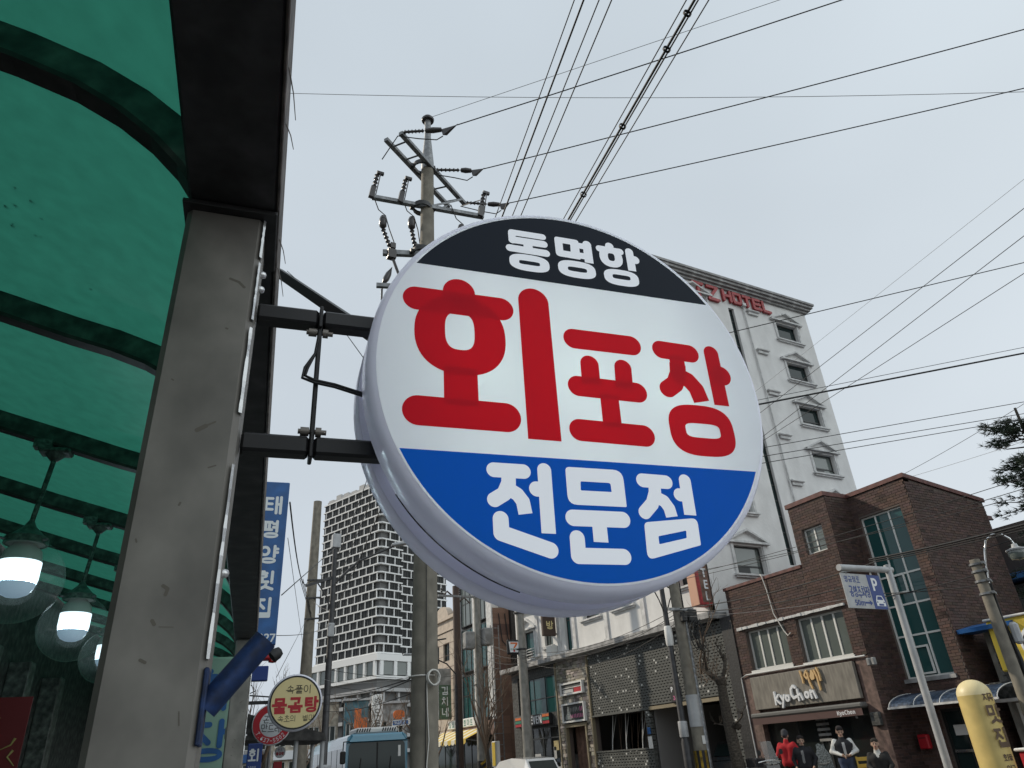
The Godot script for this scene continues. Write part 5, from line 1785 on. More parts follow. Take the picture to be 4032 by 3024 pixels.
func window(parent: Node, r: Array, z: float, frame: Material, glass: Material, panes: Array, bar := 0.05, back := 0.12, rows := []) -> Node3D:
	# frame set `back` behind z with panes split at the given shares of the width (and height)
	var g := G.new()
	var x0: float = r[0]; var y0: float = r[1]; var x1: float = r[2]; var y1: float = r[3]
	var zf := z - back
	g.span(x0, y0, zf - 0.05, x0 + bar, y1, zf)
	g.span(x1 - bar, y0, zf - 0.05, x1, y1, zf)
	g.span(x0 + bar, y1 - bar, zf - 0.05, x1 - bar, y1, zf)
	g.span(x0 + bar, y0, zf - 0.05, x1 - bar, y0 + bar, zf)
	for p in panes:
		var x := lerpf(x0, x1, p)
		g.span(x - bar / 2, y0 + bar, zf - 0.05, x + bar / 2, y1 - bar, zf + 0.004)
	for p in rows:
		var y := lerpf(y0, y1, p)
		g.span(x0 + bar, y - bar / 2, zf - 0.047, x1 - bar, y + bar / 2, zf + 0.002)
	var w := obj("window", g, frame, parent)
	var xs := [0.0] + panes + [1.0]
	for i in xs.size() - 1:
		g = G.new()
		g.span(lerpf(x0, x1, xs[i]) + 0.01, y0 + 0.01, zf - 0.035, lerpf(x0, x1, xs[i + 1]) - 0.01, y1 - 0.01, zf - 0.025 + 0.003 * (i % 2))
		obj("pane", g, glass, w)
	return w


func gable(g: G, x0: float, x1: float, y: float, rise: float, z0: float, z1: float, t: float) -> void:       # raking mouldings of a pediment
	var xm := (x0 + x1) / 2.0
	g.prism(PackedVector2Array([Vector2(x0, y), Vector2(x1, y), Vector2(x1 - 0.04, y + t), Vector2(x0 + 0.04, y + t)]), z0, z1)
	g.prism(PackedVector2Array([Vector2(x0, y + t + 0.002), Vector2(x0 + t * 1.9, y + t + 0.002), Vector2(xm, y + rise - t * 1.1), Vector2(xm, y + rise)]), z0, z1)
	g.prism(PackedVector2Array([Vector2(x1, y + t + 0.002), Vector2(x1 - t * 1.9, y + t + 0.002), Vector2(xm, y + rise - t * 1.1), Vector2(xm, y + rise)]), z0, z1 - 0.003)


func hotel_window(parent: Node, x0: float, x1: float, y0: float, y1: float) -> void:
	var w := window(parent, [x0, y0, x1, y1], 0.0, M.window_frame_dark, [M.glass_dark, M.glass_teal, M.glass_dark, M.glass_grey][int(y0 * 7.0 + x0 * 3.0) % 4], [], 0.06, 0.16, [0.3])
	var g := G.new()
	g.span(x0 - 0.24, y0 - 0.09, 0.0, x1 + 0.24, y0 - 0.02, 0.16)
	g.span(x0 - 0.18, y0 - 0.16, 0.0, x1 + 0.18, y0 - 0.093, 0.1)
	obj("sill", g, M.moulding, w)
	for sx in [[x0 - 0.16, x0 - 0.03], [x1 + 0.03, x1 + 0.16]]:
		g = G.new()
		g.span(sx[0], y0 - 0.02, 0.0, sx[1], y1 + 0.06, 0.05)
		obj("side_trim", g, M.moulding, w)
	g = G.new()
	gable(g, x0 - 0.38, x1 + 0.38, y1 + 0.07, 0.6, 0.0, 0.17, 0.085)
	obj("pediment", g, M.moulding, w)
	g = G.new()
	g.span(x0 + 0.06, y0 + (y1 - y0) * 0.05, -0.19, x0 + (x1 - x0) * 0.55, y0 + (y1 - y0) * 0.3, -0.178)
	obj("sash", g, M.window_frame_dark, w)


func lift(f: Node3D, t: Node3D) -> void:      # hand the parts built in a turned frame over to the thing itself
	for c in f.get_children():
		f.remove_child(c)
		c.transform = f.transform * c.transform
		c.name = called(t, String(c.name).rstrip("0123456789").trim_suffix("_"))
		t.add_child(c, true)
	t.remove_child(f)
	f.free()


func hotel() -> void:
	var t := thing("hotel", "tall white hotel with pediment windows and red letters under a grey cornice", "hotel", Vector3(19.0, 0, -20.0))
	# end wall facing us: x from 0 to 10, plane z = 0
	var rects := []
	for y in [19.13, 16.85, 14.5, 12.12, 9.75]:
		rects.append([7.53, y, 8.95, y + 0.98])
	for y in [7.32, 9.82, 12.2, 14.6, 17.0, 19.3]:
		rects.append([1.52, y, 3.02, y + 1.1])
	var strip := [4.42, 7.8, 4.78, 20.2]
	rects.append(strip)
	panel_wall(t, "wall", 0.0, 9.97, 5.6, 21.2, 0.3, rects, M.hotel_white)
	for r in rects:
		if r == strip:
			continue
		hotel_window(t, r[0], r[2], r[1], r[3])
	var rows := []
	for k in 17:
		rows.append((k + 1) / 18.0)
	window(t, strip, 0.0, M.window_frame_dark, M.glass_dark, [], 0.04, 0.12, rows)
	var g := G.new()
	g.span(-0.35, 21.42, -15.4, 10.3, 21.56, 0.35)
	g.span(-0.24, 21.29, -15.3, 10.2, 21.42, 0.24)
	g.span(-0.12, 21.18, -15.2, 10.08, 21.29, 0.12)
	g.span(-0.42, 21.56, -15.5, 10.38, 21.68, 0.42)
	obj("cornice", g, M.cornice_grey, t)
	var word := "TZHOTEL"
	for w7 in 7:
		var ch := word[w7]
		var x: float = [2.3, 3.2, 4.18, 4.83, 5.5, 6.15, 6.8][w7]
		var wdt := 0.6 if w7 < 2 else 0.44
		var hgt := 0.72 if w7 < 2 else 0.54
		var y := 21.07 - hgt
		g = G.new()
		var st := {"T": [[0, 1, 1, 1], [0.5, 1, 0.5, 0]], "Z": [[0, 1, 1, 1, 0, 0, 1, 0]], "H": [[0, 0, 0, 1], [1, 0, 1, 1], [0, 0.5, 1, 0.5]], "O": [[0, 0, 0, 1, 1, 1, 1, 0, 0, 0]], "E": [[1, 1, 0, 1, 0, 0, 1, 0], [0, 0.5, 0.9, 0.5]], "L": [[0, 1, 0, 0, 1, 0]]}
		var k := 0
		for s in st[ch]:
			for i in range(0, s.size() - 2, 2):
				for poly in stroke_poly(PackedVector2Array([Vector2(x + s[i] * wdt, y + s[i + 1] * hgt), Vector2(x + s[i + 2] * wdt, y + s[i + 3] * hgt)]), 0.15):
					g.prism(poly, 0.03, 0.14 + 0.004 * k)
				k += 1
		obj("letter", g, M.letter_red, t)
	g = G.new()
	g.tube([Vector3(5.38, 20.5, 0.07), Vector3(5.5, 15.7, 0.07), Vector3(5.58, 8.0, 0.07)], 0.035, 0.035, 6)
	g.box(Vector3(5.38, 20.5, 0.12), Vector3(0.2, 0.16, 0.2))
	obj("rain_pipe", g, M.moulding, t)
	for y in [20.3, 18.1, 15.9, 13.7, 11.5, 9.3]:
		g = G.new()
		g.cbox(Vector3(6.0, y, 0.09), Vector3(0.8, 0.1, 0.18), 0.03)
		g.box(Vector3(6.0, y - 0.12, 0.05), Vector3(0.62, 0.14, 0.1))
		obj("ledge", g, M.moulding, t)
	# street front: turned wall, x runs along the street
	var f := Node3D.new()
	f.name = "street_front"
	t.add_child(f)
	f.position = Vector3(0, 0, -15.3)
	f.rotation.y = STREET
	rects = []
	var tall := [4.95, 5.95, 5.5, 20.0]
	rects.append(tall)
	for k in 6:
		var y0 := 6.98 + 2.36 * k
		rects.append([6.75, y0 + 0.1, 8.0, y0 + 1.15])
		rects.append([9.25, y0 + 0.1, 10.5, y0 + 1.15])
		rects.append([13.65, y0 + 0.1, 14.5, y0 + 1.15])
		rects.append([0.8, 6.1 + 2.36 * k, 1.95, 7.43 + 2.36 * k])
		rects.append([3.0, 6.45 + 2.36 * k, 3.8, 7.3 + 2.36 * k])
	panel_wall(f, "wall", 0.0, 15.295, 5.6, 21.2, 0.3, rects, M.hotel_white)
	for r in rects:
		if r == tall:
			window(f, r, 0.0, M.window_frame_dark, M.glass_teal, [], 0.05, 0.14, [0.1, 0.25, 0.4, 0.55, 0.7, 0.85])
		elif r[0] < 4.0 and r[0] > 2.0:
			var w := window(f, r, 0.0, M.window_frame_dark, M.glass_grey, [0.4], 0.05, 0.12)
			g = G.new()
			g.span(r[0] - 0.15, r[1] - 0.14, 0.0, r[2] + 0.15, r[1] - 0.02, 0.14)
			obj("sill", g, M.moulding, w)
		else:
			hotel_window(f, r[0], r[2], r[1], r[3])
	for k in 4:      # balcony rail of the first window
		g = G.new()
		g.bar(Vector3(0.75, 6.15 + 0.13 * k, 0.1), Vector3(2.0, 6.15 + 0.13 * k, 0.1), 0.03, 0.03)
		obj("balcony_rail", g, M.window_frame_white, f)
	for xx in [2.35, 4.45, 5.85, 8.5, 11.2]:
		g = G.new()
		g.span(xx - 0.13, 6.0 if xx > 3.0 else 6.2, 0.0, xx + 0.13, 20.9, 0.07)
		g.span(xx - 0.2, 5.88 if xx > 3.0 else 6.08, 0.0, xx + 0.2, 6.0 if xx > 3.0 else 6.2, 0.12)
		obj("pilaster", g, M.moulding, f)
	g = G.new()
	g.box(Vector3(3.95, 6.1, 0.2), Vector3(0.45, 0.5, 0.36))
	obj("air_conditioner", g, M.window_frame_white, f)
	lift(f, t)
	g = G.new()
	g.span(0.31, 5.6, -15.25, 9.97, 21.2, -14.95)
	g.span(0.31, 5.6, -9.6, 9.97, 21.15, -0.5)
	obj("rear_block", g, M.hotel_white, t)
	t = thing("hotel_banner_sign", "red framed vertical sign with white letters TEL at the hotel corner", "sign", Vector3(18.84, 0, -20.05))
	g = G.new()
	g.cbox(Vector3(-0.05, 7.6, -0.25), Vector3(0.78, 3.0, 0.5), 0.03)
	obj("cabinet", g, M.letter_red, t)
	g = G.new()
	g.sheet(PackedVector2Array([Vector2(-0.3, 6.2), Vector2(0.22, 6.2), Vector2(0.22, 9.0), Vector2(-0.3, 9.0)]), 0.004)
	obj("brown_field", g, M.tile_brown, t)
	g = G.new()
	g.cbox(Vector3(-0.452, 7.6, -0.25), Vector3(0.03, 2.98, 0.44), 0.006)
	obj("sunlit_side", g, M.sunlit_tan, t)  # sunlit tone of this side put into its colour
	for k in 3:
		print_text(t, "TEL"[k], Vector3(-0.05, 7.25 - 0.42 * k, 0.006), 0.44, M.print_white, 0.02)
	t = thing("karaoke_sign", "brown vertical sign with rope border and pale letters on the white hotel front", "sign", Vector3(18.45, 0, -31.0))
	g = G.new()
	g.cbox(Vector3(0.05, 7.9, 0), Vector3(0.72, 2.3, 0.2), 0.03)
	obj("board", g, M.dark_brown, t)
	for k in 3:
		write(t, "노래방"[k], Vector3(-0.12, 8.3 - 0.62 * k, 0.103), 0.36, 0.15, M.board_cream)
	g = G.new()
	g.bar(Vector3(0.3, 6.85, 0), Vector3(0.65, 6.85, 0), 0.06, 0.06)
	obj("bracket", g, M.dark_steel, t)


func ground_floor_row() -> void:
	# grey band, convenience store, stone pier, brick screen with garage: x runs along the street, plane x = 19
	var t := thing("shop_row", "single-storey row under the hotel with a grey roof band, shop front and slatted brick screen", "building", Vector3(19.0, 0, -36.4), STREET)
	var g := G.new()
	g.hexa([Vector3(-0.2, 5.62, -0.4), Vector3(16.5, 5.62, -0.4), Vector3(16.5, 5.62, 0.42), Vector3(-0.2, 5.62, 0.42), Vector3(-0.2, 5.84, -0.4), Vector3(16.5, 5.84, -0.4), Vector3(16.5, 5.84, 0.45), Vector3(-0.2, 5.84, 0.45)])
	obj("roof_band", g, M.cornice_grey, t)
	for k in 17:
		g = G.new()
		g.span(k * 0.97 + 0.0, 5.63, 0.452, k * 0.97 + 0.95, 5.835, 0.456)
		obj("band_panel", g, M.cornice_grey, t)
	g = G.new()
	g.span(0.0, 0.12, -9.5, 16.45, 5.6, -8.5)
	g.span(0.0, 0.12, -8.5, 0.3, 5.6, -0.3)
	g.span(16.2, 0.12, -8.5, 16.45, 5.6, -0.3)
	obj("rear_wall", g, M.concrete, t)
	g = G.new()
	g.span(0.3, 5.58, -8.5, 16.2, 5.66, -0.42)
	obj("roof_slab", g, M.concrete, t)
	# store front (0.3 .. 4.9)
	panel_wall(t, "shop_wall", 0.3, 4.88, 0.12, 5.6, 0.25, [[0.95, 3.55, 1.6, 5.3], [2.0, 3.45, 4.8, 5.12], [1.1, 0.12, 4.85, 2.9]], M.shop_dark)
	window(t, [0.95, 3.55, 1.6, 5.3], 0.0, M.window_frame_dark, M.glass_dark, [], 0.05)
	window(t, [2.0, 3.45, 4.8, 5.12], 0.0, M.window_frame_dark, M.glass_teal, [0.2, 0.6], 0.04, 0.06, [0.42])
	window(t, [1.1, 0.12, 4.85, 2.9], 0.0, M.window_frame_dark, M.glass_clear, [0.25, 0.53, 0.72], 0.06, 0.1, [0.82])
	g = G.new()
	g.span(0.4, 0.12, -4.0, 4.8, 5.5, -3.9)
	obj("store_back", g, M.room_dark, t)
	for p in [[2.3, 1.15, 0.75, 1.2, M.paper_white], [2.35, 0.6, 0.6, 0.5, M.board_mint], [4.2, 2.05, 0.45, 0.4, M.board_cream], [4.05, 1.75, 0.25, 0.5, M.paper_white], [4.3, 1.35, 0.35, 0.35, M.canopy_blue], [4.3, 0.9, 0.8, 0.9, M.paper_white]]:
		g = G.new()
		g.box(Vector3(p[0], p[1], -0.135), Vector3(p[2], p[3], 0.01))
		obj("notice", g, p[4], t)
	for k in 3:
		g = G.new()
		g.cbox(Vector3(1.6 + 0.9 * k, 0.9, -2.4), Vector3(0.7, 1.5, 0.5), 0.02)
		obj("shelf", g, M.wall_grey, t)
	var s := thing("store_fascia_sign", "black store fascia with white ELEVEN lettering between orange and green stripes", "sign", Vector3(18.78, 3.22, -33.35), STREET)
	g = G.new()
	g.cbox(Vector3(-0.45, 0, -0.1), Vector3(3.4, 0.5, 0.2), 0.03)
	obj("cabinet", g, M.ink, s)
	print_text(s, "7-ELEVEN", Vector3(-0.45, 0.0, 0.004), 0.48, M.print_white, 0.01, "Droid Sans", true, "lettering", 0.95)
	for sx in [-2.1, 0.7]:
		for k in 3:
			g = G.new()
			g.box(Vector3(sx + 0.25, 0.15 - 0.15 * k, 0.006), Vector3(0.62, 0.115, 0.008))
			obj("stripe", g, [M.print_orange, M.print_green, M.print_red][k], s)
	# stone pier (4.9 .. 7.7)
	g = G.new()
	g.span(4.88, 0.12, -0.3, 5.48, 5.6, -0.02)
	g.span(7.1, 0.12, -0.3, 7.72, 5.6, -0.02)
	g.span(5.48, 2.86, -0.3, 7.1, 5.6, -0.02)
	var core := obj("stone_pier", g, M.mortar, t)
	rng.seed = 8
	var y := 0.13
	var n := 0
	var rest := G.new()
	while y < 5.5:
		var h := rng.randf_range(0.09, 0.17)
		var x := 4.95
		while x < 7.62:
			var w := minf(rng.randf_range(0.16, 0.42), 7.66 - x)
			var open := y + h > 0.1 and y < 2.84 and x + w > 5.46 and x < 7.12
			if open and x < 5.46:
				w = 5.46 - x
				open = w < 0.05
			if not open and w > 0.04:
				var k := rng.randf_range(0.55, 1.35)
				var c := Color(0.38 * k, 0.35 * k * rng.randf_range(0.93, 1.06), 0.305 * k * rng.randf_range(0.9, 1.1))
				var one := G.new()
				one.col = c
				one.hexa([Vector3(x, y, -0.03), Vector3(x + w - 0.015, y, -0.03), Vector3(x + w - 0.015, y, rng.randf_range(0.0, 0.05)), Vector3(x, y, rng.randf_range(0.0, 0.05)), Vector3(x, y + h - 0.012, -0.03), Vector3(x + w - 0.015, y + h - 0.012, -0.03), Vector3(x + w - 0.02, y + h - 0.014, rng.randf_range(0.0, 0.05)), Vector3(x + 0.006, y + h - 0.014, rng.randf_range(0.0, 0.05))])
				if n < 290:
					obj("stone", one, M.stone, core)
				else:
					rest.v.append_array(one.v); rest.n.append_array(one.n); rest.c.append_array(one.c)
				n += 1
			x += maxf(w, 0.05)
		y += h
	if rest.v.size():
		mass("small_stones", rest, M.stone, core)
	for x in [4.9, 7.69]:
		g = G.new()
		g.span(x - 0.04, 0.12, -0.1, x + 0.04, 5.55, 0.07)
		obj("trim", g, M.gold_trim, t)
	g = G.new()
	g.span(5.4, 2.72, -0.1, 7.2, 2.86, 0.05)
	g.span(5.4, 0.12, -0.1, 5.5, 2.72, 0.05)
	g.span(7.08, 0.12, -0.1, 7.18, 2.72, 0.05)
	obj("door_frame", g, M.gold_trim, t)
	g = G.new()
	g.span(5.5, 0.12, -0.55, 6.4, 2.75, -0.45)
	obj("door_side", g, M.tile_brown, t)
	g = G.new()
	g.span(6.4, 0.12, -0.5, 7.1, 2.75, -0.42)
	obj("door", g, M.shop_dark, t)
	for k in [[4.32, 0.52, 0], [3.31, 0.8, 1]]:
		s = thing("framed_sign", ["upper white framed sign with small lettering on the stone pier", "lower white framed picture sign with a figure in white on the stone pier"][k[2]], "sign", Vector3(18.9, k[0], -30.05), STREET, "framed signs on the stone pier")
		var hh: float = k[1] / 2.0
		g = G.new()
		for b in [[-0.95, -hh, -0.88, hh], [0.88, -hh, 0.95, hh], [-0.88, -hh, 0.88, -hh + 0.07], [-0.88, hh - 0.07, 0.88, hh]]:
			g.span(b[0], b[1], -0.1, b[2], b[3], 0.06)
		obj("frame", g, M.paper_white, s)
		g = G.new()
		g.span(-0.88, -hh + 0.07, -0.08, 0.88, hh - 0.07, 0.0)
		obj("back_board", g, M.shop_dark if k[2] else M.screen_grey, s)
		if k[2] == 0:
			g = G.new()
			g.span(-0.8, 0.02, 0.0, 0.8, 0.045, 0.03)
			obj("rail", g, M.paper_white, s)
			for i in 9:
				g = G.new()
				g.box(Vector3(-0.72 + 0.1 * i, -0.1, 0.01), Vector3(0.06, 0.13, 0.02))
				obj("character", g, M.paper_white, s)
			g = G.new()
			g.span(0.2, -0.19, 0.0, 0.82, 0.01, 0.015)
			obj("red_panel", g, M.print_red, s)
		else:
			g = G.new()
			g.prism(PackedVector2Array([Vector2(-0.5, 0.28), Vector2(-0.42, 0.28), Vector2(-0.36, 0.05), Vector2(-0.14, -0.2), Vector2(-0.2, -0.27), Vector2(-0.7, -0.27), Vector2(-0.74, -0.2), Vector2(-0.56, 0.02)]), 0.0, 0.006)
			obj("white_gown", g, M.snow_stone, s)
			g = G.new()
			g.prism(oval(-0.62, 0.14, 0.06, 0.11), 0.006, 0.009)
			obj("dark_hair", g, M.ink, s)
			rng.seed = 3
			for i in 16:
				g = G.new()
				g.box(Vector3(-0.3 + 0.135 * (i % 8) + 0.05, 0.12 - 0.27 * (i / 8), 0.004), Vector3(0.05, rng.randf_range(0.12, 0.2), 0.008), Basis(Vector3.BACK, rng.randf_range(-0.3, 0.3)))
				obj("brush_letter", g, M.print_pink if i >= 8 or i > 5 else M.wall_grey, s)
	# brick screen (7.75 .. 16.55): courses with gaps between
	g = G.new()
	g.span(7.75, 3.06, -0.55, 11.4, 5.58, -0.4)
	g.span(11.83, 3.12, -0.55, 16.3, 5.58, -0.4)
	obj("screen_backing", g, M.room_dark, t)
	var blocks := G.new()
	var lights := G.new()
	rng.seed = 15
	var base := 0.14
	var course := 0.1
	for k in 54:
		var yy := base + course * k
		var runs := []
		if yy < 1.62:
			runs = [[7.75, 11.7], [15.85, 16.55]]
		elif yy < 3.0:
			runs = [[11.42, 11.75], [15.85, 16.55]]
		elif yy < 3.1:
			runs = [[7.75, 11.8], [15.85, 16.55]]
		else:
			runs = [[7.75, 16.55]]
		for r in runs:
			g = G.new()
			g.span(r[0], yy, -0.16, r[1], yy + 0.06, 0.0)
			obj("slat", g, M.screen_grey, t)
			var x: float = r[0] + (0.1 if k % 2 else 0.0)
			while x < r[1] - 0.05:
				if rng.randf() < 0.05:
					lights.span(x, yy + 0.0455, -0.1, minf(x + 0.1, r[1]), yy + 0.1135, 0.012)
				else:
					blocks.span(x, yy + 0.0605, -0.14, minf(x + 0.115, r[1]), yy + 0.0995, -0.008)
				x += 0.2
	mass("screen_blocks", blocks, M.screen_grey, t)
	mass("pale_blocks", lights, M.screen_light, t)
	g = G.new()
	g.span(11.75, 2.98, -0.2, 15.85, 3.1, 0.02)
	obj("garage_lintel", g, M.gold_trim, t)
	g = G.new()
	g.span(7.75, 3.0, -0.2, 11.75, 3.06, 0.06)
	g.span(7.75, 1.62, -0.2, 11.42, 1.68, 0.03)
	obj("opening_rail", g, M.screen_grey, t)
	g = G.new()
	g.span(7.8, 0.12, -2.6, 11.75, 3.1, -2.5)
	g.span(11.75, 0.12, -8.4, 11.82, 3.1, -0.2)
	g.span(7.75, 3.1, -2.6, 11.75, 3.16, -0.2)
	obj("recess", g, M.room_dark, t)
	g = G.new()
	g.span(16.56, 0.12, -0.5, 17.1, 5.6, 0.05)
	obj("dark_corner_strip", g, M.dark_steel, t)
	rng.seed = 21
	for k in 9:
		var b := thing("birch_stem", ["thick pale birch stem", "thin leaning stem", "pale forked stem"][k % 3] + " behind the low wall, number %s from the stone pier" % ["one", "two", "three", "four", "five", "six", "seven", "eight", "nine"][k], "branch", Vector3(19.5 + 0.3 * (k % 3), 1.0, -28.3 + 0.36 * k), 0.0, "bare stems in the slatted wall's opening")
		g = G.new()
		var lean := rng.randf_range(-0.4, 0.4)
		g.tube([Vector3(0, 0, 0), Vector3(0, 1.0, lean * 0.5), Vector3(0.05, 2.1, lean)], 0.035 if k % 3 == 0 else 0.016, 0.012, 6)
		g.tube([Vector3(0, 1.0, lean * 0.5), Vector3(0.0, 2.0, lean + 0.3)], 0.012, 0.006, 5)
		obj("stem", g, M.paper_white if k % 3 == 0 else M.twig, b)
	s = thing("notice_case", "white notice sheet in a small case with a blue card above, by the garage opening", "notice", Vector3(18.97, 1.9, -24.8), STREET)
	g = G.new()
	g.cbox(Vector3(0, -0.05, 0), Vector3(0.24, 0.42, 0.04), 0.01)
	obj("sheet", g, M.paper_white, s)
	g = G.new()
	g.cbox(Vector3(0, 0.36, 0), Vector3(0.2, 0.24, 0.03), 0.01)
	obj("card", g, M.banner_blue, s)
	s = thing("parking_plate", "small dark plate with a white letter P on the slatted wall above the garage", "sign", Vector3(18.93, 3.42, -22.9), STREET)
	g = G.new()
	g.cbox(Vector3.ZERO, Vector3(0.45, 0.62, 0.06), 0.02)
	obj("plate", g, M.ink, s)
	print_text(s, "P", Vector3(-0.08, 0.14, 0.033), 0.25, M.print_white, 0.004)
	print_text(s, "24", Vector3(0.04, -0.16, 0.033), 0.2, M.print_pink, 0.004)


func brick_house() -> void:
	var t := thing("brick_house", "brown brick building with white windows, a chicken shop below and a tall teal stair window", "building", Vector3(19.0, 0, -19.35), STREET)
	var tone := Color(0.098, 0.06, 0.05)
	# front: x 0 .. 5.05
	var rects := [[0.57, 3.72, 2.3, 4.97], [2.78, 3.68, 4.6, 4.99], [3.9, 6.75, 4.68, 7.56], [0.0, 0.12, 5.05, 3.62]]
	panel_wall(t, "front_wall", 0.0, 3.55, 3.6, 6.45, 0.25, rects, M.mortar)
	panel_wall(t, "front_wall", 3.552, 5.0, 3.6, 8.36, 0.25, rects, M.mortar)
	bricks(t, 0.0, 3.55, 3.64, 6.44, rects, 0, tone, 41)
	bricks(t, 3.56, 5.04, 3.64, 8.34, rects, 60, tone, 42)
	var g := G.new()
	g.span(-0.05, 6.44, -0.3, 3.53, 6.54, 0.05)
	g.span(3.5, 8.36, -9.0, 5.06, 8.5, 0.06)
	obj("coping", g, M.coping, t)
	# side of the projecting block, and the stair bay set back by 1.1 m
	var side := Transform3D(Basis(Vector3.UP, PI / 2.0), Vector3(5.04, 0, 0))
	g = G.new()
	g.span(4.78, 0.12, -1.1, 5.03, 8.36, -0.26)
	obj("side_wall", g, M.mortar, t)
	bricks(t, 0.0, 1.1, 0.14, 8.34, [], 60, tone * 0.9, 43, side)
	var bay := [5.25, 2.92, 6.7, 7.62]
	panel_wall(t, "bay_wall", 5.0, 7.05, 0.12, 8.36, 0.25, [bay, [5.9, 0.12, 7.0, 2.1]], M.mortar, -1.1)
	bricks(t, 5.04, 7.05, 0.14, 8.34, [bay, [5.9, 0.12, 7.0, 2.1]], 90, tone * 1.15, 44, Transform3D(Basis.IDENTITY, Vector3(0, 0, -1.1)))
	# tall teal window of the stair
	var w := window(t, bay, -1.1, M.window_frame_white, M.glass_teal, [0.33, 0.66], 0.05, 0.09, [0.24, 0.42, 0.6])
	for r in [[5.72, 5.2, 6.1, 5.75], [5.72, 3.0, 6.15, 3.75]]:
		g = G.new()
		for b in [[r[0], r[1], r[0] + 0.05, r[3]], [r[2] - 0.05, r[1], r[2], r[3]], [r[0] + 0.05, r[1], r[2] - 0.05, r[1] + 0.05], [r[0] + 0.05, r[3] - 0.05, r[2] - 0.05, r[3]]]:
			g.span(b[0], b[1], -1.19, b[2], b[3], -1.15)
		obj("hopper_sash", g, M.window_frame_white, w)
	g = G.new()
	g.span(5.2, 2.82, -1.12, 6.75, 2.92, -1.04)
	obj("stair_sill", g, M.cornice_grey, t)
	# end wall facing us
	var endx := Transform3D(Basis(Vector3.UP, PI / 2.0), Vector3(7.06, 0, -1.1))
	g = G.new()
	g.span(6.8, 0.12, -4.85, 7.05, 7.9, -1.36)
	g.hexa([Vector3(6.8, 7.9, -4.85), Vector3(7.05, 7.9, -4.85), Vector3(7.05, 7.9, -1.1), Vector3(6.8, 7.9, -1.1), Vector3(6.8, 7.95, -4.85), Vector3(7.05, 7.95, -4.85), Vector3(7.05, 8.36, -1.1), Vector3(6.8, 8.36, -1.1)])
	obj("end_wall", g, M.mortar, t)
	var slope := []
	for k in 14:
		slope.append([3.73 * k / 14.0, 8.33 - 0.43 * (k + 0.6) / 14.0, 3.73 * (k + 1) / 14.0, 9.0])
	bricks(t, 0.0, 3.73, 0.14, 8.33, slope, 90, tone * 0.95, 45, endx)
	g = G.new()
	g.hexa([Vector3(5.0, 8.36, -4.9), Vector3(7.12, 7.95, -4.9), Vector3(7.12, 8.37, -1.04), Vector3(5.0, 8.37, -1.04), Vector3(5.0, 8.52, -4.9), Vector3(7.12, 8.08, -4.9), Vector3(7.12, 8.5, -1.04), Vector3(5.0, 8.5, -1.04)])
	g.span(0.0, 6.35, -9.0, 3.5, 6.44, -0.25)
	obj("roof", g, M.coping, t)
	g = G.new()
	g.span(-0.01, 0.12, -9.0, 0.24, 6.4, -0.26)
	g.span(3.56, 6.44, -9.0, 3.8, 8.36, -0.26)
	g.span(0.25, 0.12, -9.0, 7.05, 8.0, -8.8)
	obj("rear_walls", g, M.mortar, t)
	# upper-floor windows
	for r in [rects[0], rects[1]]:
		w = window(t, r, 0.0, M.window_frame_white, M.glass_grey, [0.27, 0.5, 0.74], 0.06, 0.14)
		g = G.new()
		for k in 2:
			g.box(Vector3(lerpf(r[0], r[2], 0.385 + 0.235 * k), (r[1] + r[3]) / 2, -0.23), Vector3((r[2] - r[0]) * 0.2, r[3] - r[1] - 0.1, 0.02))
		obj("curtain", g, M.curtain, w)
		g = G.new()
		g.span(r[0] - 0.03, r[1] - 0.08, -0.1, r[2] + 0.05, r[1], 0.05)
		obj("sill", g, M.window_frame_white, w)
	w = window(t, rects[2], 0.0, M.window_frame_white, M.glass_grey, [0.5], 0.05, 0.1)
	for k in 3:
		g = G.new()
		g.bar(Vector3(3.95 + 0.0, 6.9 + 0.2 * k, 0.02), Vector3(4.65, 6.9 + 0.2 * k, 0.02), 0.015, 0.015)
		obj("bar", g, M.dark_steel, w)
	rng.seed = 9
	g = G.new()       # snow-white flaking mortar cap over the windows
	for k in 36:
		var x := 0.25 + k * 0.125
		g.box(Vector3(x + 0.06, 5.08, 0.03), Vector3(0.13, rng.randf_range(0.06, 0.1), rng.randf_range(0.06, 0.13)))
	mass("lintel_cap", g, M.moulding, t)
	# chicken shop front
	g = G.new()
	g.span(0.0, 0.12, -0.3, 0.52, 3.6, 0.02)
	g.span(4.6, 0.12, -0.3, 5.05, 3.6, 0.02)
	g.span(0.52, 3.52, -0.3, 4.6, 3.6, 0.02)
	obj("shop_frame", g, M.plaster_brown, t)
	g = G.new()
	g.span(0.52, 2.42, -0.3, 4.6, 3.52, -0.06)
	obj("upper_fascia", g, M.plaster_brown, t)
	g = G.new()
	g.span(0.3, 0.13, -4.5, 5.0, 2.5, -4.4)
	g.span(0.5, 2.42, -4.5, 4.7, 2.5, -0.31)
	obj("shop_interior", g, M.room_dark, t)
	window(t, [0.52, 0.12, 4.6, 2.42], 0.0, M.window_frame_dark, M.glass_clear, [0.3, 0.5, 0.56], 0.06, 0.2)
	g = G.new()
	for k in 6:
		g.box(Vector3(2.75, 1.55 + 0.14 * k, -0.16), Vector3(0.46, 0.07, 0.012))
	mass("menu_strips", g, M.wall_grey, t)
	g = G.new()
	g.tube([Vector3(0.03, 0.2, 0.05), Vector3(0.03, 3.55, 0.06), Vector3(0.3, 3.62, 0.08), Vector3(5.0, 3.6, 0.08)], 0.025, 0.025, 6)
	obj("white_pipe", g, M.moulding, t)
	g = G.new()
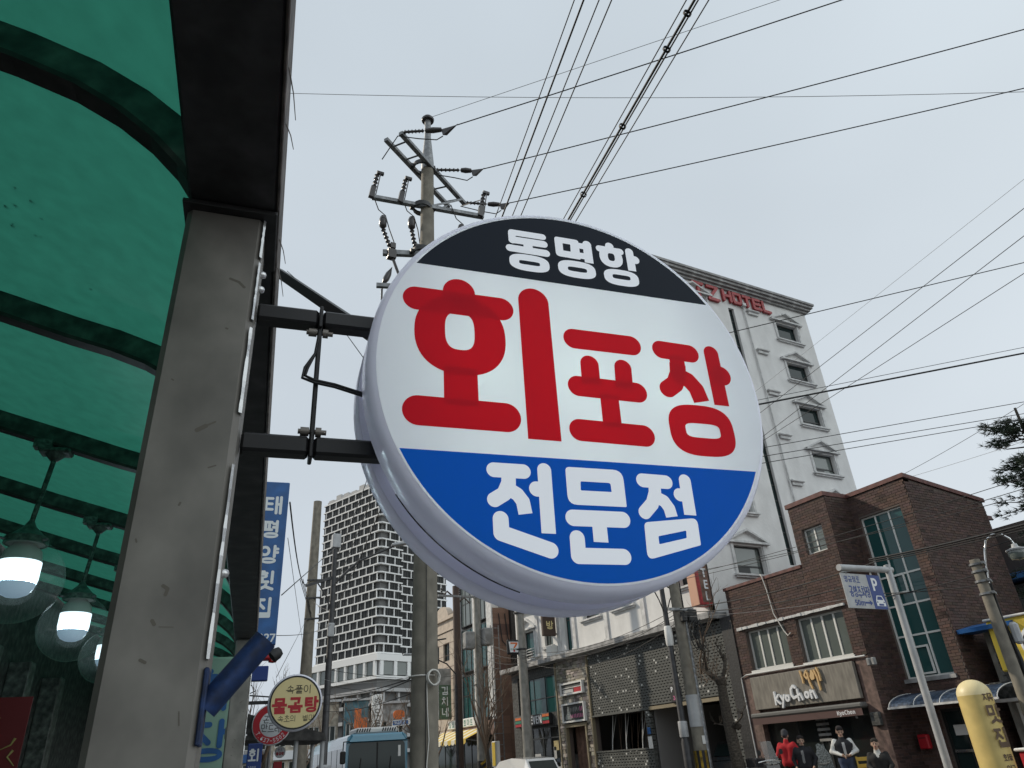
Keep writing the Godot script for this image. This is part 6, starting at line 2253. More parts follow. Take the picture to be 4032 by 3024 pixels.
	g.tube([Vector3(1.85, 6.5, 0.02), Vector3(1.83, 6.62, 0.06), Vector3(1.9, 6.55, 0.09), Vector3(1.95, 6.1, 0.05), Vector3(2.05, 5.3, 0.08), Vector3(2.3, 4.72, 0.06), Vector3(2.42, 4.55, 0.06), Vector3(2.55, 4.62, 0.06)], 0.018, 0.018, 6)
	obj("loose_hose", g, M.cable_white, t)
	g = G.new()
	g.cbox(Vector3(4.83, 1.98, 0.08), Vector3(0.3, 0.34, 0.12), 0.02)
	obj("meter_box", g, M.shop_dark, t)
	for k in 2:
		g = G.new()
		g.cbox(Vector3(5.1 + 0.16 * k, 3.42, 0.1), Vector3(0.1, 0.2, 0.12), 0.02)
		obj("socket_box", g, M.wall_grey, t)
	# door under the blue canopy
	w = window(t, [5.9, 0.12, 7.0, 2.1], -1.1, M.window_frame_dark, M.glass_dark, [0.5], 0.07, 0.1)
	g = G.new()
	g.span(6.15, 1.45, -1.18, 6.5, 1.7, -1.165)
	obj("paper", g, M.paper_white, w)
	g = G.new()
	g.span(6.0, 1.05, -1.18, 6.9, 1.12, -1.15)
	obj("door_bar", g, M.chrome, w)

	var s := thing("chicken_shop_sign", "stone grey shop sign with white KyoChon letters and golden strokes", "sign", Vector3(18.94, 2.5, -16.85), STREET)
	g = G.new()
	g.cbox(Vector3(0, 0.52, 0), Vector3(4.1, 0.98, 0.12), 0.012)
	obj("board", g, M.board_stone, s)
	var lt := {"K": [[0.0, 0.0, 0.02, 0.95], [0.45, 0.72, 0.08, 0.38, 0.5, 0.02]], "y": [[0.0, 0.6, 0.2, 0.25], [0.42, 0.62, 0.05, -0.3]], "o": [], "C": [[0.62, 1.05, 0.4, 1.2, 0.12, 0.95, 0.05, 0.55, 0.25, 0.25, 0.6, 0.35]], "h": [[0.0, 0.0, 0.0, 0.85], [0.02, 0.38, 0.25, 0.5, 0.42, 0.05]], "n": [[0.0, 0.02, 0.0, 0.6], [0.02, 0.45, 0.28, 0.55, 0.45, 0.0]]}
	var x := -1.05
	var word := "KyoChon"
	for i in 7:
		var ch := word[i]
		g = G.new()
		var up := 0.13 + 0.008 * i
		var k := 0
		if ch == "o":
			g.ring(oval(x + 0.08, up + 0.12, 0.095, 0.105, 2.2, 20), oval(x + 0.08, up + 0.12, 0.035, 0.042, 2.2, 20), 0.08, 0.15)
		for st in lt[ch]:
			var p := PackedVector2Array()
			for j in range(0, st.size(), 2):
				p.append(Vector2(x + st[j] * 0.36, up + st[j + 1] * 0.36))
			for poly in stroke_poly(p, 0.075 if ch == "C" else 0.06):
				g.prism(poly, 0.08, 0.15 + 0.003 * k)
			k += 1
		obj("letter", g, M.print_white, s)
		x += [0.24, 0.19, 0.24, 0.28, 0.26, 0.24, 0.2][i]
	for st in [[0.16, 0.93, 0.2, 0.68, 0.2, 0.6], [0.4, 0.92, 0.3, 0.8, 0.36, 0.7, 0.43, 0.76, 0.42, 0.86, 0.44, 0.6, 0.5, 0.42], [0.58, 0.86, 0.53, 0.74, 0.56, 0.66, 0.64, 0.68, 0.66, 0.8, 0.6, 0.9], [0.7, 0.9, 0.76, 0.7, 0.78, 0.35], [0.8, 0.95, 0.85, 0.8, 0.86, 0.6]]:
		g = G.new()
		var p := PackedVector2Array()
		for j in range(0, st.size(), 2):
			p.append(Vector2(st[j], st[j + 1] + 0.03))
		for poly in stroke_poly(p, 0.05):
			g.prism(poly, 0.08, 0.14)
		obj("golden_stroke", g, M.print_gold, s)
	s = thing("folded_awning", "closed brown fabric awning in its dark case over the chicken shop front", "awning", Vector3(18.75, 2.2, -16.85), STREET)
	g = G.new()
	g.cbox(Vector3(0, 0.16, -0.08), Vector3(4.3, 0.14, 0.3), 0.04)
	obj("case", g, M.awning_box, s)
	g = G.new()
	g.span(-2.1, -0.1, 0.02, 2.1, 0.08, 0.035)
	obj("valance", g, M.fabric_brown, s)
	print_text(s, "KyoChon", Vector3(1.55, 0.0, 0.037), 0.15, M.print_white, 0.003)
	g = G.new()
	g.lathe([[0.0, 0.0], [0.03, -0.02], [0.03, -0.06], [0.0, -0.07]], 10, Basis.IDENTITY, Vector3(1.6, -0.1, -0.3))
	obj("bulb", g, M.moulding, s)
	# blue barrel canopy over the stair door
	s = thing("blue_canopy", "curved blue plastic canopy with white hoops over the side door", "canopy", Vector3(20.1, 2.2, -13.0), STREET)
	g = G.new()
	for i in 10:
		var a0 := PI / 2.0 * i / 10.0
		var a1 := PI / 2.0 * (i + 1) / 10.0
		g.auto(Vector3(-1.1, sin(a0) * 0.35, cos(a0) * 1.1), Vector3(1.9, sin(a0) * 0.35, cos(a0) * 1.1), Vector3(1.9, sin(a1) * 0.35, cos(a1) * 1.1), Vector3(-1.1, sin(a1) * 0.35, cos(a1) * 1.1), Vector3.ZERO)
	obj("skin", g, M.canopy_blue, s)
	for x2 in [-1.1, -0.35, 0.4, 1.15, 1.9]:
		g = G.new()
		var p := []
		for i in 11:
			var a := PI / 2.0 * i / 10.0
			p.append(Vector3(x2, sin(a) * 0.355, cos(a) * 1.105))
		g.tube(p, 0.013, 0.013, 6)
		obj("hoop", g, M.moulding, s)
	g = G.new()
	g.bar(Vector3(-1.12, 0, 1.12), Vector3(1.92, 0, 1.12), 0.05, 0.05)
	obj("front_rail", g, M.moulding, s)
	s = thing("red_mailbox", "red mailbox on the dark brick wall beside the side door", "mailbox", Vector3(20.02, 1.35, -14.0), STREET)
	g = G.new()
	g.cbox(Vector3(0.0, 0, 0.08), Vector3(0.3, 0.36, 0.16), 0.03)
	obj("case", g, M.print_red, s)
	g = G.new()
	g.span(-0.1, 0.08, 0.16, 0.1, 0.1, 0.164)
	obj("slot", g, M.ink, s)


func far_row() -> void:
	# glass and stone building, with a brown tiled end wall and a ladder
	var t := thing("glass_building", "narrow building of teal glass between white stone piers, brown tiled side with a ladder", "building", Vector3(19.0, 0, -43.05), STREET)
	var g := G.new()
	g.span(0.0, 0.12, -12.0, 4.85, 11.6, -0.4)
	obj("core", g, M.room_dark, t)
	for x in [[0.0, 0.4], [2.45, 2.75], [4.35, 5.02]]:
		g = G.new()
		g.span(x[0], 3.6, -0.4, x[1], 11.8, 0.08)
		obj("stone_pier", g, M.moulding, t)
	for b in [[0.42, 2.43], [2.77, 4.33]]:
		for k in 3:
			var y: float = 3.75 + 2.65 * k
			window(t, [b[0], y, b[1], y + 2.45], 0.0, M.window_frame_dark, M.glass_grey if k == 2 else M.glass_teal, [0.33, 0.66], 0.045, 0.08, [0.55])
	g = G.new()
	g.span(0.0, 2.85, -0.4, 5.0, 3.58, 0.12)
	obj("stone_lintel", g, M.tile_brown, t)
	g = G.new()
	g.span(4.75, 0.12, -0.4, 5.0, 2.85, 0.1)
	obj("corner_post", g, M.tile_brown, t)
	for y in [0.12]:
		window(t, [0.3, y, 4.6, 2.8], 0.0, M.window_frame_dark, M.glass_dark, [0.25, 0.5, 0.75], 0.06, 0.1)
	var s := Transform3D(Basis(Vector3.UP, PI / 2.0), Vector3(5.03, 0, 0))
	rng.seed = 6
	g = G.new()
	g.span(4.86, 0.12, -12.0, 5.02, 9.25, 0.0)
	obj("side_wall", g, M.mortar, t)
	var y2 := 0.15
	var row := 0
	while y2 < 9.2:
		for k in 4:
			g = G.new()
			var c := rng.randf_range(0.85, 1.1)
			var dark := row in [19, 20, 26, 27]
			g.col = (Color(0.16, 0.095, 0.08) if dark else Color(0.27, 0.165, 0.125)) * c
			g.x = s
			g.span(k * 0.82 + 0.006, y2, 0.0, k * 0.82 + 0.81, y2 + 0.29, 0.014)
			obj("tile", g, M.brick, t)
		y2 += 0.3
		row += 1
	g = G.new()
	g.x = s
	g.span(1.05, 5.8, 0.0, 1.3, 9.6, 0.28)
	obj("drain_duct", g, M.dark_steel, t)
	for k in 2:
		g = G.new()
		g.x = s
		g.tube([Vector3(0.35 + 0.4 * k, 9.1, 0.1), Vector3(0.5 + 0.4 * k, 7.6, 0.12), Vector3(1.0 + 0.3 * k, 6.9, 0.3), Vector3(1.4, 6.7, 0.5)], 0.03, 0.03, 6)
		obj("hanging_cable", g, M.cable_black, t)
	t = thing("steel_ladder", "tall grey steel ladder fixed to the brown tiled wall", "ladder", Vector3(18.95, 0, -37.75))
	for x in [-0.25, 0.25]:
		g = G.new()
		g.bar(Vector3(x, 0.3, 0), Vector3(x, 8.4, 0), 0.05, 0.05)
		obj("rail", g, M.galvanised, t)
	for k in 15:
		g = G.new()
		g.bar(Vector3(-0.22, 0.7 + 0.54 * k, 0), Vector3(0.22, 0.7 + 0.54 * k, 0), 0.035, 0.035)
		obj("rung", g, M.galvanised, t)
	t = thing("yellow_menu_sign", "upright yellow and white menu lightbox at the foot of the ladder", "sign", Vector3(17.0, 0.12, -34.3), STREET)
	g = G.new()
	g.cbox(Vector3(0, 1.75, 0), Vector3(0.62, 1.1, 0.16), 0.03)
	g.box(Vector3(0, 0.6, 0), Vector3(0.4, 1.2, 0.1))
	obj("case", g, M.paper_white, t)
	g = G.new()
	g.sheet(PackedVector2Array([Vector2(-0.25, 1.25), Vector2(0.1, 1.25), Vector2(0.1, 2.25), Vector2(-0.25, 2.25)]), 0.083)
	obj("yellow_panel", g, M.billboard_yellow, t)
	# beige building
	t = thing("beige_building", "beige stone-clad building with a small arched gable, behind the yellow awning", "building", Vector3(19.0, 0, -48.0), STREET)
	var rects := [[1.0, 7.4, 1.9, 8.5], [2.6, 7.4, 3.6, 8.5], [0.3, 4.3, 1.4, 6.2], [1.8, 4.3, 3.3, 6.2], [0.2, 0.2, 4.5, 2.9]]
	panel_wall(t, "wall", 0.0, 4.85, 0.12, 9.9, 0.3, rects, M.beige_stone)
	for r in rects:
		window(t, r, 0.0, M.window_frame_dark, M.glass_dark, [0.5], 0.06, 0.12)
	for k in 9:
		g = G.new()
		g.span(-0.01, 3.4 + 0.72 * k, 0.0, 4.86, 3.42 + 0.72 * k, 0.012)
		obj("joint_moulding", g, M.tile_brown, t)
	g = G.new()
	g.span(-0.1, 9.9, -0.35, 4.9, 10.1, 0.15)
	g.span(-0.05, 9.2, 0.0, 4.87, 9.3, 0.07)
	obj("cornice", g, M.beige_stone, t)
	g = G.new()
	var ov := PackedVector2Array()
	for k in 13:
		ov.append(Vector2(2.6 + cos(PI * k / 12.0) * 1.1, 10.1 + sin(PI * k / 12.0) * 0.75))
	g.prism(ov, -0.3, 0.1)
	obj("arched_gable", g, M.beige_stone, t)
	g = G.new()
	g.span(0.0, 0.12, -9.0, 4.85, 9.8, -0.32)
	obj("core", g, M.room_dark, t)
	t = thing("side_banner", "tall narrow green and white shop banner on the beige building", "sign", Vector3(18.45, 0, -44.0))
	g = G.new()
	g.cbox(Vector3(0, 5.4, 0), Vector3(0.85, 2.9, 0.18), 0.03)
	obj("board", g, M.wall_grey, t)
	g = G.new()
	g.sheet(PackedVector2Array([Vector2(-0.4, 4.0), Vector2(0.4, 4.0), Vector2(0.4, 5.9), Vector2(-0.4, 5.9)]), 0.093)
	obj("green_field", g, M.banner_green_faded, t)
	for k in 3:
		write(t, "김치네"[k], Vector3(-0.22, 5.35 - 0.6 * k, 0.095), 0.44, 0.14, M.print_white)
	t = thing("long_shop_sign", "long white shop sign with dark green letters above the striped awning", "sign", Vector3(18.8, 3.63, -42.4), STREET)
	g = G.new()
	g.cbox(Vector3(0, 0, -0.08), Vector3(3.9, 0.46, 0.18), 0.03)
	obj("cabinet", g, M.paper_white, t)
	write(t, "싱싱한수산회마트", Vector3(-1.75, -0.15, 0.013), 0.3, 0.14, M.print_green, Vector3(0.44, 0, 0))
	t = thing("striped_awning", "yellow and cream striped awning with scalloped edge", "awning", Vector3(19.0, 0, -42.5), STREET)
	for k in 14:
		var x0 := -3.4 + k * 0.5
		g = G.new()
		g.auto(Vector3(x0, 3.3, 0.02), Vector3(x0 + 0.498, 3.3, 0.02), Vector3(x0 + 0.498, 2.72, 1.5), Vector3(x0, 2.72, 1.5), Vector3(x0, 0, 0))
		var sc := PackedVector2Array([Vector2(x0, 2.72), Vector2(x0 + 0.498, 2.72), Vector2(x0 + 0.498, 2.56), Vector2(x0 + 0.37, 2.49), Vector2(x0 + 0.25, 2.47), Vector2(x0 + 0.12, 2.49), Vector2(x0, 2.56)])
		g.sheet(sc, 1.502)
		obj("stripe", g, M.awning_yellow if k % 2 else M.awning_stripe, t)
	for x in [-3.4, 3.58]:
		g = G.new()
		g.bar(Vector3(x, 2.5, 0.03), Vector3(x, 2.7, 1.48), 0.04, 0.04)
		obj("side_arm", g, M.galvanised, t)
	# flats and shops that close the street beyond the bus
	var rows := [
		[Vector3(17.5, 0, -76), 6.0, 7.6, 0.3, M.wall_cream, "cream two-storey shop house beyond the bus with a pale sign panel"],
		[Vector3(21.2, 0, -72), 2.2, 7.4, 0.25, M.wall_teal, "teal shop front with an orange banner beyond the bus"],
		[Vector3(24.2, 0, -71), 3.2, 7.0, 0.2, M.wall_grey, "grey shop house right of the white vertical letters"],
		[Vector3(13.0, 0, -82), 4.5, 6.4, 0.4, M.wall_grey, "low grey house far left of the teal shop front"],
		[Vector3(27.5, 0, -60), 5.0, 8.0, 0.0, M.wall_cream, "cream building behind the tall concrete pole"]]
	for r in rows:
		t = thing("street_house", r[5], "house", r[0], -0.25, "shop houses closing the street")
		var w: float = r[1]
		var h: float = r[2]
		var op := []
		var n := int(maxf(2.0, w / 1.3))
		for k in n:
			var cx: float = -w / 2 + (k + 0.5) * w / n
			op.append([cx - w / n * 0.34, 3.9, cx + w / n * 0.34, 5.5])
			op.append([cx - w / n * 0.4, 0.2, cx + w / n * 0.4, 2.7])
		panel_wall(t, "wall", -w / 2, w / 2, 0.0, h, 0.3, op, r[4])
		for o in op:
			window(t, o, 0.0, M.window_frame_white, M.glass_dark, [0.5], 0.07, 0.12)
		g = G.new()
		g.span(-w / 2, 0.0, -7.0, w / 2, h - 0.1, -0.32)
		obj("core", g, M.room_dark, t)
		g = G.new()
		g.span(-w / 2 - 0.2, h, -7.2, w / 2 + 0.2, h + 0.2, 0.3)
		obj("roof", g, M.tower_grey, t)
		g = G.new()
		g.cbox(Vector3(0, 3.2, 0.12), Vector3(w * 0.92, 0.75, 0.2), 0.03)
		obj("fascia", g, [M.print_white, M.banner_blue, M.print_red][int(w * 3) % 3], t)
	t = thing("white_vertical_sign", "white vertical sign with black syllables beyond the bus", "sign", Vector3(22.4, 0, -69.5))
	g = G.new()
	g.cbox(Vector3(0, 6.2, 0), Vector3(1.0, 3.0, 0.3), 0.05)
	obj("board", g, M.paper_white, t)
	for k in 3:
		write(t, "백도물"[k], Vector3(-0.3, 6.8 - 0.95 * k, 0.155), 0.6, 0.1, M.ink)
	t = thing("orange_banner", "orange red banner hanging on the teal shop front", "banner", Vector3(21.3, 0, -70.9), -0.25)
	g = G.new()
	g.cbox(Vector3(-0.25, 5.8, 0), Vector3(0.6, 1.7, 0.06), 0.01)
	g.cbox(Vector3(0.35, 5.4, 0.0), Vector3(0.55, 0.9, 0.06), 0.01)
	obj("cloth", g, M.print_orange, t)
	t = thing("red_round_banner", "round orange red shop emblem behind the blue street sign", "sign", Vector3(24.2, 5.85, -68.5))
	g = G.new()
	g.prism(oval(0, 0, 0.55, 0.4, 2.6, 24), -0.1, 0.0)
	obj("plate", g, M.print_orange, t)
	t = thing("street_name_sign", "blue street name sign pointing right on a grey post beyond the bus", "sign", Vector3(20.0, 0, -56.0))
	g = G.new()
	g.prism(PackedVector2Array([Vector2(-0.75, 4.3), Vector2(0.55, 4.35), Vector2(0.75, 4.55), Vector2(0.55, 4.75), Vector2(-0.75, 4.7)]), -0.03, 0.0)
	obj("plate", g, M.paper_white, t)
	g = G.new()
	g.sheet(PackedVector2Array([Vector2(-0.7, 4.36), Vector2(0.5, 4.41), Vector2(0.5, 4.69), Vector2(-0.7, 4.65)]), 0.004)
	obj("blue_field", g, M.banner_blue, t)
	write(t, "영금정로", Vector3(-0.6, 4.43, 0.008), 0.2, 0.12, M.print_white)
	g = G.new()
	g.tube([Vector3(0.1, 0, -0.05), Vector3(0.1, 4.9, -0.05)], 0.05, 0.05, 8)
	obj("post", g, M.pole_grey, t)


func tower() -> void:
	# origin at the street corner of the block; local x runs along the right-hand face, -x' along the left-hand face
	var t := thing("apartment_tower", "very tall white apartment tower with dark windows between staggered white bands", "building", Vector3(79.45, 0, -247.6), deg_to_rad(20.7))
	var fl := 3.05
	var base := 36.6
	var floors := 20
	var top := base + fl * floors
	var left := 37.0
	var right := 36.0
	var step := 10.8
	# with yaw 20.7 degrees local -z is the receding left face, local +x the right face
	var g := G.new()
	g.span(1.2, 24.0, -1.2, step - 0.8, top - 0.3, -left + 0.8)
	g.span(step - 0.8, 24.0, -4.2, right - 0.8, top - 0.3, -left + 0.8)
	obj("core", g, M.tower_dark, t)
	var pier := G.new()
	var rail := G.new()
	var far := G.new()
	var n := 0
	for k in floors + 1:
		var y := base + fl * k
		g = G.new()
		var hh := 0.48
		g.hexa([Vector3(1.0, y - 0.3, 0), Vector3(step, y - 0.3, 0), Vector3(step, y - 0.3, -left), Vector3(0, y - 0.3, -left), Vector3(1.0, y - 0.3 + hh, 0), Vector3(step, y - 0.3 + hh, 0), Vector3(step, y - 0.3 + hh, -left), Vector3(0, y - 0.3 + hh, -left)])
		g.hexa([Vector3(0, y - 0.3, -1.0), Vector3(1.0, y - 0.3, 0), Vector3(1.0, y - 0.3, -left), Vector3(0, y - 0.3, -left), Vector3(0, y - 0.3 + hh, -1.0), Vector3(1.0, y - 0.3 + hh, 0), Vector3(1.0, y - 0.3 + hh, -left), Vector3(0, y - 0.3 + hh, -left)])
		g.span(step + 0.005, y - 0.3 + fl * 0.5 * 0.0, -3.0, right, y - 0.3 + hh, -left)
		obj("floor_band", g, M.tower_white, t)
		if k == floors:
			continue
		var y0 := y + 0.18
		var y1 := y + fl - 0.3
		# left face windows, staggered by floor
		var z := -1.6 - (2.1 if k % 2 else 0.0)
		while z > -left + 1.0:
			pier.span(0.02, y0, z - 0.12, 0.4, y1, z + 0.12)
			var z2 := maxf(z - 4.2, -left + 0.4)
			var w := G.new()
			w.span(0.35, y0, z2 + 0.12, 0.4, y1, z - 0.12)
			if n < 296:
				obj("window", w, M.tower_glass, t)
			else:
				far.v.append_array(w.v); far.n.append_array(w.n); far.c.append_array(w.c)
			n += 1
			for f in [0.3, 0.65]:
				rail.span(0.32, y0, lerpf(z, z2, f) - 0.05, 0.42, y1, lerpf(z, z2, f) + 0.05)
			z -= 4.2
		# right face: corner block, then the part set back
		var x := 2.8 + (1.9 if k % 2 else 0.0)
		while x < right:
			var zz := -0.02 if x < step else -3.02
			pier.span(x - 0.16, y0, zz - 0.5, x + 0.16, y1, zz)
			var x2 := minf(x + 4.1, step - 0.2 if x < step else right)
			if x2 - x > 0.8:
				var w := G.new()
				w.span(x + 0.16, y0, zz - 0.45, x2 - 0.16, y1, zz - 0.4)
				if n < 296:
					obj("window", w, M.tower_glass, t)
				else:
					far.v.append_array(w.v); far.n.append_array(w.n); far.c.append_array(w.c)
				n += 1
				for f in [0.35, 0.62]:
					rail.span(lerpf(x, x2, f) - 0.05, y0, zz - 0.42, lerpf(x, x2, f) + 0.05, y1, zz - 0.36)
			x += 4.3
	mass("window_rows", far, M.tower_glass, t)
	mass("white_piers", pier, M.tower_white, t)
	mass("window_bars", rail, M.tower_dark, t)
	# roof works
	g = G.new()
	g.span(1.0, top + 0.5, -1.0, right - 1.0, top + 1.5, -left + 1.0)
	for k in 7:
		g.span(1.5, top + 1.5, -3.0 - k * 5.0, 4.5, top + 2.3 + 0.5 * (k % 3), -6.0 - k * 5.0)
	obj("roof_parapet", g, M.tower_grey, t)
	# podium
	g = G.new()
	g.span(-0.6, 28.2, 0.6, right + 6.0, 29.2, -left - 8.0)
	g.span(-0.6, 34.0, 0.6, right + 4.0, 36.1, -left - 4.0)
	obj("podium_band", g, M.tower_white, t)
	g = G.new()
	g.span(0.4, 0.0, -0.4, right + 3.0, 34.0, -left - 7.0)
	obj("podium_core", g, M.tower_dark, t)
	for k in 8:
		g = G.new()
		g.span(-0.5, 29.4, -0.6 - k * 5.4, 0.45, 34.0, -1.6 - k * 5.4)
		obj("podium_pier", g, M.tower_white, t)
		g = G.new()
		g.span(1.0 + k * 6.0, 29.4, -0.4, 2.4 + k * 6.0, 34.0, 0.5)
		obj("podium_pier", g, M.tower_white, t)
		g = G.new()
		g.span(0.2, 29.6, -1.8 - k * 5.4, 0.3, 33.8, -5.8 - k * 5.4)
		obj("podium_window", g, M.glass_grey, t)
		g = G.new()
		g.span(2.6 + k * 6.0, 29.6, 0.0, 6.8 + k * 6.0, 33.8, 0.1)
		obj("podium_window", g, M.glass_grey, t)
	for k in 5:
		g = G.new()
		var y := 24.2 - 4.6 * k
		g.span(-1.6, y, 1.6, right + 8.0, y + 1.1, -left - 12.0)
		obj("podium_band", g, M.tower_grey, t)
		for j in 7:
			g = G.new()
			g.span(-1.0, y - 3.5, -1.5 - j * 7.0, 0.3, y, -2.2 - j * 7.0)
			obj("podium_column", g, M.tower_grey, t)
			g = G.new()
			g.span(2.0 + j * 6.5, y - 3.5, 0.0, 2.8 + j * 6.5, y, 1.0)
			obj("podium_column", g, M.tower_grey, t)


func right_edge() -> void:
	var t := thing("corner_shop", "low grey shop with a shutter wall and blue roof edge right of the brick building", "building", Vector3(20.3, 0, -12.2), STREET)
	var g := G.new()
	g.span(0.25, 0.12, -5.0, 6.0, 4.0, -0.5)
	obj("wall", g, M.concrete, t)
	for k in 9:
		g = G.new()
		g.span(0.4, 2.62 + 0.14 * k, -0.5, 2.2, 2.745 + 0.14 * k, -0.46)
		obj("shutter_slat", g, M.shutter, t)
	g = G.new()
	g.hexa([Vector3(-0.05, 3.86, -0.6), Vector3(1.4, 3.86, -0.6), Vector3(1.4, 3.86, 0.15), Vector3(-0.05, 3.86, 0.15), Vector3(-0.05, 4.1, -0.6), Vector3(1.4, 4.1, -0.6), Vector3(1.4, 3.96, 0.17), Vector3(-0.05, 3.96, 0.17)])
	obj("blue_roof_edge", g, M.banner_blue, t)
	window(t, [0.5, 0.2, 2.6, 2.1], -0.4, M.window_frame_white, M.glass_dark, [0.5], 0.07, 0.02)
	g = G.new()
	g.span(0.3, 2.13, -0.4, 6.0, 2.2, 0.25)
	obj("shop_ledge", g, M.moulding, t)
	g = G.new()
	g.span(0.3, 2.2, -0.45, 6.0, 2.6, 0.1)
	obj("dark_fascia", g, M.shop_dark, t)
	t = thing("food_billboard", "yellow billboard with a picture of a noodle bowl at the right edge", "billboard", Vector3(20.3, 3.45, -10.1), STREET)
	g = G.new()
	g.cbox(Vector3(0.6, 0, -0.08), Vector3(4.0, 1.26, 0.2), 0.03)
	obj("board", g, M.billboard_yellow, t)
	g = G.new()
	g.cbox(Vector3(0.6, 0.63, -0.05), Vector3(4.06, 0.06, 0.3), 0.02)
	obj("top_trim", g, M.moulding, t)
	var o := Vector3(0.0, -0.08, 0.025)
	g = G.new()
	g.prism(oval(o.x, o.y, 0.72, 0.53, 2.0, 40), 0.022, 0.026)
	obj("white_outline", g, M.print_white, t)
	g = G.new()
	g.prism(oval(o.x, o.y - 0.02, 0.66, 0.48, 2.0, 40), 0.026, 0.029)
	obj("bowl", g, M.ink, t)
	g = G.new()
	g.prism(oval(o.x + 0.03, o.y + 0.07, 0.54, 0.34, 2.0, 36), 0.029, 0.032)
	obj("noodles", g, M.board_cream, t)
	rng.seed = 19
	for k in 26:
		g = G.new()
		g.prism(oval(o.x + rng.randf_range(-0.42, 0.42), o.y + rng.randf_range(-0.12, 0.26), rng.randf_range(0.05, 0.13), rng.randf_range(0.03, 0.07), 2.0, 10), 0.032, 0.0345 + 0.0007 * k)
		obj("topping", g, [M.print_green, M.print_orange, M.board_cream, M.print_gold][k % 4], t)
	t = thing("blue_roof_house", "house with a bright blue roof far right behind the brick building", "house", Vector3(27.0, 0, -13.8), STREET)
	g = G.new()
	g.span(-0.5, 0.1, -5.0, 6.0, 5.9, -0.4)
	obj("wall", g, M.wall_grey, t)
	g = G.new()
	g.hexa([Vector3(-0.8, 6.0, -5.2), Vector3(6.2, 6.0, -5.2), Vector3(6.2, 6.0, 0.2), Vector3(-0.8, 6.0, 0.2), Vector3(-0.8, 6.9, -5.2), Vector3(6.2, 6.9, -5.2), Vector3(6.2, 6.2, 0.2), Vector3(-0.8, 6.2, 0.2)])
	obj("roof", g, M.roof_blue, t)
	window(t, [0.2, 4.6, 2.0, 5.7], -0.3, M.window_frame_white, M.glass_grey, [0.5], 0.07, 0.02)
	# inflatable advertising column
	t = thing("inflatable_column", "yellow inflatable advertising column with brown letters down its side", "advertising column", Vector3(15.33, 0.12, -9.4))
	g = G.new()
	var pr := [[0.0, 0.0], [0.3, 0.0]]
	for k in 12:
		pr.append([0.31, 0.1 + 1.95 * k / 11.0])
	g.lathe(pr, 32)
	obj("body", g, M.balloon_yellow, t)
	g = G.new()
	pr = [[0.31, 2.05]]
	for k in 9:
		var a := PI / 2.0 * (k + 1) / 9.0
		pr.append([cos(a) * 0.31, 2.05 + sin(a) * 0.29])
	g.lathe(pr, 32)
	obj("domed_top", g, M.balloon_sunlit, t)
	var lines := [["꼭지", 1.93, 0.13], ["맛", 1.55, 0.3], ["집", 1.14, 0.3], ["물회", 0.9, 0.1], ["구이", 0.72, 0.1]]
	for ln in lines:
		for k in ln[0].length():
			var a: float = 0.36 - k * 0.36 if ln[0].length() > 1 else 0.2
			var h := Node3D.new()
			h.name = called(t, "print")
			t.add_child(h, true)
			# the column faces the near pavement at about 238 degrees; the print sits right of its middle
			var dirv := Vector3(-0.62, 0, 0.78).rotated(Vector3.UP, 0.28 + a * 0.9)
			h.position = dirv * 0.316 + Vector3(0, ln[1], 0)
			h.rotation.y = atan2(dirv.x, dirv.z)
			write(h, ln[0][k], Vector3(-ln[2] * 0.5, 0, 0), ln[2], 0.17, M.print_brown)
	# black goods box at the foot of the column, right edge
	t = thing("red_snack_stand", "red and white snack stand beside the inflatable column", "stand", Vector3(16.6, 0.12, -9.0), STREET)
	g = G.new()
	g.cbox(Vector3(0, 0.5, 0), Vector3(1.0, 1.0, 0.6), 0.03)
	obj("counter", g, M.print_red, t)
	g = G.new()
	g.cbox(Vector3(0, 1.04, 0), Vector3(1.1, 0.06, 0.7), 0.02)
	obj("top", g, M.paper_white, t)


# ---------- trees
func branch(g: G, a: Vector3, d: Vector3, len_: float, r: float, depth: int, spread: float, lift_: float) -> void:
	var p := [a]
	var q := a
	var f := d.normalized()
	for k in 4:
		f = (f + Vector3(rng.randf_range(-1, 1), rng.randf_range(-0.6, 1) * lift_, rng.randf_range(-1, 1)) * 0.22).normalized()
		q += f * len_ / 4.0
		p.append(q)
	g.tube(p, r, r * 0.55, 5 if r < 0.03 else 8, r > 0.02)
	if depth <= 0:
		return
	for k in rng.randi_range(2, 3):
		var at: Vector3 = p[rng.randi_range(2, 4)]
		var s := Vector3(rng.randf_range(-1, 1), rng.randf_range(-0.3, 1) * lift_, rng.randf_range(-1, 1)).normalized()
		branch(g, at, f.lerp(s, spread), len_ * rng.randf_range(0.5, 0.8), r * 0.5, depth - 1, spread, lift_)


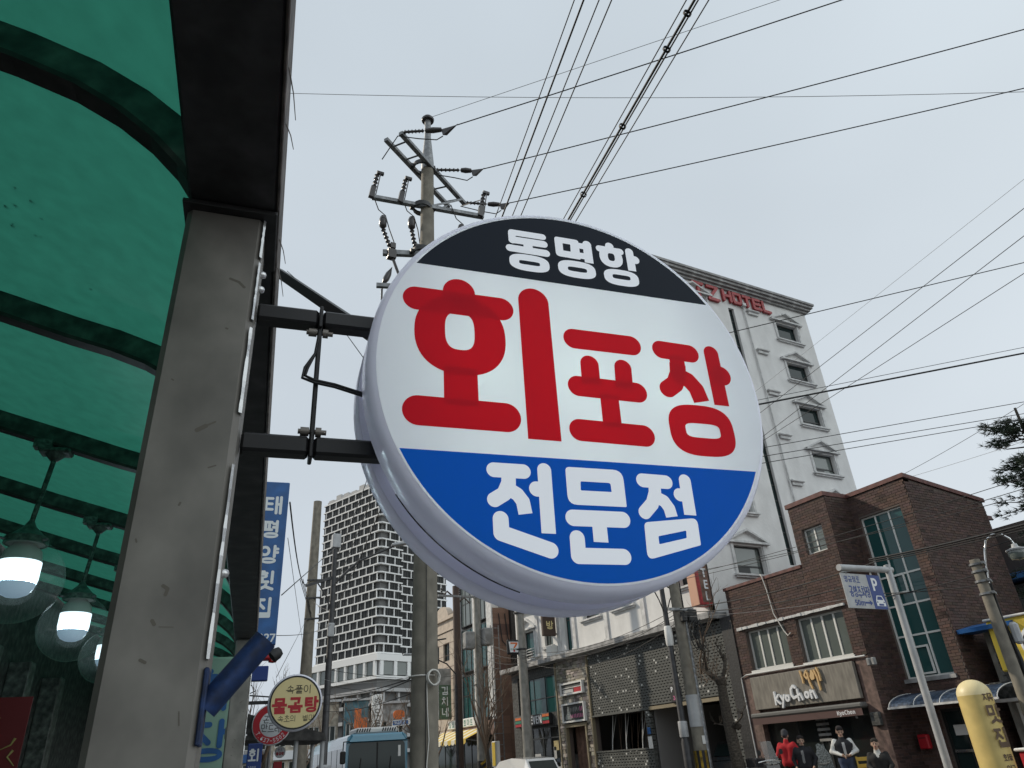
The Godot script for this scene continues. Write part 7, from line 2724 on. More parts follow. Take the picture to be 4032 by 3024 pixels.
func trees() -> void:
	var t := thing("lopped_tree", "lopped bare street tree with a thick knuckled trunk in front of the garage", "tree", Vector3(16.2, 0.12, -17.3))
	var g := G.new()
	var knot := Vector3(0.0, 3.15, -0.08)
	g.tube([Vector3(0, 0, 0.1), Vector3(0.02, 0.6, 0.06), Vector3(-0.02, 1.2, 0.0), Vector3(0.03, 1.9, -0.1), Vector3(0.0, 2.6, -0.1), knot], 0.21, 0.13, 12)
	g.lathe([[0.0, -0.2], [0.13, -0.14], [0.17, 0.0], [0.15, 0.12], [0.0, 0.18]], 10, Basis(Vector3.BACK, 0.4), knot)
	g.lathe([[0.0, -0.12], [0.11, -0.06], [0.13, 0.03], [0.0, 0.14]], 9, Basis(Vector3.BACK, -0.5), Vector3(0.12, 1.95, 0.12))
	obj("trunk", g, M.bark, t)
	rng.seed = 52
	for s in [[knot, Vector3(0, 0.45, -0.75), 0.85, 0.1], [knot, Vector3(0.1, 0.9, 0.75), 0.8, 0.07], [Vector3(0, 1.95, 0.1), Vector3(0.1, 0.2, 0.9), 0.6, 0.035], [Vector3(0, 1.98, -0.1), Vector3(-0.3, -0.1, -0.9), 0.5, 0.025]]:
		g = G.new()
		branch(g, s[0], s[1], s[2], s[3], 3, 0.75, 1.0)
		obj("limb", g, M.bark, t)
	g = G.new()
	for k in 14:
		branch(g, knot + Vector3(rng.randf_range(-0.1, 0.1), rng.randf_range(-0.1, 0.15), rng.randf_range(-0.9, 0.2)), Vector3(rng.randf_range(-1, 1), rng.randf_range(0.0, 1.2), rng.randf_range(-1, 1)), rng.randf_range(0.4, 1.1), 0.012, 2, 0.6, 1.0)
	branch(g, knot + Vector3(0, 0.3, -0.8), Vector3(0, 1, 0.1), 1.6, 0.035, 3, 0.5, 1.0)
	mass("twigs", g, M.twig, t)
	var spots := [[Vector3(16.2, 0.12, -33.6), 5.2, "bare brown bushy tree between the ladder and the convenience store", 5, 0.45], [Vector3(15.4, 0.12, -37.8), 4.6, "bare forked street tree in front of the yellow striped awning", 4, 0.7], [Vector3(13.6, 0.0, -43.0), 5.0, "thin bare tree right behind the bus", 4, 0.6], [Vector3(17.5, 0.0, -56.0), 6.0, "bare tree beyond the bus beside the white vertical sign", 4, 0.6], [Vector3(13.5, 0.0, -58.0), 6.2, "bare tree over the bus roof at its left", 4, 0.6], [Vector3(20.4, 0.0, -60.0), 5.6, "bare tree just left of the tall concrete pole's foot", 4, 0.6], [Vector3(6.2, 0.12, -34.0), 5.4, "bare tree top showing above the round cream sign", 4, 0.6]]
	var k2 := 0
	for s in spots:
		k2 += 1
		t = thing("bare_tree", s[2], "tree", s[0], 0.0, "bare street trees")
		rng.seed = 60 + k2
		g = G.new()
		var h: float = s[1]
		g.tube([Vector3.ZERO, Vector3(0.05, h * 0.2, 0.03), Vector3(-0.04, h * 0.42, 0)], 0.13, 0.09, 9)
		obj("trunk", g, M.bark, t)
		g = G.new()
		for k in 5 if s[3] == 4 else 11:
			branch(g, Vector3(-0.04, h * rng.randf_range(0.3, 0.42), 0), Vector3(rng.randf_range(-1, 1) * s[4], 1.0, rng.randf_range(-1, 1) * s[4]), h * rng.randf_range(0.3, 0.5), 0.05, s[3] - 1, 0.45, 1.0)
		mass("branches", g, M.twig, t)
	# pine
	t = thing("pine_tree", "tall dark pine with drooping tiers of needles cut by the right edge", "tree", Vector3(25.7, 0.0, -11.2))
	g = G.new()
	g.tube([Vector3.ZERO, Vector3(0.1, 5, 0), Vector3(0.0, 11.1, 0.1)], 0.24, 0.04, 9)
	obj("trunk", g, M.bark, t)
	rng.seed = 91
	var limbs := G.new()
	var leaf := G.new()
	for k in 110:
		var y := lerpf(3.6, 10.7, pow(k / 110.0, 0.9))
		var a := rng.randf() * TAU
		var reach := lerpf(2.2, 0.9, (y - 3.6) / 7.1) * rng.randf_range(0.65, 1.15)
		var d := Vector3(cos(a), 0, sin(a))
		var tip := Vector3(0, y, 0) + d * reach + Vector3(0, reach * rng.randf_range(-0.12, 0.22), 0)
		limbs.tube([Vector3(0, y - 0.1, 0), Vector3(0, y, 0) + d * reach * 0.5 + Vector3(0, -0.05, 0), tip], 0.03, 0.008, 5)
		for j in 34:
			var f := rng.randf_range(0.25, 1.0)
			var c := Vector3(0, y, 0).lerp(tip, f) + Vector3(rng.randf_range(-1, 1), rng.randf_range(-0.7, 0.7), rng.randf_range(-1, 1)) * 0.16
			for m in 9:
				var nd := (d * rng.randf_range(0.2, 1.0) + Vector3(rng.randf_range(-1, 1), rng.randf_range(-0.5, 0.9), rng.randf_range(-1, 1)) * 0.7).normalized()
				var sd := nd.cross(Vector3(rng.randf_range(-1, 1), rng.randf_range(-1, 1), rng.randf_range(-1, 1))).normalized()
				var l := rng.randf_range(0.12, 0.24)
				var sh := rng.randf_range(0.7, 1.3)
				leaf.col = Color(sh, sh, sh * 0.9)
				leaf.tri(c - sd * 0.012, c + sd * 0.012, c + nd * l, sd.cross(nd).normalized())
	obj("limbs", limbs, M.bark, t)
	mass("needles", leaf, M.needles, t)


# ---------- vehicles
func wheel(parent: Node, at: Vector3, r: float, w: float) -> void:
	var b := Basis(Vector3.BACK, PI / 2.0)
	var g := G.new()
	g.lathe([[r * 0.62, -w / 2], [r * 0.93, -w / 2], [r, -w / 3], [r, w / 3], [r * 0.93, w / 2], [r * 0.62, w / 2]], 24, b, at)
	var o := obj("wheel", g, M.rubber, parent)
	g = G.new()
	g.lathe([[0.0, -w * 0.36], [r * 0.62, -w * 0.44], [r * 0.62, w * 0.44], [0.0, w * 0.36]], 20, b, at)
	obj("rim", g, M.galvanised, o)


func vehicles() -> void:
	var t := thing("white_car", "white hatchback seen from behind at the bottom edge of the street", "car", Vector3(14.2, 0, -26.9), 0.06)
	car_body(t, M.car_white)
	var d := copy(t, Vector3(22.5, 0.12, -22.6), STREET + 0.0, "dark car parked inside the garage with its front to the street")
	for c in d.get_children():
		if String(c.name).begins_with("body") or String(c.name).begins_with("roof"):
			(c as MeshInstance3D).material_override = M.car_dark
	d.name = "dark_car"
	# bus
	t = thing("teal_bus", "teal bus coming towards us, big windscreen and white cooling unit on its roof", "bus", Vector3(10.1, 0, -31.2), -0.12)
	var g := G.new()
	var side := PackedVector2Array([Vector2(-1.25, 0.35), Vector2(1.25, 0.35), Vector2(1.25, 2.55), Vector2(1.2, 2.78), Vector2(1.05, 2.88), Vector2(-1.05, 2.88), Vector2(-1.2, 2.78), Vector2(-1.25, 2.55)])
	g.prism(side, -10.5, 0.0)
	obj("body", g, M.bus_teal, t)
	g = G.new()
	g.hexa([Vector3(-1.24, 2.55, 0.0), Vector3(1.24, 2.55, 0.0), Vector3(1.15, 2.6, 0.16), Vector3(-1.15, 2.6, 0.16), Vector3(-1.04, 2.875, 0.0), Vector3(1.04, 2.875, 0.0), Vector3(1.0, 2.8, 0.1), Vector3(-1.0, 2.8, 0.1)])
	g.span(-1.24, 0.35, 0.0, 1.24, 1.02, 0.14)
	obj("front_panel", g, M.bus_teal, t)
	g = G.new()
	g.prism(round_box([Vector2(-1160, 1030), Vector2(1160, 1030), Vector2(1120, 2560), Vector2(-1120, 2560)], [80, 80, 160, 160]), 0.0, 0.07)
	obj("windscreen", g, M.glass_dark, t)
	g = G.new()
	g.span(-0.03, 1.05, 0.072, 0.03, 2.54, 0.085)
	obj("windscreen_bar", g, M.rubber, t)
	for x in [-0.75, 0.45]:
		g = G.new()
		g.bar(Vector3(x, 1.0, 0.12), Vector3(x + 0.1, 2.0, 0.1), 0.02, 0.03)
		obj("wiper", g, M.rubber, t)
	for s in [-1.0, 1.0]:
		g = G.new()
		for k in 6:
			g.span(1.245 * s, 1.25, -0.7 - 1.6 * k, 1.262 * s, 2.4, -2.15 - 1.6 * k)
		obj("side_glass", g, M.glass_dark, t)
		g = G.new()
		g.tube([Vector3(1.1 * s, 2.62, 0.1), Vector3(1.4 * s, 2.6, 0.35), Vector3(1.42 * s, 2.3, 0.4)], 0.025, 0.025, 6)
		g.cbox(Vector3(1.42 * s, 2.05, 0.4), Vector3(0.22, 0.45, 0.1), 0.04)
		obj("mirror", g, M.rubber, t)
		g = G.new()
		g.lathe([[0.0, 0.03], [0.11, 0.02], [0.13, 0.0]], 16, Basis(Vector3.RIGHT, PI / 2.0), Vector3(0.95 * s, 0.72, 0.14))
		obj("headlight", g, M.lens_clear, t)
		for z in [-1.9, -8.0]:
			wheel(t, Vector3(1.1 * s, 0.46, z), 0.46, 0.28)
	g = G.new()
	g.cbox(Vector3(0.05, 3.0, -1.2), Vector3(1.75, 0.24, 1.7), 0.07)
	var ac := obj("cooling_unit", g, M.bus_white, t)
	for s in [-0.5, 0.55]:
		g = G.new()
		for k in 6:
			g.box(Vector3(s - 0.25 + 0.1 * k, 3.02, -0.348), Vector3(0.05, 0.14, 0.02), Basis(Vector3.BACK, -0.35))
		obj("vent", g, M.ink, ac)
	g = G.new()
	g.span(0.85, 2.0, 0.073, 0.95, 2.4, 0.08)
	obj("permit_sticker", g, M.paper_white, t)
	# scooter
	t = thing("delivery_scooter", "black delivery scooter with tall clear windscreen and mirror in front of the chicken shop", "scooter", Vector3(16.2, 0.12, -16.35), PI / 2.0 - 0.25)
	for x in [-0.62, 0.62]:
		wheel2(t, Vector3(x, 0.24, 0), 0.24)
	g = G.new()
	g.tube([Vector3(-0.62, 0.24, 0), Vector3(-0.5, 0.7, 0), Vector3(-0.42, 1.02, 0)], 0.045, 0.04, 8)
	obj("fork", g, M.dark_steel, t)
	g = G.new()
	g.hexa([Vector3(-0.52, 0.32, -0.16), Vector3(-0.28, 0.32, -0.16), Vector3(-0.28, 0.32, 0.16), Vector3(-0.52, 0.32, 0.16), Vector3(-0.5, 0.92, -0.2), Vector3(-0.36, 0.98, -0.2), Vector3(-0.36, 0.98, 0.2), Vector3(-0.5, 0.92, 0.2)])
	g.cbox(Vector3(0.0, 0.32, 0), Vector3(0.6, 0.1, 0.3), 0.03)
	g.hexa([Vector3(0.15, 0.36, -0.16), Vector3(0.85, 0.45, -0.13), Vector3(0.85, 0.45, 0.13), Vector3(0.15, 0.36, 0.16), Vector3(0.2, 0.74, -0.15), Vector3(0.9, 0.8, -0.1), Vector3(0.9, 0.8, 0.1), Vector3(0.2, 0.74, 0.15)])
	obj("body", g, M.car_dark, t)
	g = G.new()
	g.cbox(Vector3(0.5, 0.82, 0), Vector3(0.75, 0.1, 0.26), 0.04)
	obj("seat", g, M.rubber, t)
	g = G.new()
	g.tube([Vector3(-0.36, 1.0, -0.34), Vector3(-0.42, 1.04, -0.1), Vector3(-0.42, 1.04, 0.1), Vector3(-0.36, 1.0, 0.34)], 0.02, 0.02, 7)
	obj("handlebar", g, M.chrome, t)
	for s in [-1.0, 1.0]:
		g = G.new()
		g.tube([Vector3(-0.4, 1.03, 0.2 * s), Vector3(-0.45, 1.2, 0.3 * s)], 0.01, 0.01, 5)
		g.lathe([[0.0, -0.01], [0.06, 0.0], [0.07, 0.012], [0.0, 0.02]], 12, Basis(Vector3.BACK, PI / 2.0).rotated(Vector3.UP, 0.2), Vector3(-0.46, 1.23, 0.33 * s))
		obj("mirror", g, M.rubber, t)
	g = G.new()
	g.hexa([Vector3(-0.55, 0.95, -0.2), Vector3(-0.54, 0.95, -0.2), Vector3(-0.54, 0.95, 0.2), Vector3(-0.55, 0.95, 0.2), Vector3(-0.32, 1.5, -0.16), Vector3(-0.31, 1.5, -0.16), Vector3(-0.31, 1.5, 0.16), Vector3(-0.32, 1.5, 0.16)])
	obj("windscreen", g, M.glass_clear, t)
	g = G.new()
	g.lathe([[0.0, 0.03], [0.06, 0.02], [0.075, 0.0]], 14, Basis(Vector3.BACK, PI / 2.0), Vector3(-0.52, 0.78, 0))
	obj("headlight", g, M.lens_clear, t)
	g = G.new()
	g.cbox(Vector3(0.85, 0.86, 0), Vector3(0.32, 0.04, 0.28), 0.012)
	obj("rear_rack", g, M.chrome, t)


func wheel2(parent: Node, at: Vector3, r: float) -> void:
	var b := Basis(Vector3.RIGHT, PI / 2.0)
	var g := G.new()
	g.lathe([[r * 0.7, -0.05], [r * 0.92, -0.05], [r, 0.0], [r * 0.92, 0.05], [r * 0.7, 0.05]], 20, b, at)
	var o := obj("wheel", g, M.rubber, parent)
	g = G.new()
	g.lathe([[0.0, -0.03], [r * 0.7, -0.035], [r * 0.7, 0.035], [0.0, 0.03]], 16, b, at)
	obj("rim", g, M.galvanised, o)


func car_body(t: Node3D, paint: Material) -> void:      # nose towards -z
	var g := G.new()
	var low := [[0.78, -2.05, 0.35, 0.62], [0.86, -1.9, 0.28, 0.82], [0.88, -0.9, 0.26, 0.95], [0.89, 0.6, 0.26, 0.98], [0.88, 1.7, 0.28, 1.0], [0.8, 2.0, 0.35, 0.95]]
	for k in low.size() - 1:
		var a: Array = low[k]; var b: Array = low[k + 1]
		g.hexa([Vector3(-a[0], a[2], a[1]), Vector3(a[0], a[2], a[1]), Vector3(b[0], b[2], b[1]), Vector3(-b[0], b[2], b[1]), Vector3(-a[0] * 0.93, a[3], a[1]), Vector3(a[0] * 0.93, a[3], a[1]), Vector3(b[0] * 0.93, b[3], b[1]), Vector3(-b[0] * 0.93, b[3], b[1])])
	obj("body", g, paint, t)
	g = G.new()
	var st := [[0.80, -0.95, 0.95, 0.80, 0.955], [0.78, -0.2, 0.96, 0.64, 1.55], [0.78, 0.7, 0.97, 0.65, 1.63], [0.76, 1.6, 0.99, 0.61, 1.57], [0.74, 1.97, 0.97, 0.64, 1.08]]
	for k in st.size() - 1:
		var a: Array = st[k]; var b: Array = st[k + 1]
		g.hexa([Vector3(-a[0], a[2], a[1]), Vector3(a[0], a[2], a[1]), Vector3(b[0], b[2], b[1]), Vector3(-b[0], b[2], b[1]), Vector3(-a[3], a[4], a[1]), Vector3(a[3], a[4], a[1]), Vector3(b[3], b[4], b[1]), Vector3(-b[3], b[4], b[1])])
	obj("roof", g, paint, t)
	g = G.new()
	g.auto(Vector3(-0.56, 1.12, 1.965), Vector3(0.56, 1.12, 1.967), Vector3(0.54, 1.5, 1.68), Vector3(-0.54, 1.5, 1.68), Vector3(0, 1, 0))
	obj("rear_window", g, M.glass_dark, t)
	g = G.new()
	g.auto(Vector3(-0.66, 1.02, -0.9), Vector3(0.66, 1.02, -0.9), Vector3(0.58, 1.44, -0.27), Vector3(-0.58, 1.44, -0.27), Vector3(0, 1, 0.5))
	obj("windscreen", g, M.glass_dark, t)
	for s in [-1.0, 1.0]:
		g = G.new()
		g.auto(Vector3(0.785 * s, 1.03, -0.6), Vector3(0.785 * s, 1.03, 0.45), Vector3(0.655 * s, 1.43, 0.45), Vector3(0.66 * s, 1.42, -0.1), Vector3.ZERO)
		g.auto(Vector3(0.785 * s, 1.03, 0.53), Vector3(0.775 * s, 1.05, 1.5), Vector3(0.64 * s, 1.42, 1.3), Vector3(0.652 * s, 1.44, 0.53), Vector3.ZERO)
		obj("side_window", g, M.glass_dark, t)
		g = G.new()
		g.cbox(Vector3(0.95 * s, 1.02, -0.55), Vector3(0.18, 0.13, 0.1), 0.03)
		obj("door_mirror", g, paint, t)
		g = G.new()
		g.cbox(Vector3(0.62 * s, 0.86, 1.93), Vector3(0.26, 0.18, 0.12), 0.03)
		obj("tail_light", g, M.lens_red, t)
		g = G.new()
		g.cbox(Vector3(0.62 * s, 0.66, -1.96), Vector3(0.28, 0.14, 0.12), 0.03)
		obj("headlight", g, M.lens_clear, t)
		for z in [-1.3, 1.25]:
			wheel(t, Vector3(0.8 * s, 0.31, z), 0.31, 0.2)


# ---------- people: one skin per body from a field of tapered bones, meshed as surface nets
func skin(bones: Array, cell: float, blend: float, g: G) -> void:
	var lo := Vector3(1e9, 1e9, 1e9)
	var hi := -lo
	for b in bones:
		var r: float = maxf(b[2], b[3]) + cell * 2.0 + blend
		for p: Vector3 in [b[0], b[1]]:
			lo = lo.min(p - Vector3(r, r, r)); hi = hi.max(p + Vector3(r, r, r))
	var n := Vector3i(((hi - lo) / cell).ceil()) + Vector3i.ONE
	var acc := PackedFloat32Array(); acc.resize(n.x * n.y * n.z)
	var near := PackedFloat32Array(); near.resize(n.x * n.y * n.z); near.fill(1e9)
	var who := PackedInt32Array(); who.resize(n.x * n.y * n.z)
	for bi in bones.size():
		var b: Array = bones[bi]
		var a: Vector3 = b[0]; var d: Vector3 = b[1] - a
		var dd := maxf(d.length_squared(), 1e-9)
		var r: float = maxf(b[2], b[3]) + blend * 4.0 + cell
		var p0 := Vector3i(((b[0] as Vector3).min(b[1]) - Vector3(r, r, r) - lo) / cell).max(Vector3i.ZERO)
		var p1 := Vector3i(((b[0] as Vector3).max(b[1]) + Vector3(r, r, r) - lo) / cell).min(n - Vector3i.ONE)
		for z in range(p0.z, p1.z + 1):
			for y in range(p0.y, p1.y + 1):
				for x in range(p0.x, p1.x + 1):
					var p := lo + Vector3(x, y, z) * cell
					var t := clampf((p - a).dot(d) / dd, 0.0, 1.0)
					var f := (p - a - d * t).length() - lerpf(b[2], b[3], t)
					var i := x + n.x * (y + n.y * z)
					acc[i] += exp(-f / blend)
					if f < near[i]:
						near[i] = f
						who[i] = bi
	var vert := {}
	var pos := PackedVector3Array()
	var nor := PackedVector3Array()
	var tint := PackedColorArray()
	var off := [0, 1, n.x, n.x + 1, n.x * n.y, n.x * n.y + 1, n.x * n.y + n.x, n.x * n.y + n.x + 1]
	for z in n.z - 1:
		for y in n.y - 1:
			for x in n.x - 1:
				var i := x + n.x * (y + n.y * z)
				var m := 0
				for k in 8:
					if acc[i + off[k]] > 1.0:
						m += 1
				if m == 0 or m == 8:
					continue
				var c := Vector3.ZERO
				var cnt := 0
				var gr := Vector3.ZERO
				for k in 8:
					var vk := log(maxf(acc[i + off[k]], 1e-12))
					gr += Vector3(1 if k & 1 else -1, 1 if k & 2 else -1, 1 if k & 4 else -1) * clampf(vk, -6, 6)
					for bit in [1, 2, 4]:
						if k & bit == 0:
							var v2 := log(maxf(acc[i + off[k | bit]], 1e-12))
							if (vk > 0.0) != (v2 > 0.0):
								var s := vk / (vk - v2)
								c += Vector3(k & 1, (k >> 1) & 1, (k >> 2) & 1) + Vector3(bit & 1, (bit >> 1) & 1, (bit >> 2) & 1) * s
								cnt += 1
				vert[i] = pos.size()
				pos.append(lo + (Vector3(x, y, z) + c / maxf(1, cnt)) * cell)
				nor.append(-gr.normalized())
				tint.append(bones[who[i]][4])
	for i in vert:
		var z: int = i / (n.x * n.y)
		var y: int = (i / n.x) % n.y
		var x: int = i % n.x
		for ax in 3:
			var st: int = [1, n.x, n.x * n.y][ax]
			var u: int = [n.x, n.x * n.y, 1][ax]
			var w: int = [n.x * n.y, 1, n.x][ax]
			if [y, z, x][ax] == 0 or [z, x, y][ax] == 0:
				continue
			if (acc[i] > 1.0) == (acc[i + st] > 1.0):
				continue
			if not (vert.has(i - u) and vert.has(i - w) and vert.has(i - u - w)):
				continue
			var q := [vert[i], vert[i - u], vert[i - u - w], vert[i - w]]
			for tr in [[0, 1, 2], [0, 2, 3]]:
				var i0: int = q[tr[0]]; var i1: int = q[tr[1]]; var i2: int = q[tr[2]]
				g.col = tint[i0]
				g.tri3(pos[i0], pos[i1], pos[i2], nor[i0], nor[i1], nor[i2])


func hand(g: G, wrist: Vector3, to: Vector3, side: Vector3, c: Color) -> void:
	var f := (to - wrist).normalized()
	var s := (side - f * side.dot(f)).normalized()
	var up := s.cross(f)
	var b := []
	b.append([wrist, wrist + f * 0.03, 0.024, 0.03, c])
	b.append([wrist + f * 0.03 + s * 0.012, wrist + f * 0.085 + s * 0.025, 0.022, 0.016, c])
	b.append([wrist + f * 0.03 - s * 0.012, wrist + f * 0.085 - s * 0.025, 0.022, 0.015, c])
	for k in 4:
		var o := s * (0.03 - 0.02 * k)
		var l: float = [0.07, 0.08, 0.074, 0.056][k]
		var p := wrist + f * 0.088 + o
		var q := p + (f * 0.85 - up * 0.5).normalized() * l * 0.5
		b.append([p, q, 0.0095, 0.0085, c])
		b.append([q, q + (f * 0.4 - up * 0.9).normalized() * l * 0.5, 0.0085, 0.007, c])
	var tb := wrist + f * 0.035 + s * 0.03
	b.append([tb, tb + (f * 0.6 + s * 0.8).normalized() * 0.045, 0.013, 0.011, c])
	b.append([tb + (f * 0.6 + s * 0.8).normalized() * 0.045, tb + (f * 0.6 + s * 0.8).normalized() * 0.045 + (f * 0.9 - up * 0.3).normalized() * 0.03, 0.011, 0.009, c])
	skin(b, 0.006, 0.006, g)


func head(g: G, at: Vector3, facing: float, tilt: float, skin_c: Color, hair: Color, hat := false) -> void:
	var b := Basis(Vector3.UP, facing) * Basis(Vector3.RIGHT, tilt)
	var q := []
	var add := func(a: Vector3, d: Vector3, r0: float, r1: float, c: Color) -> void:
		q.append([at + b * a, at + b * d, r0, r1, c])
	add.call(Vector3(0, 0.01, -0.01), Vector3(0, 0.045, -0.01), 0.082, 0.085, skin_c)
	add.call(Vector3(0, -0.07, 0.035), Vector3(0, -0.05, 0.025), 0.038, 0.055, skin_c)
	add.call(Vector3(0, 0.0, 0.085), Vector3(0, -0.025, 0.1), 0.01, 0.014, skin_c)
	for s in [-1.0, 1.0]:
		add.call(Vector3(0.084 * s, 0.01, -0.01), Vector3(0.088 * s, -0.025, -0.005), 0.014, 0.012, skin_c)
		add.call(Vector3(0.03 * s, 0.013, 0.074), Vector3(0.034 * s, 0.013, 0.074), 0.009, 0.009, Color(0.03, 0.02, 0.02))
	add.call(Vector3(-0.02, -0.056, 0.077), Vector3(0.02, -0.056, 0.077), 0.007, 0.007, Color(0.3, 0.1, 0.09))
	add.call(Vector3(0, 0.07, -0.03), Vector3(0, 0.03, -0.055), 0.082, 0.078, hair)
	add.call(Vector3(-0.03, 0.085, 0.02), Vector3(0.03, 0.085, 0.02), 0.055, 0.055, hair)
	if hat:
		add.call(Vector3(0, 0.075, 0.0), Vector3(0, 0.095, -0.02), 0.1, 0.09, hair)
	skin(q, 0.011, 0.008, g)


# joints in metres, figure faces +z of its own frame
func person(label: String, at: Vector3, yaw: float, j: Dictionary, c: Dictionary) -> void:
	var t := thing("person", label, "person", at, yaw, "people in front of the chicken shop")
	var g := G.new()
	var b := []
	var top: Color = c.top
	var leg: Color = c.leg
	var sleeve: Color = c.get("sleeve", top)
	var hip: Vector3 = j.hip
	var chest: Vector3 = j.chest
	var neck: Vector3 = j.neck
	var across: Vector3 = j.get("across", Vector3.RIGHT)
	b.append([hip - across * 0.075, hip + across * 0.075, 0.125, 0.125, top if c.get("long", false) else leg])
	b.append([hip + Vector3(0, 0.1, 0) - across * 0.06, chest - across * 0.09, 0.125, 0.13, top])
	b.append([hip + Vector3(0, 0.1, 0) + across * 0.06, chest + across * 0.09, 0.125, 0.13, top])
	b.append([chest - across * 0.15, chest + across * 0.15, 0.1, 0.1, top])
	b.append([chest + Vector3(0, 0.05, 0), neck, 0.1, 0.062, c.get("collar", top)])
	b.append([neck, j.head - Vector3(0, 0.06, 0), 0.055, 0.05, c.skin])
	if c.has("front"):
		b.append([chest + j.get("fwd", Vector3.BACK) * 0.085, hip + Vector3(0, 0.12, 0) + j.get("fwd", Vector3.BACK) * 0.075, 0.055, 0.06, c.front])
	for s in ["l", "r"]:
		b.append([j["sh_" + s], j["el_" + s], 0.068, 0.052, sleeve])
		b.append([j["el_" + s], j["wr_" + s], 0.052, 0.036, sleeve])
		b.append([j["th_" + s], j["kn_" + s], 0.095, 0.066, leg])
		b.append([j["kn_" + s], j["an_" + s], 0.066, 0.046, leg])
		b.append([j["an_" + s] + Vector3(0, -0.03, -0.03), j["an_" + s] + Vector3(0, -0.05, 0.13), 0.045, 0.036, Color(0.03, 0.03, 0.03)])
	skin(b, 0.022, 0.016, g)
	head(g, j.head, j.get("face", 0.0), j.get("nod", 0.0), c.skin, c.hair, c.get("hat", false))
	for s in ["l", "r"]:
		var f: Vector3 = (j["wr_" + s] - j["el_" + s]).normalized()
		hand(g, j["wr_" + s], j["wr_" + s] + f, Vector3(0.3, 0.2, 1.0), c.get("glove", c.skin))
	obj("body", g, M.skin_cloth, t)
	if c.has("jumper_hem"):
		pass


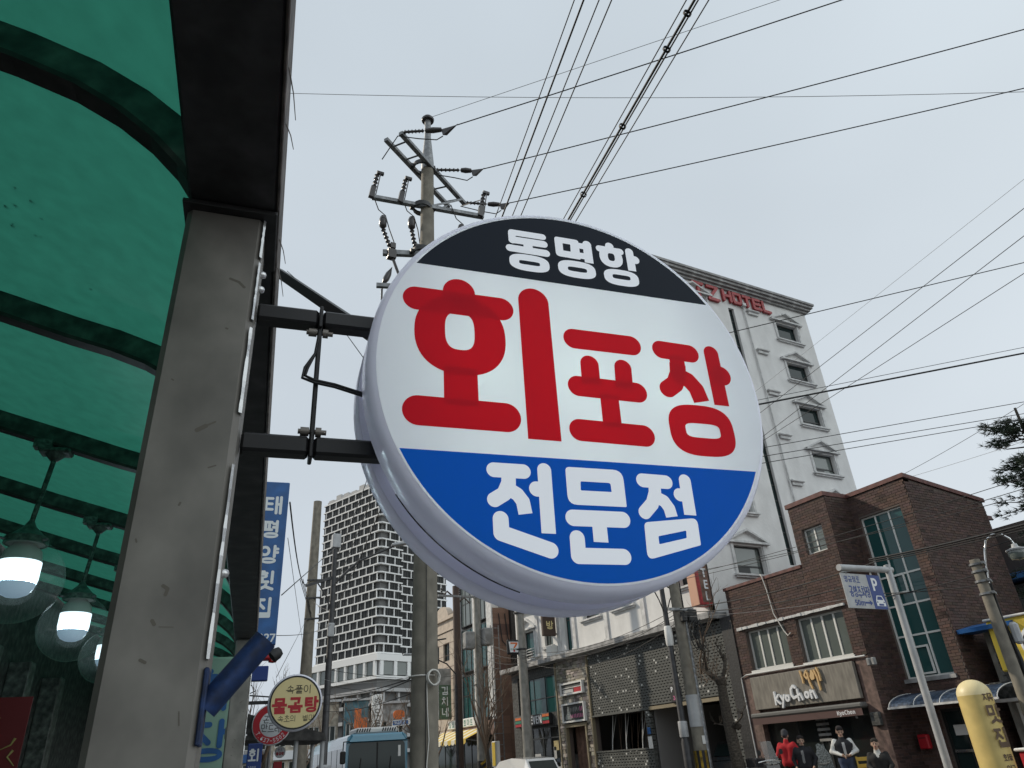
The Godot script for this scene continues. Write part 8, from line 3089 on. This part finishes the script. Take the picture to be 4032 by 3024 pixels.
func people() -> void:
	var stand := {hip = Vector3(0, 0.93, 0), chest = Vector3(0, 1.28, 0), neck = Vector3(0, 1.46, 0.0), head = Vector3(0, 1.6, 0.02), sh_l = Vector3(0.19, 1.38, 0), sh_r = Vector3(-0.19, 1.38, 0), el_l = Vector3(0.3, 1.12, -0.03), el_r = Vector3(-0.3, 1.12, -0.03), wr_l = Vector3(0.24, 0.92, 0.12), wr_r = Vector3(-0.24, 0.92, 0.12), th_l = Vector3(0.09, 0.88, 0), th_r = Vector3(-0.09, 0.88, 0), kn_l = Vector3(0.1, 0.48, 0.03), kn_r = Vector3(-0.1, 0.48, 0.03), an_l = Vector3(0.1, 0.08, 0), an_r = Vector3(-0.1, 0.08, 0)}
	var red := stand.duplicate()
	red.head = Vector3(0, 1.6, 0.04)
	red.wr_l = Vector3(0.2, 1.02, 0.2); red.wr_r = Vector3(-0.3, 0.9, 0.06)
	red.el_r = Vector3(-0.36, 1.12, -0.02)
	red.across = Vector3(1.3, 0, 0)
	person("person in a red padded jacket and dark helmet seen from behind at the chicken shop", Vector3(17.5, 0.12, -16.6), 2.0, red, {top = Color(0.42, 0.012, 0.022), leg = Color(0.012, 0.012, 0.014), skin = Color(0.4, 0.26, 0.2), hair = Color(0.05, 0.05, 0.055), hat = true, long = true, glove = Color(0.02, 0.02, 0.02)})
	var blk := stand.duplicate()
	for k in blk:
		blk[k] = blk[k] * Vector3(0.97, 0.9, 1.0)
	blk.face = 0.4
	person("person in a black coat with dark hair facing the street beside the red jacket", Vector3(17.2, 0.12, -15.78), -1.0, blk, {top = Color(0.014, 0.014, 0.017), leg = Color(0.012, 0.012, 0.014), skin = Color(0.42, 0.28, 0.21), hair = Color(0.012, 0.011, 0.011), front = Color(0.2, 0.2, 0.2), long = true})
	var var_ := stand.duplicate()
	var_.el_l = Vector3(0.31, 1.14, 0.0); var_.wr_l = Vector3(0.1, 1.05, 0.24)
	var_.el_r = Vector3(-0.31, 1.14, 0.0); var_.wr_r = Vector3(-0.1, 1.05, 0.22)
	var_.nod = 0.3
	person("person in a black jacket with white sleeves looking down at both hands", Vector3(17.6, 0.12, -14.75), -0.75, var_, {top = Color(0.016, 0.016, 0.02), sleeve = Color(0.62, 0.62, 0.6), leg = Color(0.045, 0.065, 0.12), skin = Color(0.42, 0.28, 0.21), hair = Color(0.018, 0.015, 0.013), front = Color(0.4, 0.4, 0.4)})
	var sit := {hip = Vector3(0, 0.55, 0), chest = Vector3(0, 0.93, 0.02), neck = Vector3(0, 1.12, 0.02), head = Vector3(0, 1.26, 0.05), sh_l = Vector3(0.19, 1.03, 0.02), sh_r = Vector3(-0.19, 1.03, 0.02), el_l = Vector3(0.27, 0.78, 0.08), el_r = Vector3(-0.27, 0.78, 0.05), wr_l = Vector3(0.2, 0.66, 0.3), wr_r = Vector3(-0.12, 0.66, 0.3), th_l = Vector3(0.1, 0.53, 0.06), th_r = Vector3(-0.1, 0.53, 0.06), kn_l = Vector3(0.14, 0.5, 0.46), kn_r = Vector3(-0.14, 0.5, 0.46), an_l = Vector3(0.14, 0.08, 0.44), an_r = Vector3(-0.14, 0.08, 0.44)}
	person("person seated on a yellow chair in a black leather jacket with a pale collar", Vector3(17.6, 0.12, -13.75), -1.0, sit, {top = Color(0.016, 0.016, 0.018), leg = Color(0.014, 0.014, 0.018), skin = Color(0.42, 0.28, 0.21), hair = Color(0.02, 0.016, 0.014), collar = Color(0.5, 0.5, 0.48)})
	# chairs
	for k in 2:
		var t := thing("yellow_chair", ["empty yellow chair left of the seated person", "yellow chair under the seated person in the black leather jacket"][k], "chair", [Vector3(17.7, 0.12, -14.2), Vector3(17.6, 0.12, -13.75)][k], [-0.6, -1.0][k], "yellow chairs outside the chicken shop")
		var g := G.new()
		g.cbox(Vector3(0, 0.42, 0), Vector3(0.42, 0.04, 0.42), 0.012)
		obj("seat", g, M.chair_yellow, t)
		g = G.new()
		for x in [-0.18, 0.18]:
			g.bar(Vector3(x, 0.44, -0.19), Vector3(x, 1.0, -0.25), 0.035, 0.035)
		for y in [0.62, 0.78, 0.94]:
			g.bar(Vector3(-0.18, y, -0.2 - (y - 0.44) * 0.1), Vector3(0.18, y, -0.2 - (y - 0.44) * 0.1), 0.02, 0.09)
		obj("backrest", g, M.chair_yellow, t)
		for x in [-0.18, 0.18]:
			for z in [-0.18, 0.18]:
				g = G.new()
				g.bar(Vector3(x, 0.0, z * 1.1), Vector3(x, 0.4, z), 0.03, 0.03)
				obj("leg", g, M.chair_yellow, t)
	var t := thing("standing_board", "pale carved standing figure board in front of the chicken shop window", "signboard", Vector3(17.9, 0.12, -15.75), STREET + 0.5)
	var g := G.new()
	g.prism(PackedVector2Array([Vector2(-0.22, 0.0), Vector2(0.26, 0.0), Vector2(0.24, 0.6), Vector2(0.2, 1.05), Vector2(0.1, 1.22), Vector2(0.08, 1.33), Vector2(0.02, 1.31), Vector2(-0.06, 1.36), Vector2(-0.12, 1.32), Vector2(-0.12, 1.2), Vector2(-0.2, 1.05), Vector2(-0.17, 0.9), Vector2(-0.22, 0.6)]), -0.04, 0.04)
	obj("board", g, M.snow_stone, t)
	for y in [0.55, 0.72, 0.86]:
		g = G.new()
		g.tube([Vector3(-0.14, y, 0.045), Vector3(0.0, y - 0.02, 0.05), Vector3(0.15, y + 0.02, 0.045)], 0.012, 0.008, 5)
		obj("carved_line", g, M.wall_grey, t)
	t = thing("dark_crate", "dark crate standing at the foot of the lopped tree", "crate", Vector3(16.5, 0.12, -16.9), STREET)
	g = G.new()
	g.cbox(Vector3(0, 0.55, 0), Vector3(0.42, 1.1, 0.4), 0.03)
	obj("case", g, M.car_dark, t)


func _ready() -> void:
	camera_and_light()
	materials()
	letter_shapes()
	ground()
	arcade()
	near_shops()
	hotel()
	ground_floor_row()
	brick_house()
	far_row()
	tower()
	right_edge()
	round_sign()
	for k in 4:
		pendant(4.25 + 1.4 * k, 0.4, ["nearest glass globe lamp with lit bulb under the green canopy, cut by the left edge", "second glass globe lamp with lit bulb, left of the grey column", "third glass globe lamp mostly hidden behind the grey column", "farthest globe lamp glimpsed behind the blue flag holder"][k])
	utility_poles()
	street_poles_far()
	wires()
	trees()
	vehicles()
	people()
